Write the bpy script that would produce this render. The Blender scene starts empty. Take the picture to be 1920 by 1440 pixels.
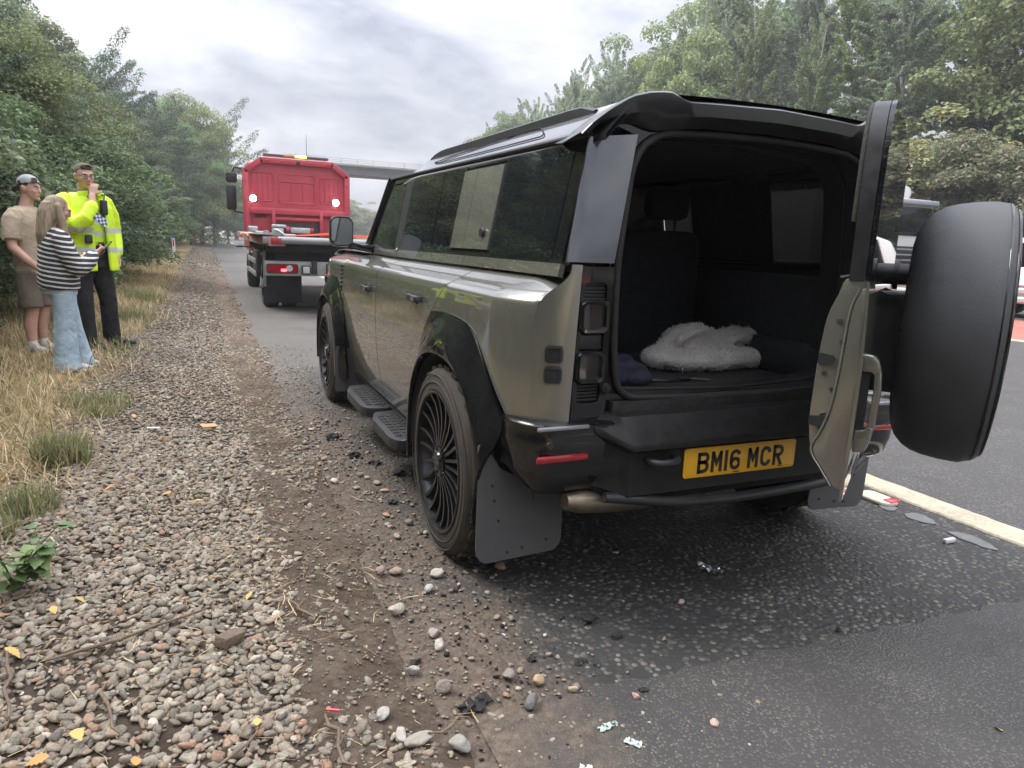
import bpy, bmesh, math, random
import numpy as np
from mathutils import Vector, Matrix
from mathutils.geometry import delaunay_2d_cdt

random.seed(7)
RNG = np.random.default_rng(7)
scene = bpy.context.scene
COL = scene.collection

# ------------------------------------------------------------------ camera
CAM_POS = Vector((-1.845, -1.946, 1.300))
YAW, PITCH, ROLL = 0.4129, 0.197, 0.0371
fwd = Vector((math.sin(YAW) * math.cos(PITCH), math.cos(YAW) * math.cos(PITCH), -math.sin(PITCH)))
rgt = Vector((math.cos(YAW), -math.sin(YAW), 0))
upv = rgt.cross(fwd)
r2 = rgt * math.cos(ROLL) + upv * math.sin(ROLL)
u2 = -rgt * math.sin(ROLL) + upv * math.cos(ROLL)
cam_data = bpy.data.cameras.new('camera')
cam_data.sensor_width = 36.0
cam_data.lens = 36.0 * 1310.0 / 1920.0
cam_data.clip_start = 0.05
cam_data.clip_end = 3000
cam = bpy.data.objects.new('camera', cam_data)
COL.objects.link(cam)
mw = Matrix((r2, u2, -fwd)).transposed().to_4x4()
mw.translation = CAM_POS
cam.matrix_world = mw
scene.camera = cam

# ------------------------------------------------------------------ exposure
scene.view_settings.view_transform = 'Standard'
scene.view_settings.look = 'None'
scene.view_settings.gamma = 1.0
scene.view_settings.use_curve_mapping = False
scene.view_settings.exposure = 1.4
scene.cycles.max_bounces = 8
scene.cycles.transparent_max_bounces = 12
scene.cycles.volume_bounces = 0
scene.cycles.caustics_reflective = False
scene.cycles.caustics_refractive = False
scene.cycles.use_denoising = True
HAZE = 0.0013
scene.cycles.sample_clamp_indirect = 4.0

# ------------------------------------------------------------------ sky
SUN_EL, SUN_AZ = math.radians(52), math.radians(-48)      # azimuth measured from +Y towards +X
world = bpy.data.worlds.new('World')
scene.world = world
world.use_nodes = True
nt = world.node_tree
nt.nodes.clear()
def wn(t, **k):
    n = nt.nodes.new(t)
    for a, b in k.items():
        setattr(n, a, b)
    return n
def wmath(op, a, b=None, c=None):
    n = wn('ShaderNodeMath', operation=op)
    for i, v in enumerate((a, b, c)):
        if v is None:
            continue
        if isinstance(v, (int, float)):
            n.inputs[i].default_value = v
        else:
            nt.links.new(v, n.inputs[i])
    return n.outputs[0]
out = wn('ShaderNodeOutputWorld')
bg = wn('ShaderNodeBackground')
bg.inputs['Strength'].default_value = 1.0
sky = wn('ShaderNodeTexSky', sky_type='NISHITA', sun_disc=False, sun_elevation=SUN_EL, sun_rotation=SUN_AZ)
skys = wn('ShaderNodeMix', data_type='RGBA', blend_type='MULTIPLY')
skys.inputs[0].default_value = 1.0
nt.links.new(sky.outputs[0], skys.inputs[6])
skys.inputs[7].default_value = (0.10, 0.10, 0.10, 1)
tc = wn('ShaderNodeTexCoord')
sep = wn('ShaderNodeSeparateXYZ')
nt.links.new(tc.outputs['Generated'], sep.inputs[0])
zc = wmath('MAXIMUM', sep.outputs[2], 0.0)
den = wmath('ADD', zc, 0.42)
px_ = wmath('DIVIDE', sep.outputs[0], den)
py_ = wmath('DIVIDE', sep.outputs[1], den)
comb = wn('ShaderNodeCombineXYZ')
nt.links.new(px_, comb.inputs[0]); nt.links.new(py_, comb.inputs[1])
def cloud_noise(scale, detail, rough, off, dist=0.0):
    m = wn('ShaderNodeMapping')
    m.inputs['Location'].default_value = off
    m.inputs['Rotation'].default_value = (0, 0, 0.35)
    m.inputs['Scale'].default_value = (0.8, 1.15, 1)
    nt.links.new(comb.outputs[0], m.inputs[0])
    n = wn('ShaderNodeTexNoise')
    n.inputs['Scale'].default_value = scale
    n.inputs['Detail'].default_value = detail
    n.inputs['Roughness'].default_value = rough
    n.inputs['Distortion'].default_value = dist
    nt.links.new(m.outputs[0], n.inputs['Vector'])
    return n.outputs[0]
n1 = cloud_noise(1.5, 9, 0.58, (3.1, 0.6, 0), 0.25)
n2 = cloud_noise(4.6, 9, 0.6, (7.7, 2.2, 0), 0.2)
nmix = wmath('ADD', wmath('MULTIPLY', n1, 0.62), wmath('MULTIPLY', n2, 0.38))
ramp = wn('ShaderNodeValToRGB')
nt.links.new(nmix, ramp.inputs[0])
e = ramp.color_ramp.elements
e[0].position = 0.40; e[0].color = (0.155, 0.165, 0.20, 1)
e[1].position = 0.64; e[1].color = (0.45, 0.443, 0.43, 1)
m1 = e.new(0.46); m1.color = (0.235, 0.243, 0.275, 1)
m2 = e.new(0.53); m2.color = (0.325, 0.33, 0.355, 1)
m3 = e.new(0.585); m3.color = (0.395, 0.395, 0.40, 1)
# overcast sky is brighter overhead; zenith raised well beyond that to light the ground
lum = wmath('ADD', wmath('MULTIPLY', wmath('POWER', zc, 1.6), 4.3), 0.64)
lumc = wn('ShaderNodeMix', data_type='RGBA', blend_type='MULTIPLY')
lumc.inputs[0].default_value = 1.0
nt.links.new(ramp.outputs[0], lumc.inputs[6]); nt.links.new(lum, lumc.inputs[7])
cov = wn('ShaderNodeMix', data_type='RGBA', blend_type='MIX')
cov.inputs[0].default_value = 0.94
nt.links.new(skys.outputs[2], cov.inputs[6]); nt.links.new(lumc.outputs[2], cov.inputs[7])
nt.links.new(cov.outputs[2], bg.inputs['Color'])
nt.links.new(bg.outputs[0], out.inputs['Surface'])

# ------------------------------------------------------------------ sun behind thin cloud
sun_data = bpy.data.lights.new('sun', 'SUN')
sun_data.energy = 1.5
sun_data.angle = math.radians(22)
sun_data.color = (1.0, 0.96, 0.90)
sun = bpy.data.objects.new('sun', sun_data)
COL.objects.link(sun)
sd = Vector((math.sin(SUN_AZ) * math.cos(SUN_EL), math.cos(SUN_AZ) * math.cos(SUN_EL), math.sin(SUN_EL)))
sun.rotation_euler = sd.to_track_quat('Z', 'Y').to_euler()
sun.location = (20, 25, 30)

# ------------------------------------------------------------------ helpers: materials
MATS = {}
def mk(name, color, rough=0.5, metal=0.0, coat=0.0, var=0.0, vscale=8.0, bump=0.0, bscale=60.0, rvar=0.0,
       spec=0.5, coat_rough=0.03, sheen=0.0, color2=None, objrand=0.0, trans=0.0):
    if name in MATS:
        return MATS[name]
    m = bpy.data.materials.new(name)
    m.use_nodes = True
    t = m.node_tree
    b = t.nodes['Principled BSDF']
    c = tuple(color) + (1,)
    b.inputs['Base Color'].default_value = c
    b.inputs['Roughness'].default_value = rough
    b.inputs['Metallic'].default_value = metal
    b.inputs['Coat Weight'].default_value = coat
    b.inputs['Coat Roughness'].default_value = coat_rough
    b.inputs['Specular IOR Level'].default_value = spec
    if sheen:
        b.inputs['Sheen Weight'].default_value = sheen
    if var or bump or rvar or color2:
        co = t.nodes.new('ShaderNodeTexCoord')
        n = t.nodes.new('ShaderNodeTexNoise')
        n.inputs['Scale'].default_value = vscale
        n.inputs['Detail'].default_value = 6
        n.inputs['Roughness'].default_value = 0.6
        t.links.new(co.outputs['Object'], n.inputs['Vector'])
        if var or color2:
            r = t.nodes.new('ShaderNodeValToRGB')
            r.color_ramp.elements[0].position = 0.3
            r.color_ramp.elements[1].position = 0.7
            if color2 is None:
                lo = tuple(x * (1 - var) for x in color); hi = tuple(min(1, x * (1 + var)) for x in color)
            else:
                lo, hi = color, color2
            r.color_ramp.elements[0].color = lo + (1,) if isinstance(lo, tuple) else tuple(lo) + (1,)
            r.color_ramp.elements[1].color = tuple(hi) + (1,)
            t.links.new(n.outputs[0], r.inputs[0])
            t.links.new(r.outputs[0], b.inputs['Base Color'])
        if rvar:
            mr = t.nodes.new('ShaderNodeMapRange')
            mr.inputs[1].default_value = 0.3; mr.inputs[2].default_value = 0.7
            mr.inputs[3].default_value = max(0.02, rough - rvar); mr.inputs[4].default_value = rough + rvar
            t.links.new(n.outputs[0], mr.inputs[0]); t.links.new(mr.outputs[0], b.inputs['Roughness'])
        if bump:
            n2_ = t.nodes.new('ShaderNodeTexNoise')
            n2_.inputs['Scale'].default_value = bscale
            n2_.inputs['Detail'].default_value = 4
            t.links.new(co.outputs['Object'], n2_.inputs['Vector'])
            bp = t.nodes.new('ShaderNodeBump')
            bp.inputs['Strength'].default_value = bump
            bp.inputs['Distance'].default_value = 0.01
            t.links.new(n2_.outputs[0], bp.inputs['Height'])
            t.links.new(bp.outputs[0], b.inputs['Normal'])
    MATS[name] = m
    return m
def glass(name, tint=(0.02, 0.022, 0.024), alpha_mix=0.12, rough=0.02):
    """thin tinted vehicle glass: mirror coat over a mostly opaque tint with some see-through"""
    if name in MATS:
        return MATS[name]
    m = bpy.data.materials.new(name)
    m.use_nodes = True
    t = m.node_tree
    b = t.nodes['Principled BSDF']
    b.inputs['Base Color'].default_value = tuple(tint) + (1,)
    b.inputs['Roughness'].default_value = rough
    b.inputs['Specular IOR Level'].default_value = 0.45
    tr = t.nodes.new('ShaderNodeBsdfTransparent')
    tr.inputs[0].default_value = (0.55, 0.58, 0.56, 1)
    mx = t.nodes.new('ShaderNodeMixShader')
    mx.inputs[0].default_value = alpha_mix
    t.links.new(b.outputs[0], mx.inputs[1]); t.links.new(tr.outputs[0], mx.inputs[2])
    t.links.new(mx.outputs[0], t.nodes['Material Output'].inputs['Surface'])
    MATS[name] = m
    return m
def emit(name, color, strength, base=(0.8, 0.8, 0.8)):
    if name in MATS:
        return MATS[name]
    m = bpy.data.materials.new(name)
    m.use_nodes = True
    b = m.node_tree.nodes['Principled BSDF']
    b.inputs['Base Color'].default_value = tuple(base) + (1,)
    b.inputs['Emission Color'].default_value = tuple(color) + (1,)
    b.inputs['Emission Strength'].default_value = strength
    MATS[name] = m
    return m

# ------------------------------------------------------------------ helpers: objects
def tag(o, label=None, cat=None, group=None, kind=None):
    if label: o['label'] = label
    if cat: o['category'] = cat
    if group: o['group'] = group
    if kind: o['kind'] = kind
    return o
def empty(name, loc=(0, 0, 0), rz=0.0, parent=None):
    o = bpy.data.objects.new(name, None)
    o.location = loc
    o.rotation_euler = (0, 0, rz)
    o.empty_display_size = 0.1
    COL.objects.link(o)
    if parent is not None:
        o.parent = parent
    return o
def link(name, me, parent=None, loc=None, rot=None, scale=None):
    o = bpy.data.objects.new(name, me)
    COL.objects.link(o)
    if parent is not None:
        o.parent = parent
    if loc is not None: o.location = loc
    if rot is not None: o.rotation_euler = rot
    if scale is not None: o.scale = scale
    return o
def mesh(name, verts, faces, mat=None, smooth=None):
    """smooth: None flat, or an angle in degrees above which edges stay sharp"""
    me = bpy.data.meshes.new(name)
    me.from_pydata([tuple(v) for v in verts], [], [tuple(f) for f in faces])
    if mat is not None:
        for mm in (mat if isinstance(mat, (list, tuple)) else [mat]):
            me.materials.append(mm)
    if smooth is not None:
        me.shade_smooth()
        if smooth < 180:
            me.set_sharp_from_angle(angle=math.radians(smooth))
    me.update()
    return me
class G:
    """collects geometry in one list"""
    def __init__(s):
        s.v = []; s.f = []; s.m = []; s.mi = 0
    def add(s, vs, fs, M=None):
        o = len(s.v)
        if M is not None:
            vs = [M @ Vector(x) for x in vs]
        s.v.extend(tuple(x) for x in vs)
        s.f.extend(tuple(i + o for i in f) for f in fs)
        s.m.extend([s.mi] * len(fs))
        return s
    def box(s, c, d, bev=0.0, M=None, seg=2):
        vs, fs = rbox(c, d, bev, seg)
        return s.add(vs, fs, M)
    def cyl(s, a, b, r, r2=None, n=16, M=None, cap=True):
        vs, fs = cyl(a, b, r, r if r2 is None else r2, n, cap)
        return s.add(vs, fs, M)
    def tube(s, pts, r, n=8, M=None, closed=False):
        vs, fs = tube(pts, r, n, closed)
        return s.add(vs, fs, M)
    def ext(s, poly, axis, a, b, M=None, bev=0.0):
        vs, fs = extrude(poly, axis, a, b)
        if bev:
            vs, fs = bevel(vs, fs, bev)
        return s.add(vs, fs, M)
    def obj(s, name, mat, parent=None, smooth=35, loc=None, rot=None):
        me = mesh(name, s.v, s.f, mat, smooth)
        if isinstance(mat, (list, tuple)):
            me.polygons.foreach_set('material_index', s.m)
        return link(name, me, parent, loc, rot)
def bevel(vs, fs, w, seg=2, ang=25):
    bm = bmesh.new()
    bv = [bm.verts.new(v) for v in vs]
    for f in fs:
        try: bm.faces.new([bv[i] for i in f])
        except ValueError: pass
    bm.normal_update()
    ed = [e for e in bm.edges if len(e.link_faces) == 2 and e.calc_face_angle(0) > math.radians(ang)]
    bmesh.ops.bevel(bm, geom=ed, offset=w, offset_type='OFFSET', segments=seg, profile=0.5, affect='EDGES', clamp_overlap=True)
    bm.verts.index_update()
    V = [tuple(v.co) for v in bm.verts]; F = [[v.index for v in f.verts] for f in bm.faces]
    bm.free()
    return V, F
def rbox(c, d, bev=0.0, seg=2):
    x, y, z = (q * 0.5 for q in d)
    vs = [(c[0] + sx * x, c[1] + sy * y, c[2] + sz * z) for sx in (-1, 1) for sy in (-1, 1) for sz in (-1, 1)]
    fs = [(0, 1, 3, 2), (4, 6, 7, 5), (0, 4, 5, 1), (2, 3, 7, 6), (0, 2, 6, 4), (1, 5, 7, 3)]
    if bev:
        return bevel(vs, fs, bev, seg)
    return vs, fs
def frame_of(d):
    d = Vector(d).normalized()
    a = Vector((0, 0, 1)) if abs(d.z) < 0.9 else Vector((1, 0, 0))
    u = d.cross(a).normalized()
    return d, u, d.cross(u).normalized()
def cyl(a, b, r, r2, n=16, cap=True):
    a, b = Vector(a), Vector(b)
    d, u, w = frame_of(b - a)
    vs = []; fs = []
    for c, rr in ((a, r), (b, r2)):
        for i in range(n):
            t = 2 * math.pi * i / n
            vs.append(c + u * (rr * math.cos(t)) + w * (rr * math.sin(t)))
    for i in range(n):
        j = (i + 1) % n
        fs.append((i, n + i, n + j, j))
    if cap:
        fs.append(tuple(range(n))); fs.append(tuple(range(2 * n - 1, n - 1, -1)))
    return vs, fs
def tube(pts, r, n=8, closed=False):
    """tube along a polyline; r a number or one per point"""
    P = [Vector(p) for p in pts]
    k = len(P)
    R = [r] * k if isinstance(r, (int, float)) else list(r)
    vs = []; fs = []
    prev = None
    for i in range(k):
        if closed:
            d = P[(i + 1) % k] - P[i - 1]
        else:
            d = P[min(i + 1, k - 1)] - P[max(i - 1, 0)]
        d.normalize()
        if prev is None:
            _, u, w = frame_of(d)
        else:
            u = (prev - d * prev.dot(d))
            if u.length < 1e-6:
                _, u, w = frame_of(d)
            u.normalize(); w = d.cross(u)
        prev = u
        for j in range(n):
            t = 2 * math.pi * j / n
            vs.append(P[i] + u * (R[i] * math.cos(t)) + w * (R[i] * math.sin(t)))
    for i in range(k if closed else k - 1):
        a, b = i * n, ((i + 1) % k) * n
        for j in range(n):
            l = (j + 1) % n
            fs.append((a + j, a + l, b + l, b + j))
    if not closed:
        fs.append(tuple(range(n - 1, -1, -1))); fs.append(tuple(range((k - 1) * n, k * n)))
    return vs, fs
def extrude(poly, axis, a, b):
    """2-D polygon extruded along an axis: axis 'x' takes (y,z), 'y' takes (x,z), 'z' takes (x,y)"""
    def P(p, t):
        return {'x': (t, p[0], p[1]), 'y': (p[0], t, p[1]), 'z': (p[0], p[1], t)}[axis]
    n = len(poly)
    vs = [P(p, a) for p in poly] + [P(p, b) for p in poly]
    fs = [tuple(range(n)), tuple(range(2 * n - 1, n - 1, -1))]
    for i in range(n):
        j = (i + 1) % n
        fs.append((i, n + i, n + j, j))
    # make outward whatever the winding
    bm = bmesh.new()
    bv = [bm.verts.new(v) for v in vs]
    for f in fs:
        bm.faces.new([bv[i] for i in f])
    bmesh.ops.recalc_face_normals(bm, faces=bm.faces[:])
    bm.verts.index_update()
    F = [[v.index for v in f.verts] for f in bm.faces]
    bm.free()
    return vs, F
def lathe(prof, n=48, axis='x'):
    """profile of (radius, along-axis) pairs, open; spun round the axis"""
    vs = []; fs = []
    k = len(prof)
    for i in range(n):
        t = 2 * math.pi * i / n
        for r, a in prof:
            c, s_ = r * math.cos(t), r * math.sin(t)
            vs.append({'x': (a, c, s_), 'y': (c, a, s_), 'z': (c, s_, a)}[axis])
    for i in range(n):
        j = (i + 1) % n
        for q in range(k - 1):
            fs.append((i * k + q, i * k + q + 1, j * k + q + 1, j * k + q))
    return vs, fs
def rrect(cx, cy, w, h, r, n=5):
    pts = []
    for qx, qy, a0 in ((1, 1, 0), (-1, 1, 90), (-1, -1, 180), (1, -1, 270)):
        for i in range(n + 1):
            a = math.radians(a0 + 90 * i / n)
            pts.append((cx + qx * (w / 2 - r) + r * math.cos(a), cy + qy * (h / 2 - r) + r * math.sin(a)))
    return pts
def smooth_poly(pts, r, n=4):
    """round every corner of a closed polygon with radius-like cut r"""
    out_ = []
    k = len(pts)
    for i in range(k):
        p0, p1, p2 = Vector(pts[i - 1]), Vector(pts[i]), Vector(pts[(i + 1) % k])
        rr = r[i] if isinstance(r, (list, tuple)) else r
        if rr <= 0:
            out_.append(tuple(p1)); continue
        a = p1 + (p0 - p1).normalized() * min(rr, (p0 - p1).length * 0.45)
        b = p1 + (p2 - p1).normalized() * min(rr, (p2 - p1).length * 0.45)
        for j in range(n + 1):
            t = j / n
            q = a * (1 - t) ** 2 + p1 * (2 * t * (1 - t)) + b * t * t
            out_.append(tuple(q))
    return out_
def spline(pts, n=6, closed=False):
    """Catmull-Rom through the points (any dimension)"""
    P = [np.array(p, float) for p in pts]
    k = len(P)
    res = []
    for i in range(k if closed else k - 1):
        p1, p2 = P[i], P[(i + 1) % k]
        p0 = P[i - 1] if (i > 0 or closed) else 2 * p1 - p2
        p3 = P[(i + 2) % k] if (i + 2 < k or closed) else 2 * p2 - p1
        for j in range(n):
            t = j / n
            res.append(0.5 * (2 * p1 + (p2 - p0) * t + (2 * p0 - 5 * p1 + 4 * p2 - p3) * t * t + (3 * p1 - p0 - 3 * p2 + p3) * t ** 3))
    if not closed:
        res.append(P[-1])
    return [tuple(float(x) for x in q) for q in res]
def dens(poly, step):
    r = []
    k = len(poly)
    for i in range(k):
        a, b = np.array(poly[i], float), np.array(poly[(i + 1) % k], float)
        m = max(1, int(math.ceil(np.linalg.norm(b - a) / step)))
        for j in range(m):
            r.append(tuple(a + (b - a) * j / m))
    return r
def inside(pt, poly):
    x, y = pt
    c = False
    j = len(poly) - 1
    for i in range(len(poly)):
        xi, yi = poly[i]; xj, yj = poly[j]
        if (yi > y) != (yj > y) and x < (xj - xi) * (y - yi) / (yj - yi + 1e-12) + xi:
            c = not c
        j = i
    return c
def panel_mesh(name, poly, mapf, mat, step=0.05, thick=0.012, holes=(), mirror=False, rim=True):
    """sheet cut to a 2-D outline, laid on the surface mapf(a, b) -> (x, y, z); normals are the surface's own"""
    rings = [dens(poly, step)] + [dens(h, step) for h in holes]
    pts = []; edges = []
    for rg in rings:
        o = len(pts)
        pts += rg
        edges += [(o + i, o + (i + 1) % len(rg)) for i in range(len(rg))]
    xs = [p[0] for p in poly]; ys = [p[1] for p in poly]
    nx = max(1, int((max(xs) - min(xs)) / step)); ny = max(1, int((max(ys) - min(ys)) / step))
    barr = np.array(pts)
    for i in range(nx + 1):
        for j in range(ny + 1):
            q = (min(xs) + (i + 0.5) * step, min(ys) + (j + 0.5) * step)
            if inside(q, rings[0]) and not any(inside(q, h) for h in rings[1:]):
                if np.min(np.hypot(barr[:, 0] - q[0], barr[:, 1] - q[1])) > step * 0.45:
                    pts.append(q)
    V, E_, F, *_ = delaunay_2d_cdt([Vector(p) for p in pts], edges, [], 0, 1e-6)
    tris = []
    for f in F:
        c = sum((V[i] for i in f), Vector((0, 0))) / len(f)
        if inside(c, rings[0]) and not any(inside(c, h) for h in rings[1:]):
            tris.append(list(f))
    sgn = -1 if mirror else 1
    def M(a, b):
        x, y, z = mapf(a, b)
        return Vector((x * sgn, y, z))
    vs = []; ns = []
    h = 1e-3
    for p in V:
        c = M(p[0], p[1])
        n = (M(p[0] + h, p[1]) - M(p[0] - h, p[1])).cross(M(p[0], p[1] + h) - M(p[0], p[1] - h))
        n.normalize()
        vs.append(c); ns.append(n)
    # outward is decided by the first map: callers give maps whose du x dv points inwards or outwards; flip to face away from centre line
    flip = False
    cs = sum((v for v in vs), Vector()) / len(vs)
    nn = sum((n for n in ns), Vector())
    if nn.dot(cs - Vector((0, 1.9, 0.8))) < 0:
        flip = True
        ns = [-n for n in ns]
    fs = []
    for t in tris:
        a, b, c = (vs[i] for i in t)
        g = (b - a).cross(c - a)
        fs.append(tuple(t) if g.dot(ns[t[0]]) > 0 else tuple(reversed(t)))
    norms = list(ns)
    if rim:
        bmap = {}
        nb = len(vs)
        cnt = {}
        for f in fs:
            for i in range(len(f)):
                a, b = f[i], f[(i + 1) % len(f)]
                cnt[(a, b)] = 1
        border = [(a, b) for (a, b) in cnt if (b, a) not in cnt]
        for a, b in border:
            q = []
            for i in (a, b):
                q.append(len(vs)); vs.append(vs[i].copy()); norms.append(None)
            for i in (b, a):
                q.append(len(vs)); vs.append(vs[i] - ns[i] * thick); norms.append(None)
            fs.append((q[1], q[0], q[3], q[2]))
    me = mesh(name, vs, fs, mat, 180)
    me.normals_split_custom_set_from_vertices([tuple(n) if n is not None else (0, 0, 0) for n in norms])
    return me
def remesh(name, pieces, mat, voxel=0.012, smooth_iter=6, factor=0.5):
    """union of closed pieces [(verts, faces)] as one continuous smooth surface"""
    g = G()
    for vs, fs in pieces:
        g.add(vs, fs)
    me = mesh(name + '_src', g.v, g.f)
    ob = bpy.data.objects.new(name + '_src', me)
    COL.objects.link(ob)
    md = ob.modifiers.new('r', 'REMESH'); md.mode = 'VOXEL'; md.voxel_size = voxel
    if smooth_iter:
        sm = ob.modifiers.new('s', 'SMOOTH'); sm.factor = factor; sm.iterations = smooth_iter
    dg = bpy.context.evaluated_depsgraph_get()
    dg.update()
    res = bpy.data.meshes.new_from_object(ob.evaluated_get(dg))
    bpy.data.objects.remove(ob); bpy.data.meshes.remove(me)
    res.name = name
    res.materials.clear()
    res.materials.append(mat)
    res.shade_smooth()
    return res
def ellipse_loft(secs, n=14):
    """closed tapered surface through sections (centre, u-axis vector, v-axis vector)"""
    vs = []; fs = []
    for c, u, v in secs:
        c, u, v = Vector(c), Vector(u), Vector(v)
        for i in range(n):
            t = 2 * math.pi * i / n
            vs.append(c + u * math.cos(t) + v * math.sin(t))
    k = len(secs)
    for i in range(k - 1):
        for j in range(n):
            l = (j + 1) % n
            fs.append((i * n + j, i * n + l, (i + 1) * n + l, (i + 1) * n + j))
    fs.append(tuple(range(n - 1, -1, -1))); fs.append(tuple(range((k - 1) * n, k * n)))
    return fix_winding(vs, fs)
def fix_winding(vs, fs):
    bm = bmesh.new()
    bv = [bm.verts.new(v) for v in vs]
    for f in fs:
        try: bm.faces.new([bv[i] for i in f])
        except ValueError: pass
    bmesh.ops.recalc_face_normals(bm, faces=bm.faces[:])
    bm.verts.index_update()
    F = [[v.index for v in f.verts] for f in bm.faces]
    bm.free()
    return vs, F
def limb(pts, rs, n=12, flat=1.0):
    """tapered closed limb with round ends"""
    P = [Vector(p) for p in pts]
    d0 = (P[0] - P[1]).normalized(); d1 = (P[-1] - P[-2]).normalized()
    PP = [P[0] + d0 * rs[0] * 0.8] + P + [P[-1] + d1 * rs[-1] * 0.8]
    RR = [rs[0] * 0.45] + list(rs) + [rs[-1] * 0.45]
    return fix_winding(*tube(PP, RR, n))
def ball(c, r, n=12):
    c = Vector(c)
    rr = (r, r, r) if isinstance(r, (int, float)) else r
    bm = bmesh.new()
    bmesh.ops.create_uvsphere(bm, u_segments=n, v_segments=max(6, n * 2 // 3), radius=1.0)
    bm.verts.index_update()
    vs = [c + Vector((v.co.x * rr[0], v.co.y * rr[1], v.co.z * rr[2])) for v in bm.verts]
    fs = [[v.index for v in f.verts] for f in bm.faces]
    bm.free()
    return vs, fs
def copy_tree(o, parent=None):
    c = o.copy()
    COL.objects.link(c)
    c.parent = parent
    for ch in list(o.children):
        copy_tree(ch, c)
    return c
# ------------------------------------------------------------------ ground
def sstep(a, b, x):
    t = np.clip((x - a) / (b - a), 0, 1)
    return t * t * (3 - 2 * t)
def gz(x, y):
    """height of the natural ground"""
    x = np.asarray(x, float); y = np.asarray(y, float)
    z = np.where(x > -1.35, 0.0, 0.0)
    z = z + 0.05 * sstep(-1.5, -2.3, x) + 0.10 * sstep(-2.5, -4.2, x)
    z = z + 0.42 * np.clip(-4.6 - x, 0, 14)
    z = z + 0.30 * np.clip(x - 29.5, 0, 22)
    z = z + 0.012 * np.sin(x * 3.1 + y * 1.7) * sstep(-1.6, -2.4, x) + 0.03 * np.sin(y * 0.7) * sstep(-2.8, -4, x)
    return z
def nodes_of(name):
    m = bpy.data.materials.new(name)
    m.use_nodes = True
    t = m.node_tree
    MATS[name] = m
    return m, t, t.nodes['Principled BSDF']
class NT:
    """tiny wrapper for node building"""
    def __init__(s, t): s.t = t
    def n(s, typ, ins=None, **k):
        o = s.t.nodes.new(typ)
        for a, b in k.items(): setattr(o, a, b)
        for key, v in (ins or {}).items():
            if isinstance(v, bpy.types.NodeSocket): s.t.links.new(v, o.inputs[key])
            else: o.inputs[key].default_value = v
        return o
    def math(s, op, a, b=0.0, clamp=False):
        o = s.n('ShaderNodeMath', {0: a, 1: b}, operation=op); o.use_clamp = clamp
        return o.outputs[0]
    def noise(s, vec, scale, detail=5, rough=0.6, dist=0.0):
        return s.n('ShaderNodeTexNoise', {'Vector': vec, 'Scale': scale, 'Detail': detail, 'Roughness': rough, 'Distortion': dist}).outputs[0]
    def ramp(s, fac, stops):
        r = s.n('ShaderNodeValToRGB', {0: fac})
        e_ = r.color_ramp.elements
        while len(e_) < len(stops): e_.new(0.5)
        for el, (p, c) in zip(e_, stops):
            el.position = p; el.color = tuple(c) + (1,) if len(c) == 3 else c
        return r.outputs[0]
    def mix(s, f, a, b, bt='MIX'):
        o = s.n('ShaderNodeMix', {0: f, 6: a, 7: b}, data_type='RGBA', blend_type=bt)
        return o.outputs[2]
    def range(s, v, a, b, c, d):
        return s.n('ShaderNodeMapRange', {0: v, 1: a, 2: b, 3: c, 4: d}).outputs[0]
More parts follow.
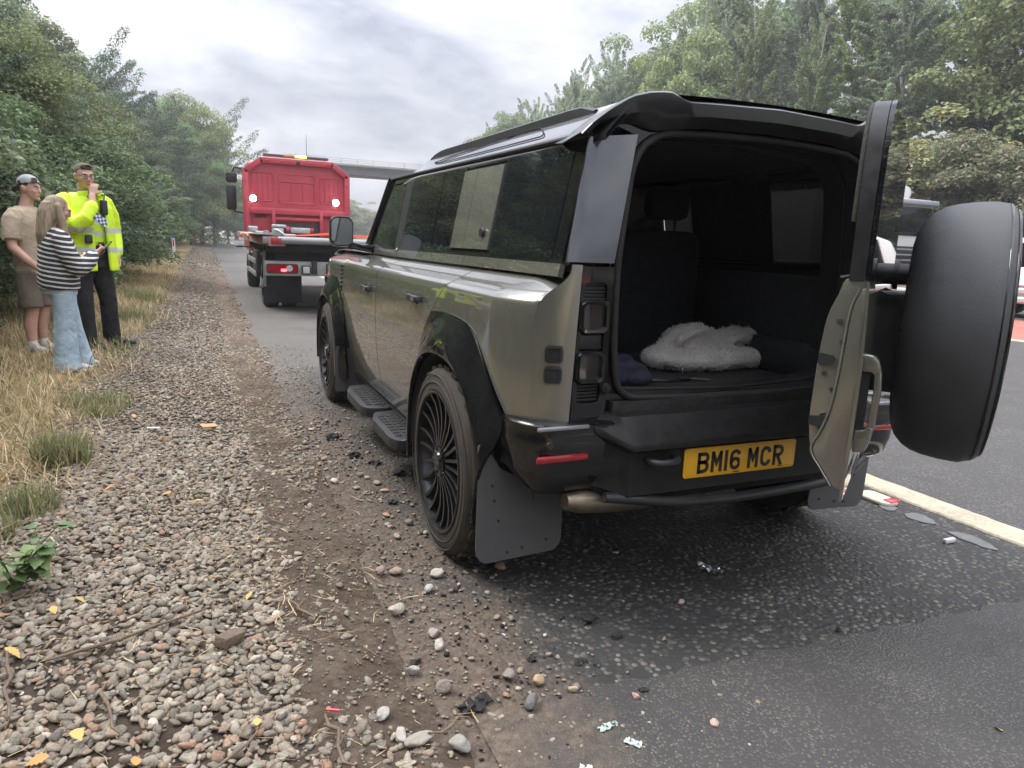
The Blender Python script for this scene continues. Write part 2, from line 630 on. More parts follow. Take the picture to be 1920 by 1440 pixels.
def mat_asphalt(name, chips=70.0, dark=1.0, dirt=True, wet=0.5, bump=0.6, tint=(1, 1, 1), chipvis=1.0, blot=1.0):
    m, t, b = nodes_of(name)
    q = NT(t)
    co = q.n('ShaderNodeTexCoord').outputs['Object']
    sp = q.n('ShaderNodeSeparateXYZ', {0: co})
    X_, Y_ = sp.outputs[0], sp.outputs[1]
    jit = q.n('ShaderNodeVectorMath', {0: co, 1: q.n('ShaderNodeTexNoise', {'Vector': co, 'Scale': 40.0, 'Detail': 2}).outputs[1]}, operation='ADD')
    v1 = q.n('ShaderNodeTexVoronoi', {'Vector': co, 'Scale': chips}, feature='F1')
    v1r = q.n('ShaderNodeTexVoronoi', {'Vector': co, 'Scale': chips}, feature='DISTANCE_TO_EDGE')
    bw = q.n('ShaderNodeRGBToBW', {0: v1.outputs['Color']}).outputs[0]
    d = dark
    chipcol = q.ramp(bw, [(0.15, (0.022 * d, 0.021 * d, 0.020 * d)), (0.5, (0.036 * d, 0.0345 * d, 0.0325 * d)),
                          (0.66, (0.075 * d, 0.071 * d, 0.062 * d)), (0.9, (0.125 * d, 0.118 * d, 0.102 * d))])
    binder = (0.018 * d, 0.017 * d, 0.0165 * d, 1)
    wob = q.math('MULTIPLY', q.noise(co, chips * 2.2, 2), .16)
    edge = q.range(q.math('ADD', v1.outputs['Distance'], wob), 0.66, 0.50, 0.0, 1.0)
    patchy = q.range(q.noise(co, 3.0, 6, 0.65), 0.38, 0.66, 0.45, 1.0)
    showc = q.math('MULTIPLY', edge, q.math('MULTIPLY', patchy, chipvis))
    base = q.mix(showc, binder, chipcol)
    big = q.range(q.noise(co, 0.9, 5, 0.6), 0.35, 0.65, 1 - .2 * blot, 1 + .2 * blot)
    base = q.mix(1.0, base, q.n('ShaderNodeCombineColor', {0: big, 1: big, 2: big}).outputs[0], 'MULTIPLY')
    if dirt:
        dn = q.math('ADD', q.noise(co, 2.2, 7, 0.65), q.math('MULTIPLY', q.noise(co, 14.0, 4, 0.6), 0.35))
        side = q.range(X_, -1.5, -0.35, 0.62, -0.42)
        near = q.range(Y_, 9.0, 2.0, -0.30, 0.0)
        df = q.range(q.math('ADD', q.math('ADD', dn, side), near), 0.66, 0.98, 0.0, 1.0)
        soil = q.ramp(q.noise(co, 28.0, 6, 0.7), [(0.3, (0.065, 0.048, 0.036)), (0.55, (0.13, 0.098, 0.073)), (0.75, (0.20, 0.16, 0.122))])
        base = q.mix(df, base, soil)
        # pale dust film left where the shoulder dries out ahead of the car
        film = q.range(q.math('ADD', q.noise(co, 0.7, 6, 0.6), q.range(Y_, 1.2, 6.5, -0.18, 0.30)), 0.45, 0.75, 0.0, 0.62)
        base = q.mix(film, base, (0.15, 0.14, 0.125, 1))
    t.links.new(q.mix(1.0, base, tuple(tint) + (1,), 'MULTIPLY'), b.inputs['Base Color'])
    wn_ = q.range(q.math('ADD', q.noise(co, 1.3, 6, 0.6, 0.3), q.range(X_, -1.0, 1.6, -0.12, 0.12)), 0.38, 0.6, 0.0, 1.0)
    if dirt:
        wn_ = q.math('MULTIPLY', q.math('MULTIPLY', wn_, q.math('SUBTRACT', 1.0, df)), q.math('SUBTRACT', 1.0, film))
    rough = q.math('ADD', q.math('MULTIPLY', wn_, -0.46 * wet * 1.3), 0.78)
    rough = q.math('ADD', rough, q.math('MULTIPLY', bw, 0.12))
    t.links.new(rough, b.inputs['Roughness'])
    b.inputs['Specular IOR Level'].default_value = 0.45
    h1 = q.math('MULTIPLY', q.range(v1.outputs['Distance'], 0.6, 0.15, 0.0, 1.0), q.math('ADD', q.math('MULTIPLY', bw, 0.8), 0.3))
    h = q.math('ADD', h1, q.math('MULTIPLY', q.noise(co, 220.0, 3), 0.35))
    bp = q.n('ShaderNodeBump', {'Height': h, 'Strength': bump, 'Distance': 0.007})
    bp2 = q.n('ShaderNodeBump', {'Height': q.noise(co, 2.0, 3), 'Strength': 0.25, 'Distance': 0.03, 'Normal': bp.outputs[0]})
    t.links.new(bp2.outputs[0], b.inputs['Normal'])
    return m
def mat_soil():
    m, t, b = nodes_of('soil_and_turf')
    q = NT(t)
    co = q.n('ShaderNodeTexCoord').outputs['Object']
    sp = q.n('ShaderNodeSeparateXYZ', {0: co})
    soil = q.ramp(q.noise(co, 9.0, 8, 0.7), [(0.3, (0.085, 0.063, 0.047)), (0.55, (0.15, 0.115, 0.088)), (0.8, (0.22, 0.175, 0.135))])
    straw = q.ramp(q.noise(co, 14.0, 7, 0.7), [(0.3, (0.22, 0.165, 0.085)), (0.55, (0.40, 0.315, 0.175)), (0.8, (0.52, 0.42, 0.25))])
    green = q.ramp(q.noise(co, 5.0, 6, 0.7), [(0.3, (0.03, 0.045, 0.015)), (0.7, (0.09, 0.12, 0.04))])
    f1 = q.range(q.math('ADD', q.noise(co, 3.0, 5), q.range(sp.outputs[0], -2.0, -3.2, -0.4, 0.4)), 0.45, 0.62, 0.0, 1.0)
    c = q.mix(f1, soil, straw)
    f2 = q.range(q.math('ADD', q.noise(co, 0.8, 4), q.range(sp.outputs[0], -4.2, -5.5, -0.35, 0.35)), 0.5, 0.7, 0.0, 1.0)
    c = q.mix(f2, c, green)
    f3 = q.range(sp.outputs[0], 11.0, 13.0, 0.0, 1.0)
    c = q.mix(f3, c, green)
    t.links.new(c, b.inputs['Base Color'])
    b.inputs['Roughness'].default_value = 0.95
    b.inputs['Specular IOR Level'].default_value = 0.1
    bp = q.n('ShaderNodeBump', {'Height': q.noise(co, 60.0, 8, 0.75), 'Strength': 1.0, 'Distance': 0.03})
    t.links.new(bp.outputs[0], b.inputs['Normal'])
    return m
def grid_sheet(name, xs, ys, zf, mat):
    xs = np.array(xs, float); ys = np.array(ys, float)
    XX, YY = np.meshgrid(xs, ys)
    ZZ = zf(XX, YY)
    v = np.stack([XX, YY, ZZ], -1).reshape(-1, 3)
    nx = len(xs)
    f = []
    for j in range(len(ys) - 1):
        for i in range(nx - 1):
            a = j * nx + i
            f.append((a, a + 1, a + nx + 1, a + nx))
    me = mesh(name, v.tolist(), f, mat, 180)
    return link(name, me)
def frange(a, b, s): return list(np.arange(a, b, s))
gx = [-260, -120, -60, -35, -25, -18.6] + frange(-16, -5, 1.0) + frange(-5, -1.6, 0.2) + [-1.5, -1.2, 2, 6, 11, 13, 15.6, 20, 27, 29.5, 32, 36, 40, 46, 51.5, 70, 120, 260]
gy = [-60, -20, -8] + frange(-4, 12, 0.4) + frange(12, 40, 2.0) + [45, 55, 70, 90, 120, 160, 220, 300, 420]
def gz_sheet(x, y):
    z = gz(x, y)
    return np.where((x > -1.3) & (x < 29), -0.03, z)
ground = grid_sheet('ground', gx, gy, gz_sheet, mat_soil())
tag(ground, 'rough grassy ground rising to banks on both sides', 'ground', kind='structure')
ASPH = mat_asphalt('shoulder_asphalt', chips=44.0, dark=2.1, dirt=True, wet=0.55, bump=1.5)
def shoulder_edge(y): return -1.36 + 0.05 * math.sin(y * 1.3) + 0.03 * math.sin(y * 3.7 + 1)
def strip(name, x0f, x1, ys, z, mat):
    v = []; f = []
    for y in ys:
        xa = x0f(y) if callable(x0f) else x0f
        v += [(xa, y, z), (xa + (x1 - xa) * 0.5, y, z), (x1, y, z)]
    for i in range(len(ys) - 1):
        for k in (0, 1):
            f.append((i * 3 + k, i * 3 + k + 1, i * 3 + k + 4, i * 3 + k + 3))
    return link(name, mesh(name, v, f, mat))
ysr = [-30, -10] + frange(-4, 12, 0.25) + [14, 18, 25, 40, 80, 200, 400]
shoulder = tag(strip('hard_shoulder', shoulder_edge, 1.71, ysr, 0.0, ASPH), 'dark damp hard shoulder asphalt with worn stone chips', 'hard shoulder', kind='structure')
LANE = mat_asphalt('lane_asphalt', chips=85.0, dark=3.4, dirt=False, wet=0.18, bump=0.8, tint=(1.0, 1.0, 1.03), chipvis=0.45, blot=.35)
lanes = tag(strip('carriageway', 1.71, 10.95, ysr, 0.0, LANE), 'grey asphalt motorway lanes', 'road', kind='structure')
opp = tag(strip('opposite_carriageway', 15.4, 28.6, [-40, -10, 20, 60, 150, 400], 0.0, LANE), 'grey asphalt of the oncoming carriageway', 'road', kind='structure')
REDCHIP = mk('red_chippings', (0.26, 0.075, 0.055), 0.9, color2=(0.45, 0.19, 0.15), vscale=30, bump=0.9, bscale=40)
res_ = tag(strip('central_reservation', 10.95, 15.4, [-40, -10, 20, 60, 150, 400], 0.004, REDCHIP), 'central reservation strip covered in red chippings', 'ground', kind='structure')
# smoother, newer asphalt in front, ending in a ragged seam across the shoulder
PATCH = mat_asphalt('patch_asphalt', chips=120.0, dark=2.7, dirt=True, wet=0.85, bump=0.55, chipvis=0.45)
seam = []
xx = -1.22
while xx < 1.60:
    seam.append((xx, -0.335 - 0.085 * (xx + 0.8) / 1.7 + 0.010 * math.sin(xx * 23) + 0.008 * math.sin(xx * 61 + 1)))
    xx += 0.03
v = []; f = []
for x_, y_ in seam:
    v += [(x_, y_, 0.0005), (x_, y_ - 0.006, 0.006), (x_, y_ - 0.6, 0.006), (x_, -30, 0.006)]
for i in range(len(seam) - 1):
    for k in range(3):
        a = i * 4 + k
        f.append((a + 1, a + 5, a + 4, a))
patch = tag(link('asphalt_patch', mesh('asphalt_patch', v, f, PATCH, 30)), 'smoother dark wet asphalt laid behind the seam', 'asphalt', kind='structure')
# trodden earth creeping over the asphalt edge
ex = frange(-1.78, -.78, .025); ey = frange(-1.0, 7.0, .03) + frange(7.0, 9.0, .1) + frange(9, 30, .5)
_er = np.random.default_rng(2)
def vnoise(x, y, f, seed):
    r = np.random.default_rng(seed); t = r.uniform(-1, 1, (257, 257))
    X_, Y_ = x * f, y * f
    i, j = np.floor(X_).astype(int), np.floor(Y_).astype(int)
    a, b = X_ - i, Y_ - j
    a = a * a * (3 - 2 * a); b = b * b * (3 - 2 * b)
    g_ = lambda p, q_: t[p % 257, q_ % 257]
    return (g_(i, j) * (1 - a) + g_(i + 1, j) * a) * (1 - b) + (g_(i, j + 1) * (1 - a) + g_(i + 1, j + 1) * a) * b
def mat_earth():
    m, t, b = nodes_of('bare_earth')
    q = NT(t)
    co = q.n('ShaderNodeTexCoord').outputs['Object']
    c = q.ramp(q.math('ADD', q.math('MULTIPLY', q.noise(co, 24.0, 8, 0.75), .6), q.math('MULTIPLY', q.noise(co, 3.0, 5), .4)), [(0.35, (0.085, 0.062, 0.045)), (0.5, (0.155, 0.118, 0.09)), (0.65, (0.25, 0.20, 0.155))])
    t.links.new(c, b.inputs['Base Color'])
    b.inputs['Roughness'].default_value = .95; b.inputs['Specular IOR Level'].default_value = .1
    bp = q.n('ShaderNodeBump', {'Height': q.noise(co, 70.0, 9, 0.8), 'Strength': 1.0, 'Distance': 0.02})
    t.links.new(bp.outputs[0], b.inputs['Normal'])
    return m
def earth_z(x, y):
    n_ = vnoise(x, y, 3.1, 1) * .010 + vnoise(x, y, 8.3, 2) * .009 + vnoise(x, y, 17.0, 3) * .007
    return .004 + .016 * sstep(-1.25, -1.6, x) - .036 * sstep(-1.44, -1.06, x) + n_ * (.4 + .6 * sstep(-1.7, -1.4, x)) - .02 * sstep(-1.6, -1.78, x)
tag(grid_sheet('earth_edge', ex, ey, earth_z, mat_earth()), 'bare brown earth creeping over the edge of the asphalt', 'earth', kind='structure')
# painted lines
def mat_line():
    m, t, b = nodes_of('worn_line_paint')
    q = NT(t)
    co = q.n('ShaderNodeTexCoord').outputs['Object']
    w = q.range(q.math('ADD', q.noise(co, 55.0, 5, 0.7), q.math('MULTIPLY', q.noise(co, 6.0, 4), 0.5)), 0.62, 0.92, 0.0, 0.55)
    c = q.mix(w, (0.54, 0.475, 0.345, 1), (0.16, 0.145, 0.12, 1))
    t.links.new(c, b.inputs['Base Color'])
    b.inputs['Roughness'].default_value = 0.7
    bp = q.n('ShaderNodeBump', {'Height': q.noise(co, 120.0, 3), 'Strength': 0.5, 'Distance': 0.004})
    t.links.new(bp.outputs[0], b.inputs['Normal'])
    return m
LINE = mat_line()
def painted_line(name, x0, x1, y0, y1, label, zz=0.010):
    v = []; f = []
    ys = [y0] + [y for y in frange(max(y0, -4), min(y1, 10), 0.06)] + [y1]
    r = random.Random(3)
    for y in ys:
        a = x0 + r.uniform(-.008, .008); c = x1 + r.uniform(-.006, .006)
        v += [(a, y, 0.001), (a + .006, y, zz), (c - .006, y, zz), (c, y, 0.001)]
    for i in range(len(ys) - 1):
        for k in range(3):
            q_ = i * 4 + k
            f.append((q_, q_ + 1, q_ + 5, q_ + 4))
    return tag(link(name, mesh(name, v, f, LINE, 30)), label, 'road marking', kind='structure')
painted_line('edge_line', 1.60, 1.80, -6, 300, 'thick cream edge line between hard shoulder and motorway lanes')
painted_line('far_edge_line', 10.72, 10.92, -6, 300, 'white line along the central reservation')
for k_ in range(12):
    painted_line('lane_dash', 4.85, 4.97, 4 + k_ * 9, 6 + k_ * 9, 'short white dash between the first two lanes')
    painted_line('lane_dash', 7.80, 7.92, 4 + k_ * 9, 6 + k_ * 9, 'short white dash between the outer two lanes')

# ------------------------------------------------------------------ gravel of individual stones
def bulk(name, V, F, mat, cols=None, parent=None, smooth=False):
    """numpy arrays to one mesh; F (m,3) triangles; cols per vertex"""
    me = bpy.data.meshes.new(name)
    nv, nf = len(V), len(F)
    me.vertices.add(nv); me.vertices.foreach_set('co', np.ascontiguousarray(V, np.float32).ravel())
    me.loops.add(nf * 3); me.loops.foreach_set('vertex_index', np.ascontiguousarray(F, np.int32).ravel())
    me.polygons.add(nf)
    me.polygons.foreach_set('loop_start', np.arange(0, nf * 3, 3, dtype=np.int32))
    me.polygons.foreach_set('loop_total', np.full(nf, 3, np.int32))
    if smooth:
        me.polygons.foreach_set('use_smooth', np.ones(nf, bool))
    if cols is not None:
        a = me.color_attributes.new('tone', 'FLOAT_COLOR', 'POINT')
        c4 = np.ones((nv, 4), np.float32); c4[:, :3] = cols
        a.data.foreach_set('color', c4.ravel())
    me.materials.append(mat)
    me.update(calc_edges=True)
    return link(name, me, parent)
def mat_tone(name, rough=0.85, bump=0.4, bscale=120.0, mul=1.0, sub=0.0, transl=0.0, spec=0.35, speck=0.0):
    """colour from the mesh's own per-piece colour"""
    m, t, b = nodes_of(name)
    q = NT(t)
    at = q.n('ShaderNodeAttribute', attribute_name='tone').outputs['Color']
    co = q.n('ShaderNodeTexCoord').outputs['Object']
    c = at
    if speck:
        s_ = q.range(q.noise(co, 160.0, 4, 0.7), 0.35, 0.7, 1 - speck, 1 + speck)
        c = q.mix(1.0, at, q.n('ShaderNodeCombineColor', {0: s_, 1: s_, 2: s_}).outputs[0], 'MULTIPLY')
    t.links.new(c, b.inputs['Base Color'])
    b.inputs['Roughness'].default_value = rough
    b.inputs['Specular IOR Level'].default_value = spec
    if bump:
        bp = q.n('ShaderNodeBump', {'Height': q.noise(co, bscale, 4), 'Strength': bump, 'Distance': 0.004})
        t.links.new(bp.outputs[0], b.inputs['Normal'])
    if transl:
        tl = q.n('ShaderNodeBsdfTranslucent', {0: c})
        mx = q.n('ShaderNodeMixShader', {0: transl, 1: b.outputs[0], 2: tl.outputs[0]})
        t.links.new(mx.outputs[0], t.nodes['Material Output'].inputs['Surface'])
    return m
def ico(sub):
    bm = bmesh.new()
    bmesh.ops.create_icosphere(bm, subdivisions=sub, radius=1.0)
    bm.verts.index_update()
    V = np.array([v.co[:] for v in bm.verts]); F = np.array([[v.index for v in f.verts] for f in bm.faces])
    bm.free()
    return V, F
STONE_COLS = np.array([[.235, .205, .170], [.29, .260, .215], [.175, .155, .135], [.36, .325, .275], [.225, .175, .135], [.125, .112, .10],
                       [.31, .235, .175], [.255, .245, .215], [.46, .43, .375], [.31, .185, .13], [.20, .185, .15], [.26, .225, .185]])
STONE_P = np.array([.15, .15, .13, .09, .09, .08, .07, .08, .02, .03, .08, .03]); STONE_P = STONE_P / STONE_P.sum()
def stone_field(n, pos, size, sub, rng, cols=None):
    base, F = ico(sub)
    nv = len(base)
    # lumpy: a few random planes flatten each stone
    sc = np.stack([rng.uniform(.75, 1.35, n), rng.uniform(.6, 1.0, n), rng.uniform(.32, .64, n)], -1) * size[:, None]
    V = np.repeat(base[None], n, 0)
    V = V * (1 + rng.normal(0, .07, (n, nv, 1)))
    for k in range(6):
        nrm = rng.normal(size=(n, 1, 3)); nrm /= np.linalg.norm(nrm, axis=-1, keepdims=True)
        d = (V * nrm).sum(-1, keepdims=True); lim = rng.uniform(.38, .8, (n, 1, 1))
        V = np.where(d > lim, V - nrm * (d - lim) * 0.85, V)
    V = V * sc[:, None, :]
    ax, az, ay = rng.normal(0, .28, n), rng.uniform(0, 6.283, n), rng.normal(0, .28, n)
    ca, sa = np.cos(ax)[:, None], np.sin(ax)[:, None]
    x, y, z = V[..., 0], V[..., 1], V[..., 2]
    y, z = y * ca - z * sa, y * sa + z * ca
    cb, sb = np.cos(ay)[:, None], np.sin(ay)[:, None]
    x, z = x * cb + z * sb, -x * sb + z * cb
    c, s_ = np.cos(az)[:, None], np.sin(az)[:, None]
    x, y = x * c - y * s_, x * s_ + y * c
    V = np.stack([x, y, z], -1) + pos[:, None, :]
    Fa = (F[None] + (np.arange(n) * nv)[:, None, None]).reshape(-1, 3)
    if cols is None:
        cols = STONE_COLS[rng.choice(len(STONE_COLS), n, p=STONE_P)] * rng.uniform(.72, 1.2, (n, 1)) * np.array([.90, .865, .80]) + np.array([.25, .215, .17]) * .22
    C = np.repeat(cols[:, None], nv, 1).reshape(-1, 3)
    return V.reshape(-1, 3), Fa, C
STONE = mat_tone('river_gravel', rough=0.8, bump=0.45, bscale=170.0, speck=0.28)
def gravel_density(x, y):
    """1 inside the stony band, fading at both edges"""
    wob = 0.10 * np.sin(y * 1.9) + 0.06 * np.sin(y * 4.3 + 2)
    left = sstep(-2.95, -2.55, x + wob)
    right = 1 - sstep(-1.60, -1.24, x + wob * 0.6 - .08 * sstep(3.0, .5, y) * -1)
    bare = 0.5 + 0.5 * np.sin(x * 5.1 + np.sin(y * 1.7) * 2) * np.sin(y * 2.3 + 1.3)
    return left * right * np.clip(1.15 - 0.5 * sstep(.72, .95, bare), 0, 1)
def scatter(n, x0, x1, y0, y1, dens_, rng):
    P = np.zeros((0, 2))
    while len(P) < n:
        q = np.stack([rng.uniform(x0, x1, n * 2), rng.uniform(y0, y1, n * 2)], -1)
        P = np.concatenate([P, q[rng.uniform(size=len(q)) < dens_(q[:, 0], q[:, 1])]])
    return P[:n]
rg = np.random.default_rng(11)
SETS = []
for n, y0, y1, smin, smax, sub in ((22000, -0.75, 3.0, .006, .0275, 2), (13500, 3.0, 8.0, .009, .027, 1), (11000, 8.0, 24.0, .014, .034, 1), (7000, 24.0, 70.0, .03, .06, 1)):
    P = scatter(n, -3.05, -1.2, y0, y1, gravel_density, rg)
    size = smin + (smax - smin) * rg.beta(1.6, 3.0, n)
    z = gz(P[:, 0], P[:, 1]) + size * rg.uniform(-.1, .75, n)
    SETS.append(stone_field(n, np.concatenate([P, z[:, None]], -1), size, sub, rg))
V = []; F = []; C = []; o_ = 0
for a, b, c in SETS:
    V.append(a); F.append(b + o_); C.append(c); o_ += len(a)
gravel = bulk('gravel', np.concatenate(V), np.concatenate(F), STONE, np.concatenate(C), smooth=False)
tag(gravel, 'band of grey and brown river gravel between verge and hard shoulder', 'gravel', kind='stuff')
# small chips and grit strayed onto the asphalt edge
def grit_density(x, y):
    return np.exp(-(x + 1.35) / 0.33) * (0.4 + 0.6 * (np.sin(y * 3.1 + x * 4) > 0.1)) * np.clip(1.1 - y * 0.02, .3, 1)
P = scatter(6500, -1.75, 0.9, -0.75, 7.0, lambda x, y: np.where(x < -1.3, .9, grit_density(x, y)), rg)
size = 0.003 + 0.013 * rg.beta(1.0, 4.0, len(P))
a, b, c = stone_field(len(P), np.concatenate([P, (size * .25 + 0.003 + np.where(P[:, 0] < -1.15, np.maximum(earth_z(P[:, 0], P[:, 1]), 0), 0))[:, None]], -1), size, 1, rg)
tag(bulk('loose_grit', a, b, STONE, c), 'small stone chips and grit strewn over the edge of the asphalt', 'grit', kind='stuff')
# ------------------------------------------------------------------ the parked off-road car
def wroot(name, loc, label, cat, group=None, rz=0.0):
    """thing root standing at loc whose parts are given in world coordinates"""
    o = empty(name, loc, rz)
    tag(o, label, cat, group)
    WS[o] = (Matrix.Translation(Vector(loc)) @ Matrix.Rotation(rz, 4, 'Z')).inverted()
    return o
WS = {}
_link0 = link
def link(name, me, parent=None, loc=None, rot=None, scale=None):
    o = _link0(name, me, parent, loc, rot, scale)
    if parent is not None and parent in WS:
        o.matrix_parent_inverse = WS[parent]
    return o
def mat_paint():
    m, t, b = nodes_of('olive_grey_paint')
    q = NT(t)
    co = q.n('ShaderNodeTexCoord').outputs['Object']
    fl = q.noise(co, 900.0, 2)
    c = q.mix(q.range(fl, 0.3, 0.7, 0, 1), (0.205, 0.197, 0.170, 1), (0.285, 0.275, 0.242, 1))
    sp = q.n('ShaderNodeSeparateXYZ', {0: co})
    # road film, heaviest low on the body
    dirt = q.range(q.math('ADD', q.noise(co, 5.0, 6, 0.65), q.range(sp.outputs[2], 0.9, 0.35, -0.25, 0.22)), 0.52, 0.9, 0, 0.22)
    c = q.mix(dirt, c, (0.12, 0.105, 0.088, 1))
    t.links.new(c, b.inputs['Base Color'])
    b.inputs['Metallic'].default_value = 0.62
    b.inputs['Roughness'].default_value = 0.27
    b.inputs['Coat Weight'].default_value = 1.0
    b.inputs['Coat IOR'].default_value = 1.75
    t.links.new(q.math('ADD', q.math('MULTIPLY', dirt, 0.14), 0.02), b.inputs['Coat Roughness'])
    return m
PAINT = mat_paint()
def mat_gloss():
    m, t, b = nodes_of('gloss_black')
    q = NT(t)
    co = q.n('ShaderNodeTexCoord').outputs['Object']
    dust = q.range(q.noise(co, 9.0, 7, 0.7), 0.45, 0.75, 0, 0.35)
    c = q.mix(dust, (0.008, 0.008, 0.009, 1), (0.03, 0.028, 0.025, 1))
    t.links.new(c, b.inputs['Base Color'])
    t.links.new(q.math('ADD', q.math('MULTIPLY', dust, 0.22), 0.03), b.inputs['Roughness'])
    b.inputs['Specular IOR Level'].default_value = 0.6
    return m
GLOSS = mat_gloss()
SATIN = mk('satin_black_plastic', (0.022, 0.022, 0.024), 0.42, var=0.3, vscale=20, rvar=0.1)
MATTE = mk('matte_black', (0.018, 0.018, 0.019), 0.75, var=0.3, vscale=12)
DARKIN = mk('interior_charcoal', (0.024, 0.026, 0.030), 0.85, var=0.25, vscale=25, bump=0.3, bscale=300)
RUBBER = mk('rubber', (0.018, 0.017, 0.016), 0.75, var=0.35, vscale=14, bump=0.3, bscale=90)
FLAPM = mk('mudflap_rubber', (0.075, 0.076, 0.080), 0.58, color2=(0.095, 0.093, 0.09), vscale=9, bump=0.25, bscale=400, rvar=0.1)
GLASSM = glass('privacy_glass', (0.008, 0.009, 0.011), 0.02)
GLASSF = glass('front_glass', (0.016, 0.019, 0.019), 0.14)
ROOFM = mk('roof_grey_paint', (0.10, 0.103, 0.11), 0.25, metal=0.5, coat=1.0, var=0.15, vscale=4)
CHROME = mk('bright_metal', (0.55, 0.55, 0.55), 0.22, metal=1.0)
REDLENS = mk('red_lens', (0.30, 0.006, 0.012), 0.12, coat=1.0, var=0.2, vscale=60)
SMOKELENS = mk('smoked_lens', (0.025, 0.02, 0.02), 0.08, coat=1.0, spec=0.7)
YELLOWM = mk('plate_yellow', (0.95, 0.50, 0.008), 0.35, coat=0.2, var=0.06, vscale=15)
TEXTM = mk('plate_black', (0.012, 0.012, 0.012), 0.5)

car = wroot('off_road_car', (0, 2.2, 0), 'olive grey off-road car with open tailgate and black roof parked on the hard shoulder', 'car')
def plan_hw(y):
    w = 0.93
    if y < 0.38: w -= 0.085 * ((0.38 - y) / 0.24) ** 2
    if y > 3.9: w -= 0.13 * ((y - 3.9) / 0.7) ** 2
    return w
_sec = spline([(.26, .085, .26), (.36, .058, .36), (.48, .030, .48), (.65, .008, .65), (.85, .0, .85), (1.0, .004, 1.0), (1.08, .009, 1.08), (1.112, .013, 1.112),
               (1.128, .019, 1.126), (1.142, .033, 1.136), (1.158, .052, 1.142), (1.23, .125, 1.170), (1.30, .195, 1.200), (1.34, .23, 1.215)], 60)
_st = np.array([s[0] for s in _sec]); _si = np.array([s[1] for s in _sec]); _sz = np.array([s[2] for s in _sec])
def side_map(y, t, off=0.0):
    i = float(np.interp(t, _st, _si)); z = float(np.interp(t, _st, _sz))
    return (-(max(plan_hw(y) - i, 0.70) + off), y, z)
def gh_hw(y, z):
    return 0.757 - (z - 1.24) * 0.20 - (0.02 * ((y - 2.3) / 1.0) ** 2 if y > 2.3 else 0)
def gh_map(y, z, off=0.0):
    return (-(gh_hw(y, z) + off), y, z)
WY0, WY1, WZ, WR = 0.757, 3.779, 0.395, 0.402
def arc(cy, cz, r, a0, a1, n=14, ry=1.0):
    return [(cy + r * ry * math.cos(math.radians(a0 + (a1 - a0) * i / n)), cz + r * math.sin(math.radians(a0 + (a1 - a0) * i / n))) for i in range(n + 1)]
def both(name, poly, mapf, mat, step=0.05, thick=0.015, holes=(), part=None):
    res = []
    for mir in (False, True):
        me = panel_mesh(name, poly, mapf, mat, step, thick, holes, mir)
        res.append(link(name, me, part[mir] if part else car))
    return res
# rear arch outline where paint meets cladding
RA_out = [(1.335, .36), (1.315, .62), (1.245, .815), (1.10, .975), (.95, 1.005), (.67, 1.0), (.52, .965), (.39, .875), (.30, .775), (.245, .70)]
RA_s = spline(RA_out, 4)
# dark inner shell so that panel gaps read dark
shell_map = lambda y, t: side_map(y, t, -0.03)
both('inner_shell', [(.2, .40), (1.30, .40), (1.22, .70), (.9, .90), (.6, .88), (.35, .66), (.2, .66)][0:1] + [(.13, .72), (.3, .80), (.45, .95), (.95, 1.0), (1.24, .86), (1.34, .36), (3.2, .36), (3.3, .85), (3.45, 1.0), (4.1, 1.0), (4.4, .8), (4.5, .8), (4.5, 1.33), (.13, 1.33)], shell_map, MATTE, 0.08, 0.004)
quarter = [(.985, 1.318), (.893, 1.14), (1.088, .992)] + [p for p in RA_s if p[0] < 1.06] + [(.155, .70), (.155, 1.318)]
both('rear_quarter', quarter, side_map, PAINT, 0.035)
rdoor = [(2.219, .335), (2.219, 1.318), (.995, 1.318), (.904, 1.138), (1.100, .985)] + [p for p in reversed(RA_s) if p[0] > 1.10] + [(1.345, .335)]
RD = both('rear_door', rdoor, side_map, PAINT, 0.035)
FA_s = spline([(3.20, .36), (3.235, .62), (3.30, .815), (3.44, .975), (3.60, 1.005), (3.90, 1.0), (4.05, .965), (4.18, .875), (4.27, .775), (4.33, .66)], 4)
fdoor = [(2.231, .335), (3.195, .335)] + [p for p in FA_s if p[0] < 3.305] + [(3.318, .86), (3.318, 1.318), (2.231, 1.318)]
FD = both('front_door', fdoor, side_map, PAINT, 0.035)
wing = [(3.325, .87), (3.325, 1.318), (4.50, 1.318), (4.56, .66), (4.335, .66)] + [p for p in reversed(FA_s) if p[0] > 3.31]
both('front_wing', wing, side_map, PAINT, 0.035)
# side vent blade behind the front arch
for mir in (False, True):
    g = G()
    for k in range(11):
        z = .80 + k * .03
        x, y, _ = side_map(3.40, z, 0.004)
        g.box((x * (-1 if mir else 1), 3.40 - (z - .9) * .02, z), (.014, .05, .016), .003)
    g.obj('side_vent', SATIN, car)
# sill and lower door cladding
both('sill', [(1.345, .255), (1.345, .325), (3.19, .325), (3.19, .255)], lambda y, t: side_map(y, t, 0.012), GLOSS, 0.06, .02)
# belt moulding
both('belt_moulding', [(.165, 1.20), (.165, 1.243), (3.29, 1.243), (3.34, 1.20)], lambda y, z: gh_map(y, z, 0.004), PAINT, 0.08, 0.02)
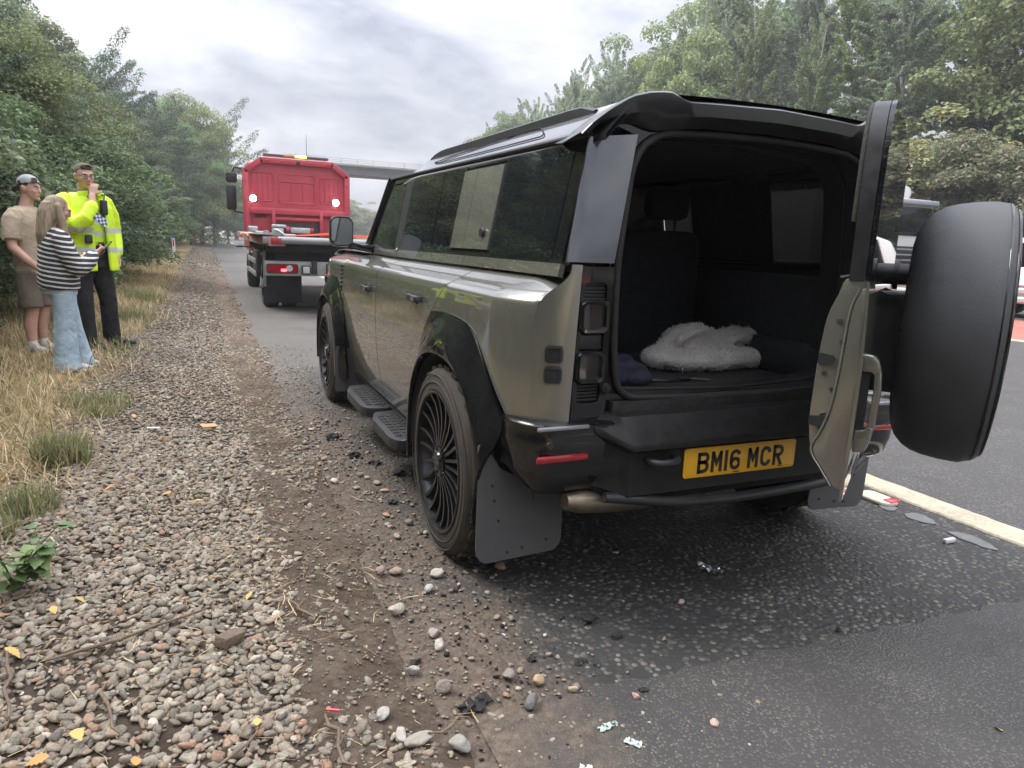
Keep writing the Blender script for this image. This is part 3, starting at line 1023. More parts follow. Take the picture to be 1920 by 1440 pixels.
# greenhouse band
def top_z(y): return 1.660 + 0.014 * (y - .2)
band = [(.165, 1.2435), (.165, top_z(.165)), (1.2, top_z(1.2)), (2.3, top_z(2.3)), (2.92, top_z(2.92)), (3.30, 1.2435)]
opn = [(.26, 1.262), (.26, 1.632), (1.2, 1.645), (2.3, 1.660), (2.80, 1.662), (3.13, 1.262)]
both('window_surround', band, gh_map, GLOSS, 0.06, 0.03, holes=[opn])
def glasspoly(a, b, zb=1.256, slope=0.0):
    return [(a, zb), (a - slope, 1.638 + .014 * (a - .2)), (b, 1.638 + .014 * (b - .2)), (b, zb)]
gm = lambda y, z: gh_map(y, z, 0.003)
both('quarter_glass', glasspoly(.245, .845), gm, GLASSM, 0.05, 0.004)
both('quarter_glass', glasspoly(1.335, 1.68), gm, GLASSM, 0.05, 0.004)
both('rear_door_glass', glasspoly(1.69, 2.30), gm, GLASSM, 0.05, 0.004)
both('front_door_glass', [(2.46, 1.256), (2.46, 1.650), (2.82, 1.652), (3.17, 1.256)], gm, GLASSF, 0.05, 0.004)
both('pillar_trim', [(2.305, 1.256), (2.305, 1.655), (2.455, 1.655), (2.455, 1.256)], gm, SATIN, 0.05, 0.01)
both('panel_backing', [(.78, 1.25), (.78, 1.648), (1.40, 1.654), (1.40, 1.25)], lambda y, z: gh_map(y, z, -0.006), MATTE, 0.08, 0.01)
sp_map = lambda y, z: gh_map(y, z, 0.010)
SP = both('side_panel', [(.85, 1.275), (.85, 1.628), (1.345, 1.634), (1.345, 1.275)], sp_map, PAINT, 0.05, 0.012)
for o_, mir in zip(SP, (1, -1)):
    g = G()
    x, y, z = gh_map(.93, 1.345, 0.012)
    g.cyl((x * mir, y, z), (x * mir - 0.012 * mir, y, z), .021, .019, 20)
    g.obj('round_badge', SATIN, o_)
    x, y, z = gh_map(1.165, 1.45, 0.0105)
    link('panel_seam', mesh('panel_seam', [(gh_map(1.165, zz, .0108)[0] * mir, 1.165 + dy, zz) for zz in (1.278, 1.63) for dy in (-.0015, .0015)], [(0, 1, 3, 2)], MATTE), o_)
# wheel-arch cladding: gloss black, swelling out to the lip
def arch_map(cy):
    def f(y, z):
        r = math.hypot(y - cy, z - WZ)
        k = max(0.0, min(1.0, (0.64 - r) / 0.17))
        k = k * k * (3 - 2 * k)
        x = side_map(y, min(z, 1.10))[0]
        base = max(-x + 0.004, 0.90)
        return (-(base + (1.0 - base) * k), y, z)
    return f
def arch_inner(cy, front=False):
    # slightly squared wheel opening
    pts = []
    for i in range(23):
        a = math.radians(-14 + 208 * i / 22)
        c_, s_ = math.cos(a), math.sin(a)
        rr = 0.452 / (abs(c_) ** 3.2 + abs(s_) ** 3.2) ** (1 / 3.2)
        rr = 0.55 * rr + 0.45 * 0.456
        pts.append((cy + rr * c_, WZ + rr * s_))
    return pts
inr = arch_inner(WY0)          # from front(+y) low, over the top, to the rear low
clad = [(1.328, .27)] + [p for p in RA_s] + [(.235, .66), (.24, .60)] + [(.285, .46), (.318, .30)] + list(reversed(inr))
clad = [p for p in clad]
both('arch_cladding', clad, arch_map(WY0), GLOSS, 0.03, 0.02)
inf = arch_inner(WY1)
cladf = [(3.21, .27)] + FA_s + [(4.40, .60), (4.42, .42), (4.25, .29)] + inf
both('arch_cladding', cladf, arch_map(WY1), GLOSS, 0.03, 0.02)
# dark wheel housings
for cy in (WY0, WY1):
    for s_ in (-1, 1):
        g = G()
        pts = arc(cy, WZ, .452, -5, 185, 18)
        vs = []; fs = []
        for x in (.985 * s_, .60 * s_):
            vs += [(x, p[0], p[1]) for p in pts]
        n = len(pts)
        for i in range(n - 1):
            fs.append((i, i + 1, n + i + 1, n + i))
        fs.append(tuple(range(n, 2 * n)))
        g.add(vs, fs)
        g.obj('wheel_housing', MATTE, car, 60)
# ---- roof
def roof_z(x, y):
    a = min(abs(x) / 0.675, 1.0)
    z = 1.808 - 0.018 * (a / .8) ** 2
    if a > .78: z -= 0.125 * ((a - .78) / .22) ** 1.35
    if y > 2.2: z -= 0.085 * ((y - 2.2) / .75) ** 2
    z += 0.010 * (y - .2) * (1 if y < 2.2 else 0) + (0.02 if y >= 2.2 else 0)
    return z
xs = [-.675 + .675 * 2 * i / 40 for i in range(41)]
ys = [.06, .12, .2, .35, .5] + [.5 + .1 * i for i in range(1, 25)] + [2.96]
rv = [(x * (1 - .03 * max(0, (y - 2.2) / .75) ** 2), y, roof_z(x, y)) for y in ys for x in xs]
rf = []
for j in range(len(ys) - 1):
    for i in range(40):
        a = j * 41 + i
        rf.append((a, a + 1, a + 42, a + 41))
rv2 = [(x, y, z - .02) for x, y, z in rv]
g = G(); g.add(rv, rf); g.add(rv2, [tuple(reversed(f)) for f in rf])
for j in range(len(ys) - 1):
    for i in (0, 40):
        a = j * 41 + i; n = len(rv)
        g.f.append((a, a + 41, n + a + 41, n + a)); g.m.append(0)
for i in range(40):
    a = (len(ys) - 1) * 41 + i; n = len(rv)
    g.f.append((a, a + 1, n + a + 1, n + a)); g.m.append(0)
roof = g.obj('roof', ROOFM, car, 60)
for s_ in (-1, 1):
    g = G()
    vs = []; fs = []
    for y in np.linspace(.33, 2.34, 22):
        k_ = min(1, (y - .33) / .12, (2.34 - y) / .25)
        xr = .556 - .012 * max(0, (y - 1.4)) ** 2
        zt = roof_z(xr, y) + .026 * k_ ** .6
        vs += [(s_ * (xr - .018), y, zt - .05), (s_ * (xr - .012), y, zt), (s_ * (xr + .010), y, zt), (s_ * (xr + .018), y, zt - .006), (s_ * (xr + .02), y, zt - .05)]
    for i in range(21):
        for j in range(4):
            fs.append((i * 5 + j, i * 5 + j + 1, (i + 1) * 5 + j + 1, (i + 1) * 5 + j))
    g.add(*fix_winding(vs, fs))
    g.obj('roof_rail', SATIN, roof, 50)
    # gutter line and recessed roof-side panel
    g = G()
    pts = [(-s_ * 0 + s_ * (gh_hw(y, top_z(y)) + .006), y, top_z(y) + .004) for y in np.linspace(.15, 2.93, 30)]
    g.add(*tube(pts, .009, 6))
    g.obj('roof_gutter', MATTE, roof, 50)
    g = G()
    ol = smooth_poly([(.60, 1.712), (1.05, 1.716), (1.9, 1.726), (2.1, 1.742), (1.0, 1.772), (.75, 1.768)], .05)
    def rs_map(y, z, s=s_):
        # point of the roof side at that height
        lo, hi = .40, .675
        for _ in range(24):
            mid = (lo + hi) / 2
            if roof_z(mid, y) > z: lo = mid
            else: hi = mid
        return (s * (lo + .004), y, z + .002)
    for inset in (0,):
        pl = [rs_map(a, b) for a, b in dens(ol, .04)]
        g.add(*tube(pl, .0028, 5, closed=True))
    g.obj('roof_seam', MATTE, roof, 60)
g = G()
g.add(*bevel(*extrude([(.95, 1.80), (1.16, 1.80), (.99, 1.865), (.965, 1.868)], 'x', .105, .125), .006))
g.obj('shark_fin', GLOSS, roof)
# ---- spoiler over the opening (outline traced in x-z, swept a little forward)
spo_top = [(-.745, 1.655), (-.71, 1.692), (-.655, 1.735), (-.585, 1.778), (-.52, 1.796), (-.452, 1.803), (-.425, 1.795), (-.385, 1.778), (-.275, 1.783), (0, 1.792), (.275, 1.783), (.385, 1.778), (.425, 1.795), (.452, 1.803), (.52, 1.796), (.585, 1.778), (.655, 1.735), (.71, 1.692), (.745, 1.655)]
spo_bot = [(-.70, 1.655), (-.665, 1.690), (-.60, 1.700), (-.54, 1.699), (-.50, 1.690), (-.46, 1.685), (-.40, 1.694), (-.28, 1.707), (0, 1.713), (.28, 1.707), (.40, 1.694), (.46, 1.685), (.50, 1.690), (.54, 1.699), (.60, 1.700), (.665, 1.690), (.70, 1.655)]
def resample(pl, n):
    P = np.array(pl); d = np.r_[0, np.cumsum(np.hypot(*np.diff(P, axis=0).T))]
    t = np.linspace(0, d[-1], n)
    return np.stack([np.interp(t, d, P[:, 0]), np.interp(t, d, P[:, 1])], -1)
A_, B_ = resample(spo_top, 61), resample(spo_bot, 61)
sv = []; sf = []
for i in range(61):
    xa, za = A_[i]; xb, zb = B_[i]
    fl = min(1, abs(xa) / .74)
    yr = .035 + .055 * fl ** 3
    rows = [(xb, yr + .055, zb), (xb * .6 + xa * .4, yr + .004, zb * .6 + za * .4), (xa, yr, za - .006), (xa, yr + .008, za), (xa * .985, yr + .16, za + .004 - .02 * fl), (xa * .97, yr + .28, min(za, roof_z(xa, .3)) - .004)]
    sv += rows
k = 6
for i in range(60):
    for j in range(5):
        a = i * k + j
        sf.append((a, a + 1, a + k + 1, a + k))
g = G(); g.add(sv, sf)
g.obj('roof_spoiler', mk('spoiler_grey', (0.028, 0.029, 0.032), 0.32, coat=0.4, var=0.2, vscale=8), car, 50)
# ---- rear frame around the opening
OPEN = smooth_poly([(-.545, .775), (-.572, .96), (-.580, 1.24), (-.535, 1.685), (0, 1.712), (.535, 1.685), (.580, 1.24), (.572, .96), (.545, .775), (0, .752)],
                   [.09, .05, .1, .16, .3, .16, .1, .05, .09, .2], 6)
def rear_map(x, z): return (x, .125 - .05 * max(0, (z - 1.2)) * .0 + .00 * x, z)
rframe = [(-.598, .70), (-.592, 1.24), (-.530, 1.672), (-.60, 1.692), (-.45, 1.735), (0, 1.75), (.45, 1.735), (.60, 1.692), (.530, 1.672), (.592, 1.24), (.598, .70)]
me = panel_mesh('rear_frame', rframe, rear_map, GLOSS, .05, .03, [OPEN])
link('rear_frame', me, car)
def ring(poly, map3, r, name, mat, parent):
    g = G(); g.add(*tube([map3(a, b) for a, b in dens(poly, .04)], r, 8, closed=True))
    return g.obj(name, mat, parent, 60)
ring([(a * .985, 1.235 + (b - 1.235) * .985) for a, b in OPEN], lambda a, b: (a, .115, b), .013, 'door_seal', RUBBER, car)
ring([(a * .955, 1.235 + (b - 1.235) * .955) for a, b in OPEN], lambda a, b: (a, .20, b), .008, 'inner_seal', RUBBER, car)
# inner reveal
vs = []; fs = []
dp = dens(OPEN, .05)
for a, b in dp:
    vs += [(a, .118, b), (a * .955, .21, 1.235 + (b - 1.235) * .955), (a * .95, .30, 1.235 + (b - 1.235) * .95)]
n = len(dp)
for i in range(n):
    j = (i + 1) % n
    for q_ in (0, 1):
        fs.append((i * 3 + q_, j * 3 + q_, j * 3 + q_ + 1, i * 3 + q_ + 1))
g = G(); g.add(vs, fs); g.obj('opening_reveal', SATIN, car, 60)
# D-pillars: smooth grey gloss panels
PIL = mk('pillar_gloss', (0.13, 0.135, 0.148), 0.07, coat=1.0, spec=0.6, var=0.12, vscale=5, metal=0.8)
for s_ in (-1, 1):
    def dp_map(u, z, s=s_):
        k_ = (z - 1.245) / .415
        xo = -.752 + .064 * k_; xi = -.590 + .058 * k_
        return (s * -1 * (xo + (xi - xo) * u) * 1, .15 - .048 * u ** .8 if u > 0 else .15, z)
    me = panel_mesh('rear_pillar', [(0, 1.25), (0, 1.652), (1, 1.668), (1, 1.25)], lambda u, z: dp_map(u, z), PIL, .08, .02)
    link('rear_pillar', me, car)
    # painted corner panel with two square vents
    def cp_map(u, z, s=s_):
        k_ = max(0, z - 1.05) / .19
        xo = -.858; xi = -.738 + .022 * (z - .71) / .53
        x = xo + (xi - xo) * u
        y = .158 - .068 * u - .010 * math.sin(math.pi * u)
        return (-s * x, y, z)
    cpo = [(0.02, .70), (0.0, 1.0), (.03, 1.06), (.12, 1.115), (.34, 1.155), (.60, 1.185), (.74, 1.21), (.78, 1.243), (1.0, 1.243), (1.0, .715)]
    cpo = [(a, b) for a, b in cpo]
    me = panel_mesh('corner_panel', spline(cpo[:8], 3) + cpo[8:], cp_map, PAINT, .03, .02)
    cpn = link('corner_panel', me, car)
    for zc_ in (.946, .876):
        g = G()
        c0 = Vector(cp_map(.50, zc_)); n_ = Vector((s_ * .46, -.887, 0)); u_ = Vector((.887 * s_, .46, 0)) * (1)
        u_ = Vector((-n_.y, n_.x, 0))
        o_l = rrect(0, 0, .062, .060, .016, 4); i_l = rrect(0, 0, .042, .042, .008, 4)
        vs = []; fs = []
        m_ = len(o_l)
        for (pl, dn) in ((o_l, -.004), (o_l, .009), (i_l, .010), (i_l, .002)):
            vs += [c0 + u_ * p[0] + Vector((0, 0, 1)) * p[1] + n_ * dn for p in pl]
        for r_ in range(3):
            for i in range(m_):
                j = (i + 1) % m_
                fs.append((r_ * m_ + i, r_ * m_ + j, (r_ + 1) * m_ + j, (r_ + 1) * m_ + i))
        fs.append(tuple(range(3 * m_, 4 * m_)))
        vs, fs = fix_winding(vs, fs)
        g.add(vs, fs)
        g.obj('corner_vent', SATIN, cpn, 40)
    # lamp panel
    def lp_map(x, z, s=s_): return (s * x * -1 if s < 0 else x, .098, z)
    lpx0, lpx1 = .728, .596
    lp = [(lpx0 - .0, .712), (lpx0 - .016, 1.238), (lpx1 - .006, 1.238), (lpx1, .712)]
    slot = smooth_poly([(.712, .775), (.700, 1.185), (.612, 1.185), (.620, .775)], .018)
    me = panel_mesh('lamp_panel', lp, lambda x, z, s=s_: (s * x, .098, z), GLOSS, .05, .02, [slot])
    lpo = link('lamp_panel', me, car)
    g = G()
    g.box((s_ * .66, .128, .98), (.13, .01, .45))
    for k_ in range(5):
        g.box((s_ * .657, .112, 1.13 + k_ * .012), (.085, .012, .006), .001)
        g.box((s_ * .664, .112, .785 + k_ * .012), (.085, .012, .006), .001)
    g.box((s_ * .66, .114, .985), (.085, .02, .05), .004)
    g.obj('lamp_recess', SATIN, lpo)
    for zc_, xc_ in ((1.072, .663), (.900, .668)):
        g = G()
        ol = rrect(xc_, zc_, .112, .112, .026, 5); il = rrect(xc_, zc_, .086, .086, .016, 5)
        vs = []; fs = []
        m_ = len(ol)
        for pl, yy in ((ol, .125), (ol, .083), (rrect(xc_, zc_, .104, .104, .022, 5), .077), (il, .079), (il, .098)):
            vs += [(s_ * p[0], yy, p[1]) for p in pl]
        for r_ in range(4):
            for i in range(m_):
                j = (i + 1) % m_
                fs.append((r_ * m_ + i, r_ * m_ + j, (r_ + 1) * m_ + j, (r_ + 1) * m_ + i))
        g.add(*fix_winding(vs, fs))
        lamp = g.obj('tail_lamp', GLOSS, lpo, 40)
        g = G()
        g.add(*fix_winding(*extrude(il, 'y', .094, .12)))
        for i in range(len(g.v)):
            g.v[i] = (g.v[i][0] * s_, g.v[i][1], g.v[i][2])
        g.obj('lens', SMOKELENS, lamp)
# latch striker and buffer on the body
g = G(); g.cyl((-.598, .118, .825), (-.598, .085, .825), .022, .016, 16); g.cyl((-.598, .085, .825), (-.598, .075, .825), .008, .008, 10)
g.obj('door_buffer', RUBBER, car)
# ---- bumper
BUMP = MATS['gloss_black']
g = G()
# corner and side section: swept profile following the plan of the rear
path = [(-.905, .37), (-.915, .26), (-.895, .155), (-.85, .088), (-.78, .062), (-.66, .055), (-.55, .05), (0, .045), (.55, .05), (.66, .055), (.78, .062), (.85, .088), (.895, .155), (.915, .26), (.905, .37)]
ps = spline(path, 4)
prof = [(-.10, .715), (-.015, .715), (.0, .705), (.0, .66), (.004, .645), (.0, .60), (-.002, .54), (-.02, .475), (-.045, .455), (-.10, .45)]
vs = []; fs = []
for i, p in enumerate(ps):
    a = Vector(ps[max(i - 1, 0)]); b = Vector(ps[min(i + 1, len(ps) - 1)])
    d = (b - a).normalized(); n_ = Vector((d.y, -d.x))
    lift = 0.055 * max(0, (p[1] - .1) / .26) ** 1.2
    for o_, z_ in prof:
        zz = z_ + (lift * 2.2 if z_ < .5 else 0)
        vs.append((p[0] + n_.x * o_, p[1] + n_.y * o_, zz))
k = len(prof)
for i in range(len(ps) - 1):
    for j in range(k - 1):
        fs.append((i * k + j, i * k + j + 1, (i + 1) * k + j + 1, (i + 1) * k + j))
g.add(*fix_winding(vs, fs))
bumper = g.obj('rear_bumper', BUMP, car, 40)
# centre step: sloped tread plate over the number plate recess
g = G()
step_prof = [(.12, .735), (.055, .728), (-.030, .652), (-.036, .640), (-.036, .628), (-.018, .622), (-.004, .61), (-.004, .50), (-.012, .46), (.02, .425), (.12, .42)]
xs_ = [-.655, -.64, -.60, -.56, -.545] + list(np.linspace(-.5, .5, 9)) + [.545, .56, .60, .64, .655]
vs = []; fs = []
for x in xs_:
    e_ = max(0, (abs(x) - .545) / .11)
    for (y_, z_) in step_prof:
        yy = y_ + e_ * .085 if y_ < .06 else y_
        zz = z_ + (e_ * .05 if .60 < z_ < .68 else 0) + (e_ * .03 if z_ < .47 else 0)
        vs.append((x, yy, zz))
k = len(step_prof)
for i in range(len(xs_) - 1):
    for j in range(k - 1):
        fs.append((i * k + j, i * k + j + 1, (i + 1) * k + j + 1, (i + 1) * k + j))
for e0 in (0, len(xs_) - 1):
    fs.append(tuple(e0 * k + j for j in range(k)))
g.add(*fix_winding(vs, fs))
g.obj('bumper_step', mk('scuffed_black', (0.010, 0.010, 0.011), 0.42, color2=(0.024, 0.023, 0.022), vscale=22, bump=0.12, bscale=180, rvar=0.12, spec=.18), bumper, 30)
for s_ in (-1, 1):
    g = G(); g.box((s_ * .772, .058, .703), (.195, .012, .014), .004); g.obj('bumper_strip', CHROME if False else mk('pale_trim', (.36, .36, .38), .25, metal=.6), bumper)
    g = G(); g.box((s_ * .772, .056, .598), (.195, .014, .024), .006); g.obj('reflector', REDLENS, bumper)
    g = G(); g.cyl((s_ * .82, .066, .645), (s_ * .82, .052, .645), .012, .012, 16); g.obj('parking_sensor', SATIN, bumper)
    g = G(); g.add(*tube(spline([(s_ * .47, .01, .585), (s_ * .475, -.035, .585), (s_ * .44, -.055, .583), (s_ * .39, -.050, .583), (s_ * .365, -.03, .585), (s_ * .365, .0, .588)], 5), .013, 10)); g.obj('tow_eye', SATIN, bumper, 60)
g = G(); g.add(*tube(spline([(-.62, .02, .455), (-.3, -.02, .418), (.1, -.025, .415), (.45, -.01, .43), (.66, .06, .47)], 6), .02, 8)); g.obj('bumper_lip', SATIN, bumper, 60)
# number plate
PCX, PCZ = -.0593, .556
plate = G()
plate.add(*bevel(*extrude(rrect(PCX, PCZ, .52, .111, .012, 4), 'y', -.0115, -.0062), .001))
npl = plate.obj('number_plate', YELLOWM, bumper)
def stroke(pts, w, closed=False):
    """flat thick polyline with mitred joints, 2-D"""
    P = [Vector(p) for p in pts]
    k = len(P)
    Lf = []; Rt = []
    for i in range(k):
        if closed: d0 = (P[i] - P[i - 1]).normalized(); d1 = (P[(i + 1) % k] - P[i]).normalized()
        else:
            d0 = (P[i] - P[i - 1]).normalized() if i > 0 else (P[1] - P[0]).normalized()
            d1 = (P[i + 1] - P[i]).normalized() if i < k - 1 else d0
        n0 = Vector((-d0.y, d0.x)); n1 = Vector((-d1.y, d1.x))
        m_ = (n0 + n1); m_ = m_.normalized() if m_.length > 1e-6 else n0
        s = 1 / max(.45, m_.dot(n0))
        Lf.append(P[i] + m_ * (w / 2 * s)); Rt.append(P[i] - m_ * (w / 2 * s))
    return Lf, Rt
def text_mesh(name, glyphs, y, mat, parent, depth=.0012, origin=(0, 0), flipx=1):
    g = G()
    for pts, w, closed, ox in glyphs:
        Lf, Rt = stroke(pts, w, closed)
        n = len(Lf)
        for i in range(n if closed else n - 1):
            j = (i + 1) % n
            q_ = [Lf[i], Lf[j], Rt[j], Rt[i]]
            vs = [(origin[0] + flipx * (p.x + ox), y, origin[1] + p.y) for p in q_] + [(origin[0] + flipx * (p.x + ox), y + depth, origin[1] + p.y) for p in q_]
            g.add(*fix_winding(vs, [(0, 1, 2, 3), (7, 6, 5, 4), (0, 4, 5, 1), (1, 5, 6, 2), (2, 6, 7, 3), (3, 7, 4, 0)]))
    return g.obj(name, mat, parent, None)
S_ = .0137; h_ = S_ / 2; CW, CH = .050, .079
def rc(cx, cy, r, a0, a1, n=6): return [(cx + r * math.cos(math.radians(a0 + (a1 - a0) * i / n)), cy + r * math.sin(math.radians(a0 + (a1 - a0) * i / n))) for i in range(n + 1)]
GL = {
 'B': [([(h_, 0), (h_, CH)], 0), ([(0, CH - h_)] + rc(CW - h_ - .013, CH - h_ - .0150, .0150, 90, -90) + [(0, CH / 2 + .0015)], 0), ([(0, CH / 2 + .0015)] + rc(CW - h_ - .0155, h_ + .0175, .0170, 90, -90) + [(0, h_)], 0)],
 'M': [([(h_, 0), (h_, CH)], 0), ([(CW - h_, 0), (CW - h_, CH)], 0), ([(h_, CH - .004), (CW / 2, CH * .42), (CW - h_, CH - .004)], 0)],
 '1': [([(h_, 0), (h_, CH)], 0)],
 '6': [(rc(CW / 2, CH - h_ - .0185, .0183, 15, 180) + rc(CW / 2, h_ + .0185, .0183, 180, 360) + rc(CW / 2, CH * .56 - .0185 - .001, .0183, 0, 180), 0)],
 'C': [(rc(CW / 2, CH - h_ - .0185, .0183, 0, 180) + rc(CW / 2, h_ + .0185, .0183, 180, 360), 0)],
 'R': [([(h_, 0), (h_, CH)], 0), ([(0, CH - h_)] + rc(CW - h_ - .015, CH - h_ - .0160, .0160, 90, -90) + [(0, CH - 2 * h_ - .0254)], 0), ([(CW * .45, CH * .46), (CW - h_ - .001, 0)], 0)],
}
x0 = PCX - .201
for ch in 'BM16 MCR':
    if ch == ' ':
        x0 += .022; continue
    text_mesh('plate_character', [(p, S_, bool(c), 0) for p, c in GL[ch]], -.0128, TEXTM, npl, origin=(x0, PCZ - CH / 2 - .002))
    x0 += (S_ if ch == '1' else CW) + .011
g = G(); g.box((PCX - .02, -.0121, PCZ - .049), (.03, .001, .0035)); g.obj('plate_marking', TEXTM, npl); 
g = G(); g.box((PCX + .19, -.0121, PCZ - .046), (.022, .001, .003)); g.obj('plate_marking', TEXTM, npl)
# ---- underbody, exhaust
g = G(); g.box((0, 2.3, .36), (1.3, 4.0, .14), .03); g.box((0, .55, .47), (1.1, .9, .06)); g.obj('underbody', MATTE, car)
g = G(); g.add(*tube(spline([(-.74, .085, .430), (-.52, .10, .405), (-.25, .16, .385), (.0, .24, .38)], 4), [.028] + [.042] * 12, 12)); g.add(*tube([(.0, .24, .38), (.2, .4, .38), (.25, .7, .38)], .03, 10))
g.obj('exhaust', mk('heat_stained_steel', (.30, .26, .20), .42, metal=.8, color2=(.16, .12, .08), vscale=9), car, 60)
g = G(); g.box((.33, .28, .41), (.34, .03, .05), .012); g.obj('silencer_bracket', mk('heat_stained_steel', (.3, .26, .2)), car)
# ---- mud flaps
def flap(name, pts, y, s_=1):
    g = G(); g.ext(smooth_poly(pts, .02, 3), 'y', y, y + .009); 
    for i in range(len(g.v)): g.v[i] = (g.v[i][0] * s_, g.v[i][1] + (.02 * (.5 - g.v[i][2])), g.v[i][2])
    return g.obj(name, FLAPM, car, 30)
flap_pts = [(-.965, .60), (-.99, .60), (-.985, .17), (-.955, .135), (-.66, .150), (-.635, .185), (-.64, .40), (-.78, .44), (-.90, .50)]
for s_ in (1, -1):
    fo = flap('mud_flap', flap_pts, .284, s_)
    for bx, bz in ((-.93, .44), (-.92, .38), (-.90, .30), (-.80, .18), (-.86, .17), (-.70, .20)):
        g = G(); g.cyl((bx * s_, .284 + .02 * (.5 - bz) + .002, bz), (bx * s_, .284 + .02 * (.5 - bz) - .005, bz), .006, .005, 8); g.obj('bolt', SATIN, fo)
    flap('mud_flap', [(-.99, .52), (-1.0, .17), (-.74, .17), (-.72, .40), (-.85, .48)], 3.26, s_)
# ---- side steps
TREADP = mesh('tread_pad', *rbox((0, 0, 0), (.034, .045, .006), .002), MATTE, 30)
for s_ in (-1, 1):
    for ya, yb in ((2.16, 2.90), (1.42, 2.10)):
        g = G()
        out_l = [(-.80, ya), (-.985, ya + .02), (-1.015, ya + .10), (-1.015, yb - .18), (-.97, yb - .02), (-.80, yb)]
        vs, fs = extrude(smooth_poly(out_l, .03, 3), 'z', .235, .295)
        g.add(*bevel(vs, fs, .010))
        for i in range(len(g.v)): g.v[i] = (-g.v[i][0] * s_ * -1 * -1 if False else (g.v[i][0] if s_ < 0 else -g.v[i][0]), g.v[i][1], g.v[i][2])
        g.v, g.f = fix_winding(g.v, g.f)[0], [tuple(x) for x in fix_winding(g.v, g.f)[1]]; g.m = [0] * len(g.f)
        st = g.obj('side_step', SATIN, car, 30)
        for r_ in range(3):
            for c_ in range(8):
                tp = link('tread_pad', TREADP, st, (s_ * (.86 + r_ * .05), ya + .12 + c_ * (yb - ya - .26) / 7, .297))
        for yy in (ya + .15, yb - .15):
            g = G(); g.cyl((s_ * .70, yy, .27), (s_ * .85, yy, .265), .02, .02, 10); g.obj('step_bracket', MATTE, st)
# ---- door handles and mirrors
def handle(y, z, s_, part):
    x = side_map(y, z)[0]
    g = G()
    b_ = abs(x)
    pts = [(s_ * (b_ + .002), y - .09, z), (s_ * (b_ + .030), y - .075, z + .002), (s_ * (b_ + .034), y, z + .004), (s_ * (b_ + .030), y + .075, z + .002), (s_ * (b_ + .002), y + .09, z)]
    vs = []; fs = []
    for p in spline(pts, 3):
        for dx, dz in ((-.006, -.016), (.006, -.014), (.007, .012), (-.006, .016)):
            vs.append((p[0] + s_ * dx, p[1], p[2] + dz))
    n = len(vs) // 4
    for i in range(n - 1):
        for j in range(4):
            l = (j + 1) % 4
            fs.append((i * 4 + j, i * 4 + l, (i + 1) * 4 + l, (i + 1) * 4 + j))
    g.add(*fix_winding(vs, fs))
    g.obj('handle', SATIN, part, 50)
    g = G(); g.box((s_ * (b_ + .034), y - .045, z + .003), (.014, .05, .024), .005); g.obj('handle_trim', mk('brushed_trim', (.62, .62, .6), .25, metal=1.0), part)
    g = G(); g.add(*ball((s_ * (b_ - .012), y, z), (.02, .055, .04), 12)); g.obj('handle_cup', MATTE, part, 180)
for i_, s_ in ((0, -1), (1, 1)):
    handle(2.44, 1.0, s_, FD[i_]); handle(1.33, 1.03, s_, RD[i_])
    g = G()
    body_ = rrect(0, 0, .165, .205, .05, 5)
    vs = []; fs = []
    cxm, cym, czm = s_ * .985, 3.06, 1.345
    for sc, yo in ((.98, -.045), (1.0, -.03), (1.0, .02), (.85, .07), (.5, .10)):
        vs += [(cxm + p[0] * sc * .95 * (1), cym + yo, czm + p[1] * sc) for p in body_]
    m_ = len(body_)
    for r_ in range(4):
        for i in range(m_):
            j = (i + 1) % m_
            fs.append((r_ * m_ + i, r_ * m_ + j, (r_ + 1) * m_ + j, (r_ + 1) * m_ + i))
    fs.append(tuple(range(m_))); fs.append(tuple(range(4 * m_, 5 * m_)))
    g.add(*fix_winding(vs, fs))
    g.add(*tube([(s_ * .92, 3.08, 1.255), (s_ * .83, 3.10, 1.235), (s_ * .75, 3.12, 1.235)], [.03, .028, .035], 8))
    mir = g.obj('door_mirror', GLOSS, car, 45)
    g = G()
    g.ext(rrect(cxm, czm, .140, .178, .04, 5), 'y', cym - .0475, cym - .0445)
    g.obj('mirror_glass', mk('mirror_glass', (.35, .37, .38), .03, metal=1.0), mir)
# ---- bonnet, screen, nose
def bonnet(x, y):
    return (x, y, 1.205 + .035 * (1 - (x / .80) ** 2) - .055 * max(0, (y - 4.2) / .35) ** 2)
xs = np.linspace(-.79, .79, 17); ys = np.linspace(3.18, 4.55, 14)
vs = [bonnet(x, y) for y in ys for x in xs]; fs = [(j * 17 + i, j * 17 + i + 1, (j + 1) * 17 + i + 1, (j + 1) * 17 + i) for j in range(13) for i in range(16)]
g = G(); g.add(vs, fs); g.obj('bonnet', PAINT, car, 60)
g = G()
wb = [(-.74, 3.32, 1.225), (.74, 3.32, 1.225), (.64, 2.93, 1.715), (-.64, 2.93, 1.715)]
vs = []; fs = []
for j in range(9):
    for i in range(13):
        u = i / 12; w_ = j / 8
        a = Vector(wb[0]).lerp(Vector(wb[1]), u); b = Vector(wb[3]).lerp(Vector(wb[2]), u)
        p = a.lerp(b, w_); p.y += .06 * math.sin(math.pi * u) ; vs.append(p)
fs = [(j * 13 + i, j * 13 + i + 1, (j + 1) * 13 + i + 1, (j + 1) * 13 + i) for j in range(8) for i in range(12)]
g.add(vs, fs); g.obj('windscreen', GLASSF, car, 60)
for s_ in (-1, 1):
    g = G(); g.add(*tube([(s_ * .752, 3.31, 1.235), (s_ * .70, 3.10, 1.49), (s_ * .660, 2.92, 1.715)], .022, 8)); g.obj('screen_pillar', GLOSS, car, 60)
g = G()
g.box((0, 4.50, .93), (1.56, .16, .46), .05); g.box((0, 4.55, .55), (1.66, .16, .34), .05)
nose = g.obj('front_bumper', GLOSS, car)
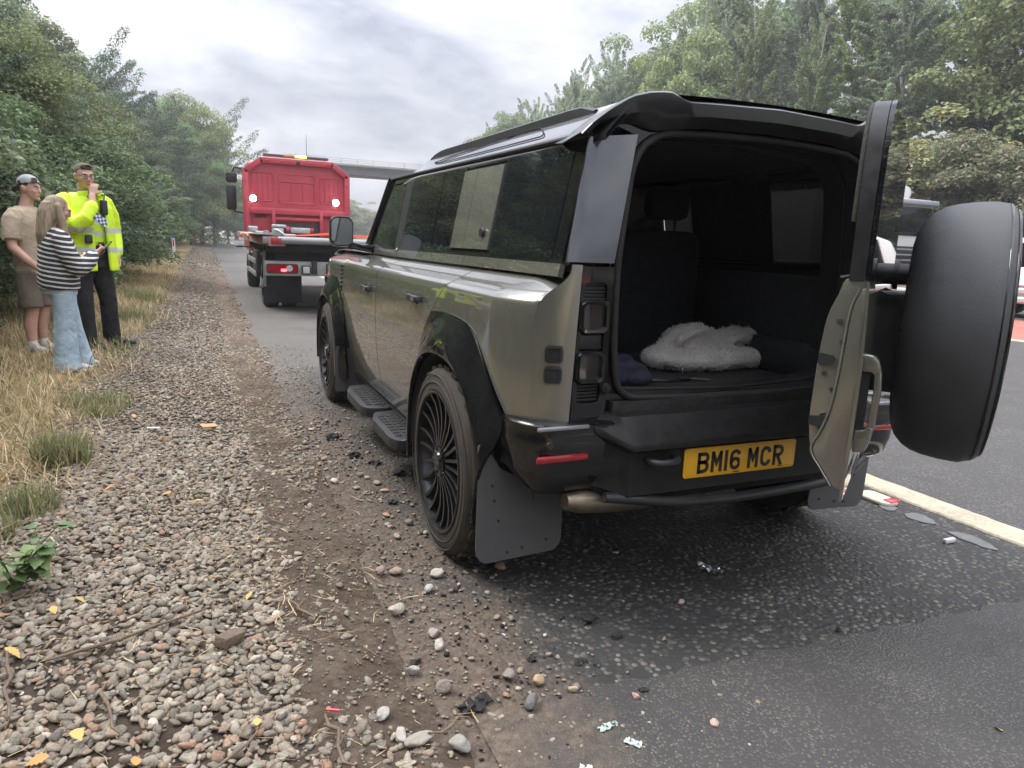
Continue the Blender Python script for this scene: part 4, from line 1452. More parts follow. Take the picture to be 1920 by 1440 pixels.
for s_ in (-1, 1):
    g = G(); g.cyl((s_ * .62, 4.56, 1.0), (s_ * .62, 4.60, 1.0), .10, .09, 24); g.obj('headlamp', mk('lamp_glass', (.5, .52, .55), .05, coat=1.0), nose)
g = G()
for k_ in range(5): g.box((0, 4.59, .86 + k_ * .05), (.95, .02, .025), .005)
g.obj('grille', SATIN, nose)
# ---- wheels
def wheel(cx, cy, side):
    w = empty('wheel', (cx, cy, WZ))
    w.parent = car; w.matrix_parent_inverse = WS[car]
    s = side
    prof = [(.298, .0), (.305, .004), (.315, .002), (.345, .004), (.372, -.004), (.388, -.018), (.397, -.035), (.3985, -.07), (.3985, -.20), (.394, -.235), (.372, -.262), (.33, -.268), (.30, -.262)]
    vs, fs = lathe([(r, a * -s * -1 if False else (a * s)) for r, a in prof], 72, 'x')
    g = G(); g.add(*fix_winding(vs, fs))
    for i in range(56):
        a = 2 * math.pi * i / 56
        M = Matrix.Rotation(a, 4, 'X')
        for xo, wd, dy in ((-.045, .040, .0), (-.095, .042, .010), (-.145, .042, -.008), (-.195, .040, .006)):
            g.box((xo * s, dy, .400), (wd, .030, .012), .0, M @ Matrix.Rotation(.25 * (1 if (i + int(xo * 100)) % 2 else -1), 4, 'Z'))
        g.box((-.012 * s, .006, .393), (.022, .026, .014), .0, M @ Matrix.Rotation(-.45 * s, 4, 'Y'))
    # raised sidewall rings
    for rr in (.335, .368):
        g.add(*lathe([(rr - .003, .0035 * s), (rr, .007 * s), (rr + .003, .0035 * s)], 60, 'x'))
    g.obj('tyre', RUBBER_T, w, 40)
    prof = [(.301, .0), (.300, .008), (.292, .009), (.286, .003), (.284, -.03), (.270, -.06), (.262, -.12), (.262, -.22)]
    g = G(); g.add(*fix_winding(*lathe([(r, a * s) for r, a in prof], 72, 'x')))
    g.obj('rim', RIMM, w, 40)
    # brake disc and hub behind
    g = G(); g.cyl((-.13 * s, 0, 0), (-.115 * s, 0, 0), .175, .175, 40); g.cyl((-.20 * s, 0, 0), (-.05 * s, 0, 0), .07, .07, 24)
    g.obj('brake_disc', mk('brake_steel', (.12, .11, .10), .45, metal=.8, var=.3), w)
    g = G(); g.cyl((-.25 * s, 0, 0), (-.24 * s, 0, 0), .262, .262, 40); g.obj('wheel_back', MATTE, w)
    g = G()
    g.cyl((-.045 * s, 0, 0), (-.004 * s, 0, 0), .072, .066, 32); g.cyl((-.004 * s, 0, 0), (.004 * s, 0, 0), .044, .038, 32)
    for i in range(5):
        a = 2 * math.pi * i / 5
        g.cyl((-.006 * s, .054 * math.cos(a), .054 * math.sin(a)), (.001 * s, .054 * math.cos(a), .054 * math.sin(a)), .008, .008, 6)
    g.obj('hub_cap', GLOSS, w)
    for i in range(11):
        a = 2 * math.pi * i / 11
        sp = link('spoke', SPOKE[s], w)
        sp.rotation_euler = (a, 0, 0)
    return w
RUBBER_T = mk('tyre_rubber', (0.028, 0.025, 0.022), 0.82, color2=(0.062, 0.050, 0.040), vscale=11, bump=0.35, bscale=160)
RIMM = mk('rim_black', (0.010, 0.010, 0.011), 0.28, coat=0.25, var=0.3, vscale=30)
SPOKE = {}
for s in (-1, 1):
    g = G()
    # forked spoke: one stem, two tips with a bright machined edge
    for tip in (-.046, .046):
        vs = []; fs = []
        for t in np.linspace(0, 1, 6):
            r = .060 + t * .230
            yy = tip * (.18 + .82 * t)
            wd = .0062 + .0022 * t
            x1 = (-.010 - .016 * math.sin(t * math.pi)) * s
            if t == 1: x1 = -.002 * s
            vs += [(x1, yy - wd, r), (x1, yy + wd, r), (x1 - .045 * s, yy + wd * .5, r), (x1 - .045 * s, yy - wd * .5, r)]
        for i in range(5):
            for j in range(4):
                l = (j + 1) % 4
                fs.append((i * 4 + j, i * 4 + l, (i + 1) * 4 + l, (i + 1) * 4 + j))
        g.add(*fix_winding(vs, fs))
    SPOKE[s] = mesh('spoke', g.v, g.f, RIMM, 30)
for cy in (WY0, WY1):
    wheel(-.992, cy, -1); wheel(.992, cy, 1)
# ---- interior
g = G()
g.box((0, 1.35, .745), (1.12, 2.5, .05))
g.obj('load_floor', mk('load_mat', (.03, .03, .03), .7, var=.4, vscale=18, bump=.5, bscale=60), car)
g = G()
for k_ in range(9): g.box((0, .17 + k_ * .016, .7725), (.96, .007, .004), .001)
g.obj('sill_rib', SATIN, car)
for s_ in (-1, 1):
    g = G(); g.box((s_ * .60, .75, .98), (.05, 1.0, .46), .02); g.box((s_ * .555, .55, .84), (.12, .62, .16), .05); g.obj('side_trim', DARKIN, car)
g = G(); g.box((0, 1.6, 1.705), (1.22, 2.6, .03)); g.obj('headliner', mk('headliner_grey', (.04, .042, .046), .95), car)
def seat(x, y, w, name='seat', hr=True, zb=.98, h=.66):
    g = G(); g.box((x, y, zb + h / 2 - .24), (w, .16, h), .06); g.box((x, y + .32, .80), (w, .5, .16), .06)
    st = g.obj(name, DARKIN, car)
    if hr:
        for hx in ((x,) if w < .6 else (x - w * .34, x, x + w * .34)):
            g = G(); g.box((hx, y + .02, zb + h - .10), (.26, .10, .17), .045); g.cyl((hx - .06, y + .02, zb + h - .3), (hx - .06, y + .02, zb + h - .15), .008, .008, 8); g.cyl((hx + .06, y + .02, zb + h - .3), (hx + .06, y + .02, zb + h - .15), .008, .008, 8)
            g.obj('headrest', DARKIN, st)
    return st
seat(0, 1.20, 1.16, 'rear_seat'); seat(-.36, 2.15, .50, 'front_seat'); seat(.36, 2.15, .50, 'front_seat')
g = G(); g.box((0, 2.95, 1.08), (1.36, .4, .26), .06); g.obj('dashboard', DARKIN, car)
# ---- open tailgate, hinged on the far side
TH = math.radians(36.0); HX, HY, DL = .715, .085, 1.20
d_ = Vector((-math.cos(TH), -math.sin(TH), 0)); n_ = Vector((math.sin(TH), -math.cos(TH), 0))
def DM(s, z, n): return Vector((HX, HY, 0)) + d_ * s + n_ * n + Vector((0, 0, z))
def dslab(g, pts_nz, s0, s1, inset=0.0):
    vs = [DM(s0, z, n) for n, z in pts_nz] + [DM(s1, z, n) for n, z in pts_nz]
    m_ = len(pts_nz)
    fs = [tuple(range(m_)), tuple(range(2 * m_ - 1, m_ - 1, -1))] + [(i, (i + 1) % m_, m_ + (i + 1) % m_, m_ + i) for i in range(m_)]
    g.add(*fix_winding(vs, fs))
tail = empty('tailgate', (0, 0, 0)); tail.parent = car; tail.matrix_parent_inverse = WS[car]
g = G()
sec = spline([(-.012, 1.243), (-.055, 1.243), (-.070, 1.20), (-.090, 1.14), (-.098, 1.06), (-.103, .96), (-.105, .87), (-.100, .81), (-.090, .765), (-.072, .735)], 3) + [(-.05, .715), (-.020, .675), (-.006, .67)]
outer = spline([(.004, .67), (.008, .80), (.010, 1.0), (.004, 1.15), (-.002, 1.243)], 3)
dslab(g, sec + outer, .01, DL - .004)
vs, fs = bevel(g.v, g.f, .004, 2, 35); g.v, g.f, g.m = [tuple(v) for v in vs], [tuple(f) for f in fs], [0] * len(fs)
lower = g.obj('lower_door', PAINT, tail, 35)
# outer skin flange, sharper lower corner hanging below
g = G()
dslab(g, [(.006, .635), (.011, .80), (.013, 1.0), (.008, 1.15), (.003, 1.238), (-.004, 1.238), (.002, 1.15), (.004, 1.0), (.002, .80), (-.002, .635)], .01, DL + .012)
g.obj('door_skin', PAINT, tail, 40)
# window frame, rounded at the top latch corner
frm = [(.02, 1.24), (DL, 1.24), (DL + .004, 1.45), (DL - .015, 1.62), (DL - .07, 1.70), (DL - .2, 1.722), (.2, 1.722), (.06, 1.69), (.02, 1.6)]
frm = smooth_poly(frm, [0, 0, .05, .08, .05, .1, .1, .05, .05], 4)
hole = smooth_poly([(.13, 1.29), (DL - .10, 1.29), (DL - .11, 1.60), (DL - .2, 1.655), (.2, 1.655), (.13, 1.6)], .04, 4)
def frame_slab(outer_, hole_, n0, n1):
    me_ = None
    pts = dens(outer_, .08); hp = dens(hole_, .08)
    E2 = [(i, (i + 1) % len(pts)) for i in range(len(pts))] + [(len(pts) + i, len(pts) + (i + 1) % len(hp)) for i in range(len(hp))]
    V2, _, F2, *_ = delaunay_2d_cdt([Vector(p) for p in pts + hp], E2, [], 0, 1e-6)
    tri = [f for f in F2 if inside(sum((V2[i] for i in f), Vector((0, 0))) / len(f), pts) and not inside(sum((V2[i] for i in f), Vector((0, 0))) / len(f), hp)]
    n = len(V2)
    vs = [DM(p[0], p[1], n0) for p in V2] + [DM(p[0], p[1], n1) for p in V2]
    fs = [tuple(f) for f in tri] + [tuple(n + i for i in reversed(f)) for f in tri]
    for rg_, o2 in ((pts, 0), (hp, len(pts))):
        for i in range(len(rg_)):
            j = (i + 1) % len(rg_)
            fs.append((o2 + i, o2 + j, n + o2 + j, n + o2 + i))
    return fix_winding(vs, fs)
g = G(); g.add(*frame_slab(frm, hole, -.048, -.010)); g.obj('window_frame', SATIN, tail, 35)
g = G(); g.add(*frame_slab([(a, b) for a, b in frm], [(.3, 1.40), (.32, 1.40), (.32, 1.42)], -.008, .004)); g.obj('rear_glass', GLASSM, tail, 35)
sealp = [(a * .985 if a > .5 else a, b - .008) for a, b in frm if b > 1.25]
g = G(); g.add(*tube([DM(a, b, -.052) for a, b in sealp], .010, 8)); g.add(*tube([DM(a, b, -.033) for a, b in [(q[0] + .004 if q[0] > .5 else q[0], q[1] + .004) for q in sealp]], .007, 8)); g.obj('door_gasket', RUBBER, tail, 60)
g = G()
cl = [(-.052, 1.235), (-.052, 1.20)] 
g.add(*tube([DM(DL - .01, 1.25, -.046), DM(DL - .012, 1.245, -.07)], .006, 6))
g.obj('gasket_end', RUBBER, tail)
# latch details on the door edge
def disc(g, z, n, r, h, s=DL - .004):
    g.cyl(DM(s - .002, z, n), DM(s + h, z, n), r, r * .85, 14)
g = G()
for z, n in ((1.075, -.044), (.985, -.080), (.942, -.055), (1.13, -.058)): disc(g, z, n, .0085, .003)
g.obj('door_bolt', mk('dull_bolt', (.10, .098, .085), .4, metal=.7), tail)
g = G()
for z, n in ((.862, -.066), (.836, -.068)): disc(g, z, n, .016, .004); disc(g, z, n, .007, .007)
g.obj('striker_bolt', SATIN, tail)
g = G()
crs = spline([(-.012, 1.22), (-.030, 1.16), (-.036, 1.05), (-.042, .95), (-.050, .88), (-.068, .815), (-.082, .785), (-.080, .755), (-.054, .718), (-.022, .672)], 3)
dslab(g, crs + [(.006, .66), (.010, .90), (.008, 1.1), (.002, 1.22)], DL - .006, DL + .006)
vs, fs = bevel(g.v, g.f, .003, 2, 35); g.v, g.f, g.m = [tuple(v) for v in vs], [tuple(f) for f in fs], [0] * len(fs)
g.obj('edge_flange', PAINT, tail, 40)
g = G(); g.add(*tube([DM(DL + .001, z, n - .006) for n, z in crs], .004, 6)); g.obj('edge_crease', PAINT, tail, 60)
g = G(); dslab(g, [(-.105, .848), (-.105, .862), (-.060, .866), (-.060, .83), (-.105, .838)], DL - .003, DL + .002); g.obj('striker_plate', MATTE, tail)
g = G()
pl = smooth_poly([(-.101, 1.010), (-.060, 1.012), (-.054, 1.026), (-.060, 1.036), (-.098, 1.042)], .008, 3)
dslab(g, pl, DL - .003, DL + .0015); g.obj('latch', MATTE, tail)
# grab handle on the outer skin beside the latch edge
g = G()
for (s0, s1) in ((DL - .065, DL - .02),):
    hp = [(.010, 1.045), (.050, 1.040), (.075, 1.010), (.080, .95), (.076, .86), (.062, .805), (.050, .775), (.012, .770)]
    hin = [(.012, .835), (.045, .838), (.056, .86), (.060, .95), (.056, .985), (.046, .995), (.012, .995)]
    vs = []; fs = []
    dslab(g, [(.010, 1.045), (.036, 1.042), (.048, 1.030), (.058, 1.0), (.042, .990), (.034, .997), (.012, .997)], s0, s1)
    dslab(g, [(.012, .770), (.012, .835), (.034, .838), (.042, .852), (.058, .845), (.052, .805), (.042, .775)], s0, s1)
    dslab(g, [(.058, 1.002), (.063, .95), (.059, .843), (.041, .850), (.044, .95), (.041, .992)], s0 + .001, s1 - .001)
vs, fs = bevel(g.v, g.f, .005, 2, 35); g.v, g.f, g.m = [tuple(v) for v in vs], [tuple(f) for f in fs], [0] * len(fs)
g.obj('door_handle', PAINT, tail, 40)
g = G(); dslab(g, [(.011, .83), (.030, .83), (.030, 1.0), (.011, 1.0)], DL - .08, DL - .03); g.obj('handle_cup', MATTE, tail)
g = G(); dslab(g, [(.0125, .665), (.0145, .665), (.0145, .70), (.0125, .70)], DL - .30, DL - .12); g.obj('badge', SATIN, tail)
# spare wheel carrier
SS, SZ = .60, 1.075
g = G()
g.cyl(DM(SS, 1.25, .0), DM(SS, 1.25, .10), .035, .035, 18); g.cyl(DM(SS, 1.25, .03), DM(SS, 1.25, .045), .05, .05, 18)
for ds in (-.14, .14):
    vs = [DM(SS + ds + a, z, n) for a in (-.02, .02) for n, z in ((.005, .88), (.005, 1.20), (.14, 1.14), (.14, .94))]
    g.add(*fix_winding(vs, [(0, 1, 2, 3), (7, 6, 5, 4), (0, 4, 5, 1), (1, 5, 6, 2), (2, 6, 7, 3), (3, 7, 4, 0)]))
for zz in (.90, 1.17):
    vs = [DM(SS + a, zz + b, n) for a in (-.16, .16) for n, b in ((.005, -.02), (.005, .02), (.13, .02), (.13, -.02))]
    g.add(*fix_winding(vs, [(0, 1, 2, 3), (7, 6, 5, 4), (0, 4, 5, 1), (1, 5, 6, 2), (2, 6, 7, 3), (3, 7, 4, 0)]))
g.obj('spare_carrier', SATIN, tail)
# spare wheel in a black cover with gathered inner edge
CN = 144
prof = [(.20, .078), (.28, .080), (.318, .086), (.350, .100), (.374, .122), (.391, .150), (.401, .182), (.408, .235), (.409, .285), (.404, .312), (.396, .328), (.382, .337), (.34, .344), (.22, .349), (.0, .351)]
vs = []; fs = []
kk = len(prof)
rr_ = random.Random(5)
wr = [(rr_.uniform(18, 60), rr_.uniform(0, 6.28), rr_.uniform(.3, 1)) for _ in range(7)]
for i in range(CN):
    a = 2 * math.pi * i / CN
    wv = sum(w_ * math.sin(round(f_) * a + p_) for f_, p_, w_ in wr) / 4
    for q_, (r, n) in enumerate(prof):
        k_ = max(0, 1 - q_ / 6.0)
        r2_ = r + .010 * wv * k_ + .0018 * math.sin(3 * a + 1)
        n2_ = n + .008 * wv * k_
        sag = -.006 * max(0, -math.sin(a)) if q_ < 9 else 0
        vs.append(DM(SS + r2_ * math.cos(a), SZ + r2_ * math.sin(a) + sag, n2_))
for i in range(CN):
    j = (i + 1) % CN
    for q_ in range(kk - 1):
        fs.append((i * kk + q_, i * kk + q_ + 1, j * kk + q_ + 1, j * kk + q_))
g = G(); g.add(*fix_winding(vs, fs))
cover = g.obj('spare_wheel_cover', mk('black_vinyl', (.045, .046, .049), .45, color2=(.058, .059, .062), vscale=7, bump=.35, bscale=500, rvar=.06), tail, 60)
g = G()
for rr2, nn in ((.402, .317), (.386, .337)):
    g.add(*tube([DM(SS + rr2 * math.cos(2 * math.pi * i / 96), SZ + rr2 * math.sin(2 * math.pi * i / 96), nn) for i in range(96)], .0035, 6, closed=True))
g.obj('piping', GLOSS, cover, 60)
g = G(); g.add(*[x for x in lathe([(.0, .353), (.30, .351), (.355, .346)], 72, 'x')]); 
g.v = [tuple(DM(SS + v[1], SZ + v[2], v[0])) for v in g.v]; g.f = [tuple(f) for f in fix_winding(g.v, g.f)[1]]; g.m = [0] * len(g.f)
g.obj('cover_face', GLOSS, cover, 60)
# ------------------------------------------------------------------ red recovery truck
RED = mk('truck_red', (0.43, 0.026, 0.050), 0.42, coat=0.4, coat_rough=.2, color2=(0.52, 0.055, 0.08), vscale=2.5, rvar=.1)
REDD = mk('truck_red_dusty', (0.36, 0.020, 0.035), 0.6, color2=(0.44, 0.05, 0.06), vscale=6)
STEEL = mk('deck_steel', (0.25, 0.255, 0.26), 0.5, metal=.5, color2=(.36, .36, .355), vscale=5)
BOARD = mk('beam_silver', (0.27, 0.27, 0.26), 0.5, metal=.3, color2=(.38, .375, .355), vscale=6)
DARKC = mk('chassis_dark', (0.02, 0.021, 0.023), 0.7, var=.3, vscale=5)
AMBER = mk('amber_lens', (.75, .25, .03), .2, coat=.8)
ORANGE = mk('orange_strap', (.90, .12, .03), .6, var=.08, vscale=20)
TX = .23
truck = wroot('recovery_truck', (TX, 13.5, 0), 'red flatbed recovery truck with lit work lamps standing ahead of the car', 'truck')
def tb(name, c, d, mat, bev=.01, parent=None, smooth=35):
    g = G(); g.box(c, d, bev); return g.obj(name, mat, parent or truck, smooth)
# deck
g = G(); g.box((TX, 13.05, 1.225), (2.46, 5.7, .11), .01); deck = g.obj('deck', STEEL, truck)
g = G(); g.cyl((TX - 1.0, 10.18, 1.23), (TX + 1.22, 10.18, 1.23), .06, .06, 20); g.obj('deck_lip', STEEL, deck, 60)
for k in range(8): tb('deck_rib', (TX, 10.5 + k * .7, 1.1), (2.3, .08, .12), DARKC, .005, deck)
for s_ in (-1, 1):
    tb('side_rail', (TX + s_ * 1.22, 13.3, 1.30), (.06, 5.2, .07), STEEL, .01, deck)
# flared tail board with marker lamps, left
for s_ in (-1, 1):
    g = G()
    A = Vector((TX + s_ * 1.55, 11.85, 1.275)); B = Vector((TX + s_ * 1.13, 10.10, 1.135))
    vs = []; fs = []
    pth = [A, A.lerp(B, .35) + Vector((0, 0, -.015)), A.lerp(B, .7) + Vector((0, 0, -.025)), B]
    dz = [.075, .10, .125, .15]
    for p, h in zip(pth, dz):
        vs += [p + Vector((0, 0, h)), p + Vector((s_ * -.0, 0, 0)), p + Vector((-s_ * .25, .10, 0)), p + Vector((-s_ * .25, .10, h))]
    for i in range(3):
        for j in range(4):
            l = (j + 1) % 4
            fs.append((i * 4 + j, i * 4 + l, i * 4 + 4 + l, i * 4 + 4 + j))
    fs += [(0, 1, 2, 3), (12, 13, 14, 15)]
    g.add(*fix_winding(vs, fs))
    tw = g.obj('tail_wing', mk('wing_rust', (.30, .13, .11), .6, color2=(.45, .30, .27), vscale=9), truck, 35)
    n = Vector(((B - A).y, -(B - A).x, 0)).normalized() * (-1 if s_ < 0 else 1)
    n = Vector((s_ * .97, -.24, 0))
    for k in range(4):
        p = A.lerp(B, .14 + k * .22) + Vector((0, -.01, .045 + k * .008))
        g = G(); g.cyl(p - n * .02, p + n * .022, .032, .026, 14); g.obj('marker_lamp', AMBER, tw)
    g = G(); g.box(A.lerp(B, .5) + Vector((-s_ * .12, 0, .115)), (.34, 1.5, .02), .004, None); 
    g.v = [tuple(v) for v in g.v]; g.obj('wing_plate', BOARD, tw)
    tb('end_reflector', (TX + s_ * 1.03, 10.085, 1.215), (.16, .012, .10), REDLENS, .004, tw)
# clutter on the deck: shackles, chain, ratchet
CL = mk('galvanised', (.45, .46, .46), .45, metal=.7, var=.25, vscale=25)
for i, (x, y, z, d) in enumerate(((-1.08, 11.3, 1.40, (.16, .12, .10)), (-.95, 11.0, 1.34, (.22, .08, .06)), (-.72, 10.7, 1.36, (.18, .16, .13)), (-.70, 10.7, 1.46, (.24, .10, .05)), (-.55, 10.5, 1.31, (.2, .1, .05)))):
    tb('shackle', (x, y, z), d, CL, .02)
g = G()
pts = [(-.98, 10.9, 1.31), (-.9, 10.7, 1.37), (-.82, 10.8, 1.33), (-.75, 10.6, 1.40), (-.62, 10.5, 1.31)]
g.add(*tube(spline(pts, 4), .016, 6)); g.obj('chain', CL, truck, 60)
g = G(); 
vs = []; fs = []
for x, z, h in ((-.62, 1.300, .012), (-.3, 1.312, .03), (.10, 1.345, .035), (.13, 1.345, .035), (.6, 1.318, .04), (1.05, 1.300, .045), (1.4, 1.29, .045)):
    vs += [(x, 10.30, z + h), (x, 10.29, z), (x, 10.34, z), (x, 10.34, z + h)]
for i in range(6):
    for j in range(4):
        l = (j + 1) % 4
        fs.append((i * 4 + j, i * 4 + l, i * 4 + 4 + l, i * 4 + 4 + j))
g.add(*fix_winding(vs, fs)); g.obj('orange_strap', ORANGE, truck, 30)
# tail beam and lamps
beam = tb('tail_beam', (TX, 10.33, .765), (2.40, .05, .225), BOARD, .006)
tb('beam_flange', (TX, 10.36, .885), (2.40, .10, .014), BOARD, .003, beam)
for s_ in (-1, 1):
    cx = TX + s_ * .93
    g = G(); g.ext(rrect(cx, .772, .50, .155, .03, 4), 'y', 10.285, 10.305); lampb = g.obj('tail_lamp', SATIN, beam)
    g = G(); g.ext(rrect(cx, .772, .46, .125, .02, 4), 'y', 10.272, 10.29); g.obj('lens', REDLENS, lampb)
    g = G(); g.box((cx + s_ * -.02, 10.271, .745), (.085, .006, .042), .002); g.obj('lit_lens', emit('red_lit', (1, .04, .05), 5.0, (.5, .02, .03)), lampb)
    g = G(); g.cyl((cx - s_ * .11, 10.275, .775), (cx - s_ * .11, 10.264, .775), .055, .05, 20); g.obj('reversing_lens', mk('clear_lens', (.5, .48, .48), .15, coat=1), lampb)
    wl = tb('work_lamp', (cx - s_ * .38, 10.28, .755), (.15, .05, .15), SATIN, .02, beam)
    tb('lens', (cx - s_ * .38, 10.252, .755), (.11, .008, .11), mk('clear_lens', (.5, .48, .48)), .01, wl)
    tb('latch_pin', (cx - s_ * .72, 10.29, .78), (.025, .03, .17), DARKC, .006, beam)
tp = tb('number_plate', (TX + .08, 10.298, .745), (.52, .008, .115), mk('plate_faded', (.62, .45, .16), .5, var=.1), .004, beam)
SGL = rc(.025, .058, .0165, 20, 200, 6) + rc(.025, .0205, .0175, 90, -160, 7)
text_mesh('plate_character', [([(.0415, .066)] + rc(.025, .0585, .0165, 30, 210, 6)[0:] + rc(.025, .0235, .0165, 60, -150, 7), .013, False, 0)], 10.2925, TEXTM, tp, origin=(TX - .135, .708))
# rear wheels, guards, flaps, chassis
def truck_wheel(x, y, r=.43, w=.28):
    e_ = empty('wheel', (x, y, r)); e_.parent = truck; e_.matrix_parent_inverse = WS[truck]
    g = G(); g.add(*fix_winding(*lathe([(.24, -w / 2), (r - .05, -w / 2), (r - .01, -w / 2 + .03), (r, -w / 2 + .07), (r, w / 2 - .07), (r - .01, w / 2 - .03), (r - .05, w / 2), (.24, w / 2)], 40, 'x'))); g.obj('tyre', RUBBER, e_, 40)
    g = G(); g.cyl((-w / 2 + .03, 0, 0), (w / 2 - .03, 0, 0), .25, .25, 28); g.cyl((-w / 2 - .01, 0, 0), (w / 2 + .01, 0, 0), .09, .09, 16); g.obj('rim', mk('truck_rim', (.30, .30, .30), .5, metal=.5), e_)
for s_ in (-1, 1):
    truck_wheel(TX + s_ * 1.0, 11.9); truck_wheel(TX + s_ * .68, 11.9); truck_wheel(TX + s_ * .98, 17.35)
    tb('mud_flap', (TX + s_ * .84, 11.30, .42), (.66, .015, .60), DARKC, .004)
    g = G(); pts = arc(11.9, .43, .55, 10, 170, 12); vs = [(x, p[0], p[1]) for x in (TX + s_ * .5, TX + s_ * 1.17) for p in pts]; n = len(pts)
    g.add(vs, [(i, i + 1, n + i + 1, n + i) for i in range(n - 1)]); g.obj('mudguard', DARKC, truck, 60)
    tb('side_guard', (TX + s_ * 1.16, 14.6, .78), (.03, 2.6, .10), BOARD, .005); tb('side_guard', (TX + s_ * 1.16, 14.6, .52), (.03, 2.6, .10), BOARD, .005)
    tb('guard_post', (TX + s_ * 1.14, 13.5, .7), (.03, .05, .5), DARKC, .004); tb('guard_post', (TX + s_ * 1.14, 15.7, .7), (.03, .05, .5), DARKC, .004)
    tb('toolbox', (TX + s_ * .98, 13.7, .76), (.36, 1.2, .5), DARKC, .03)
    tb('side_marker', (TX + s_ * 1.42, 12.3, 1.08), (.28, .03, .03), DARKC, .008)
    tb('rear_post', (TX + s_ * 1.14, 11.26, .72), (.05, .05, .62), BOARD, .01)
    g = G(); g.box((TX + s_ * .42, 13.8, .80), (.08, 7.2, .22), .01); g.obj('chassis_rail', DARKC, truck)
tb('rear_panel', (TX, 10.75, 1.0), (2.0, .05, .36), DARKC, .01)
tb('stand_leg', (TX + .02, 10.5, .55), (.08, .08, .34), RED, .01)
# headboard
HY_ = 16.0
hb_out = [(-1.0, 1.28), (-1.0, 2.80), (-.62, 3.09), (1.08, 3.09), (1.46, 2.80), (1.46, 1.28)]
hb_in = [(-.87, 1.28), (-.87, 2.72), (-.55, 2.95), (1.01, 2.95), (1.33, 2.72), (1.33, 1.28)]
def bars(name, path, w, d, y, mat, parent):
    g = G()
    for a, b in zip(path[:-1], path[1:]):
        A, B = Vector((a[0], 0, a[1])), Vector((b[0], 0, b[1]))
        L = (B - A).length; ang = math.atan2(B.z - A.z, B.x - A.x)
        M = Matrix.Translation(((A.x + B.x) / 2, y, (A.z + B.z) / 2)) @ Matrix.Rotation(-ang, 4, 'Y')
        g.box((0, 0, 0), (L + w * .4, d, w), .012, M)
    return g.obj(name, mat, parent, 35)
mid = [((a[0] + b[0]) / 2, (a[1] + b[1]) / 2) for a, b in zip(hb_out, hb_in)]
hbd = bars('headboard_frame', mid, .13, .10, HY_, RED, truck)
for (x, z) in ((-.45, 3.02), (-.1, 3.02), (.55, 3.02), (.95, 3.02), (-.935, 2.55), (-.935, 2.05), (-.935, 1.6), (1.395, 2.55), (1.395, 2.05), (1.395, 1.6)):
    g = G(); g.box((x, HY_ - .06, z), (.06 if abs(z - 3.02) < .01 else .025, .03, .02 if abs(z - 3.02) < .01 else .05), .006); g.obj('marker_lamp', mk('red_marker', (.75, .06, .08), .25, coat=.6), hbd)
g = G(); g.ext([(-.88, 1.28), (-.88, 2.73), (-.56, 2.96), (1.02, 2.96), (1.34, 2.73), (1.34, 1.28)], 'y', HY_ + .05, HY_ + .08); g.obj('back_panel', RED, truck)
# pressed windows: raised frames with ribs
def pressed(x0, x1, z0, z1, ribs):
    o = rrect((x0 + x1) / 2, (z0 + z1) / 2, x1 - x0, z1 - z0, .05, 4)
    g = G()
    g.add(*tube([(a, HY_ + .048, b) for a, b in dens(o, .08)], .014, 6, closed=True))
    r = g.obj('pressed_panel', RED, truck, 60)
    for k in range(ribs):
        xx = x0 + (x1 - x0) * (k + 1) / (ribs + 1)
        tb('rib', (xx, HY_ + .05, (z0 + z1) / 2), (.016, .02, (z1 - z0) * .9), REDD, .006, r)
pressed(-.80, -.32, 2.10, 2.74, 3); pressed(-.18, .62, 2.08, 2.56, 2); pressed(-.20, .64, 2.06, 2.74, 0); pressed(.76, 1.20, 2.10, 2.70, 3)
tb('mid_rail', (TX, HY_ - .02, 1.87), (2.2, .10, .14), RED, .015)
tb('lower_recess', (TX, HY_ + .03, 1.55), (2.1, .03, .5), REDD, .005)
for x in (-.34, .76): tb('upright', (x, HY_ - .06, 1.58), (.08, .10, .60), RED, .012)
tb('cross_rail', (.21, HY_ - .07, 1.70), (1.06, .06, .06), RED, .01)
for x in (-.62, 1.08): tb('vent_slot', (x, HY_ + .005, 1.74), (.26, .02, .05), DARKC, .008)
tb('winch_bay', (.21, HY_ - .03, 1.45), (1.0, .06, .30), DARKC, .01)
wi = tb('winch', (.25, HY_ - .14, 1.44), (.46, .16, .14), CL, .03)
for xa, xb, r_ in ((-.08, .02, .09), (.46, .56, .07)):
    g = G(); g.cyl((xa, HY_ - .14, 1.44), (xb, HY_ - .14, 1.44), r_, r_, 18); g.obj('drum', REDD, wi)
for x in (-.79, 1.10):
    l = tb('lit_lamp', (x, HY_ - .12, 2.135), (.15, .07, .13), SATIN, .02)
    g = G(); g.cyl((x, HY_ - .150, 2.135), (x, HY_ - .162, 2.135), .075, .065, 20); g.obj('lens', emit('lamp_white', (1, .98, .92), 30.0), l)
g = G(); g.box((TX, HY_ + .2, 3.16), (1.5, .22, .06), .02); lb = g.obj('light_bar', mk('lightbar_dark', (.10, .10, .11), .3), truck)
tb('lit_lens', (TX + .10, HY_ + .09, 3.165), (.26, .02, .05), emit('amber_lit', (1, .75, .10), 3.0, (.9, .6, .1)), .005, lb)
tb('amber_lens', (TX - .17, HY_ + .09, 3.165), (.26, .02, .05), AMBER, .005, lb)
tb('camera_pod', (TX + .02, HY_ - .06, 3.0), (.09, .04, .08), SATIN, .01, lb)
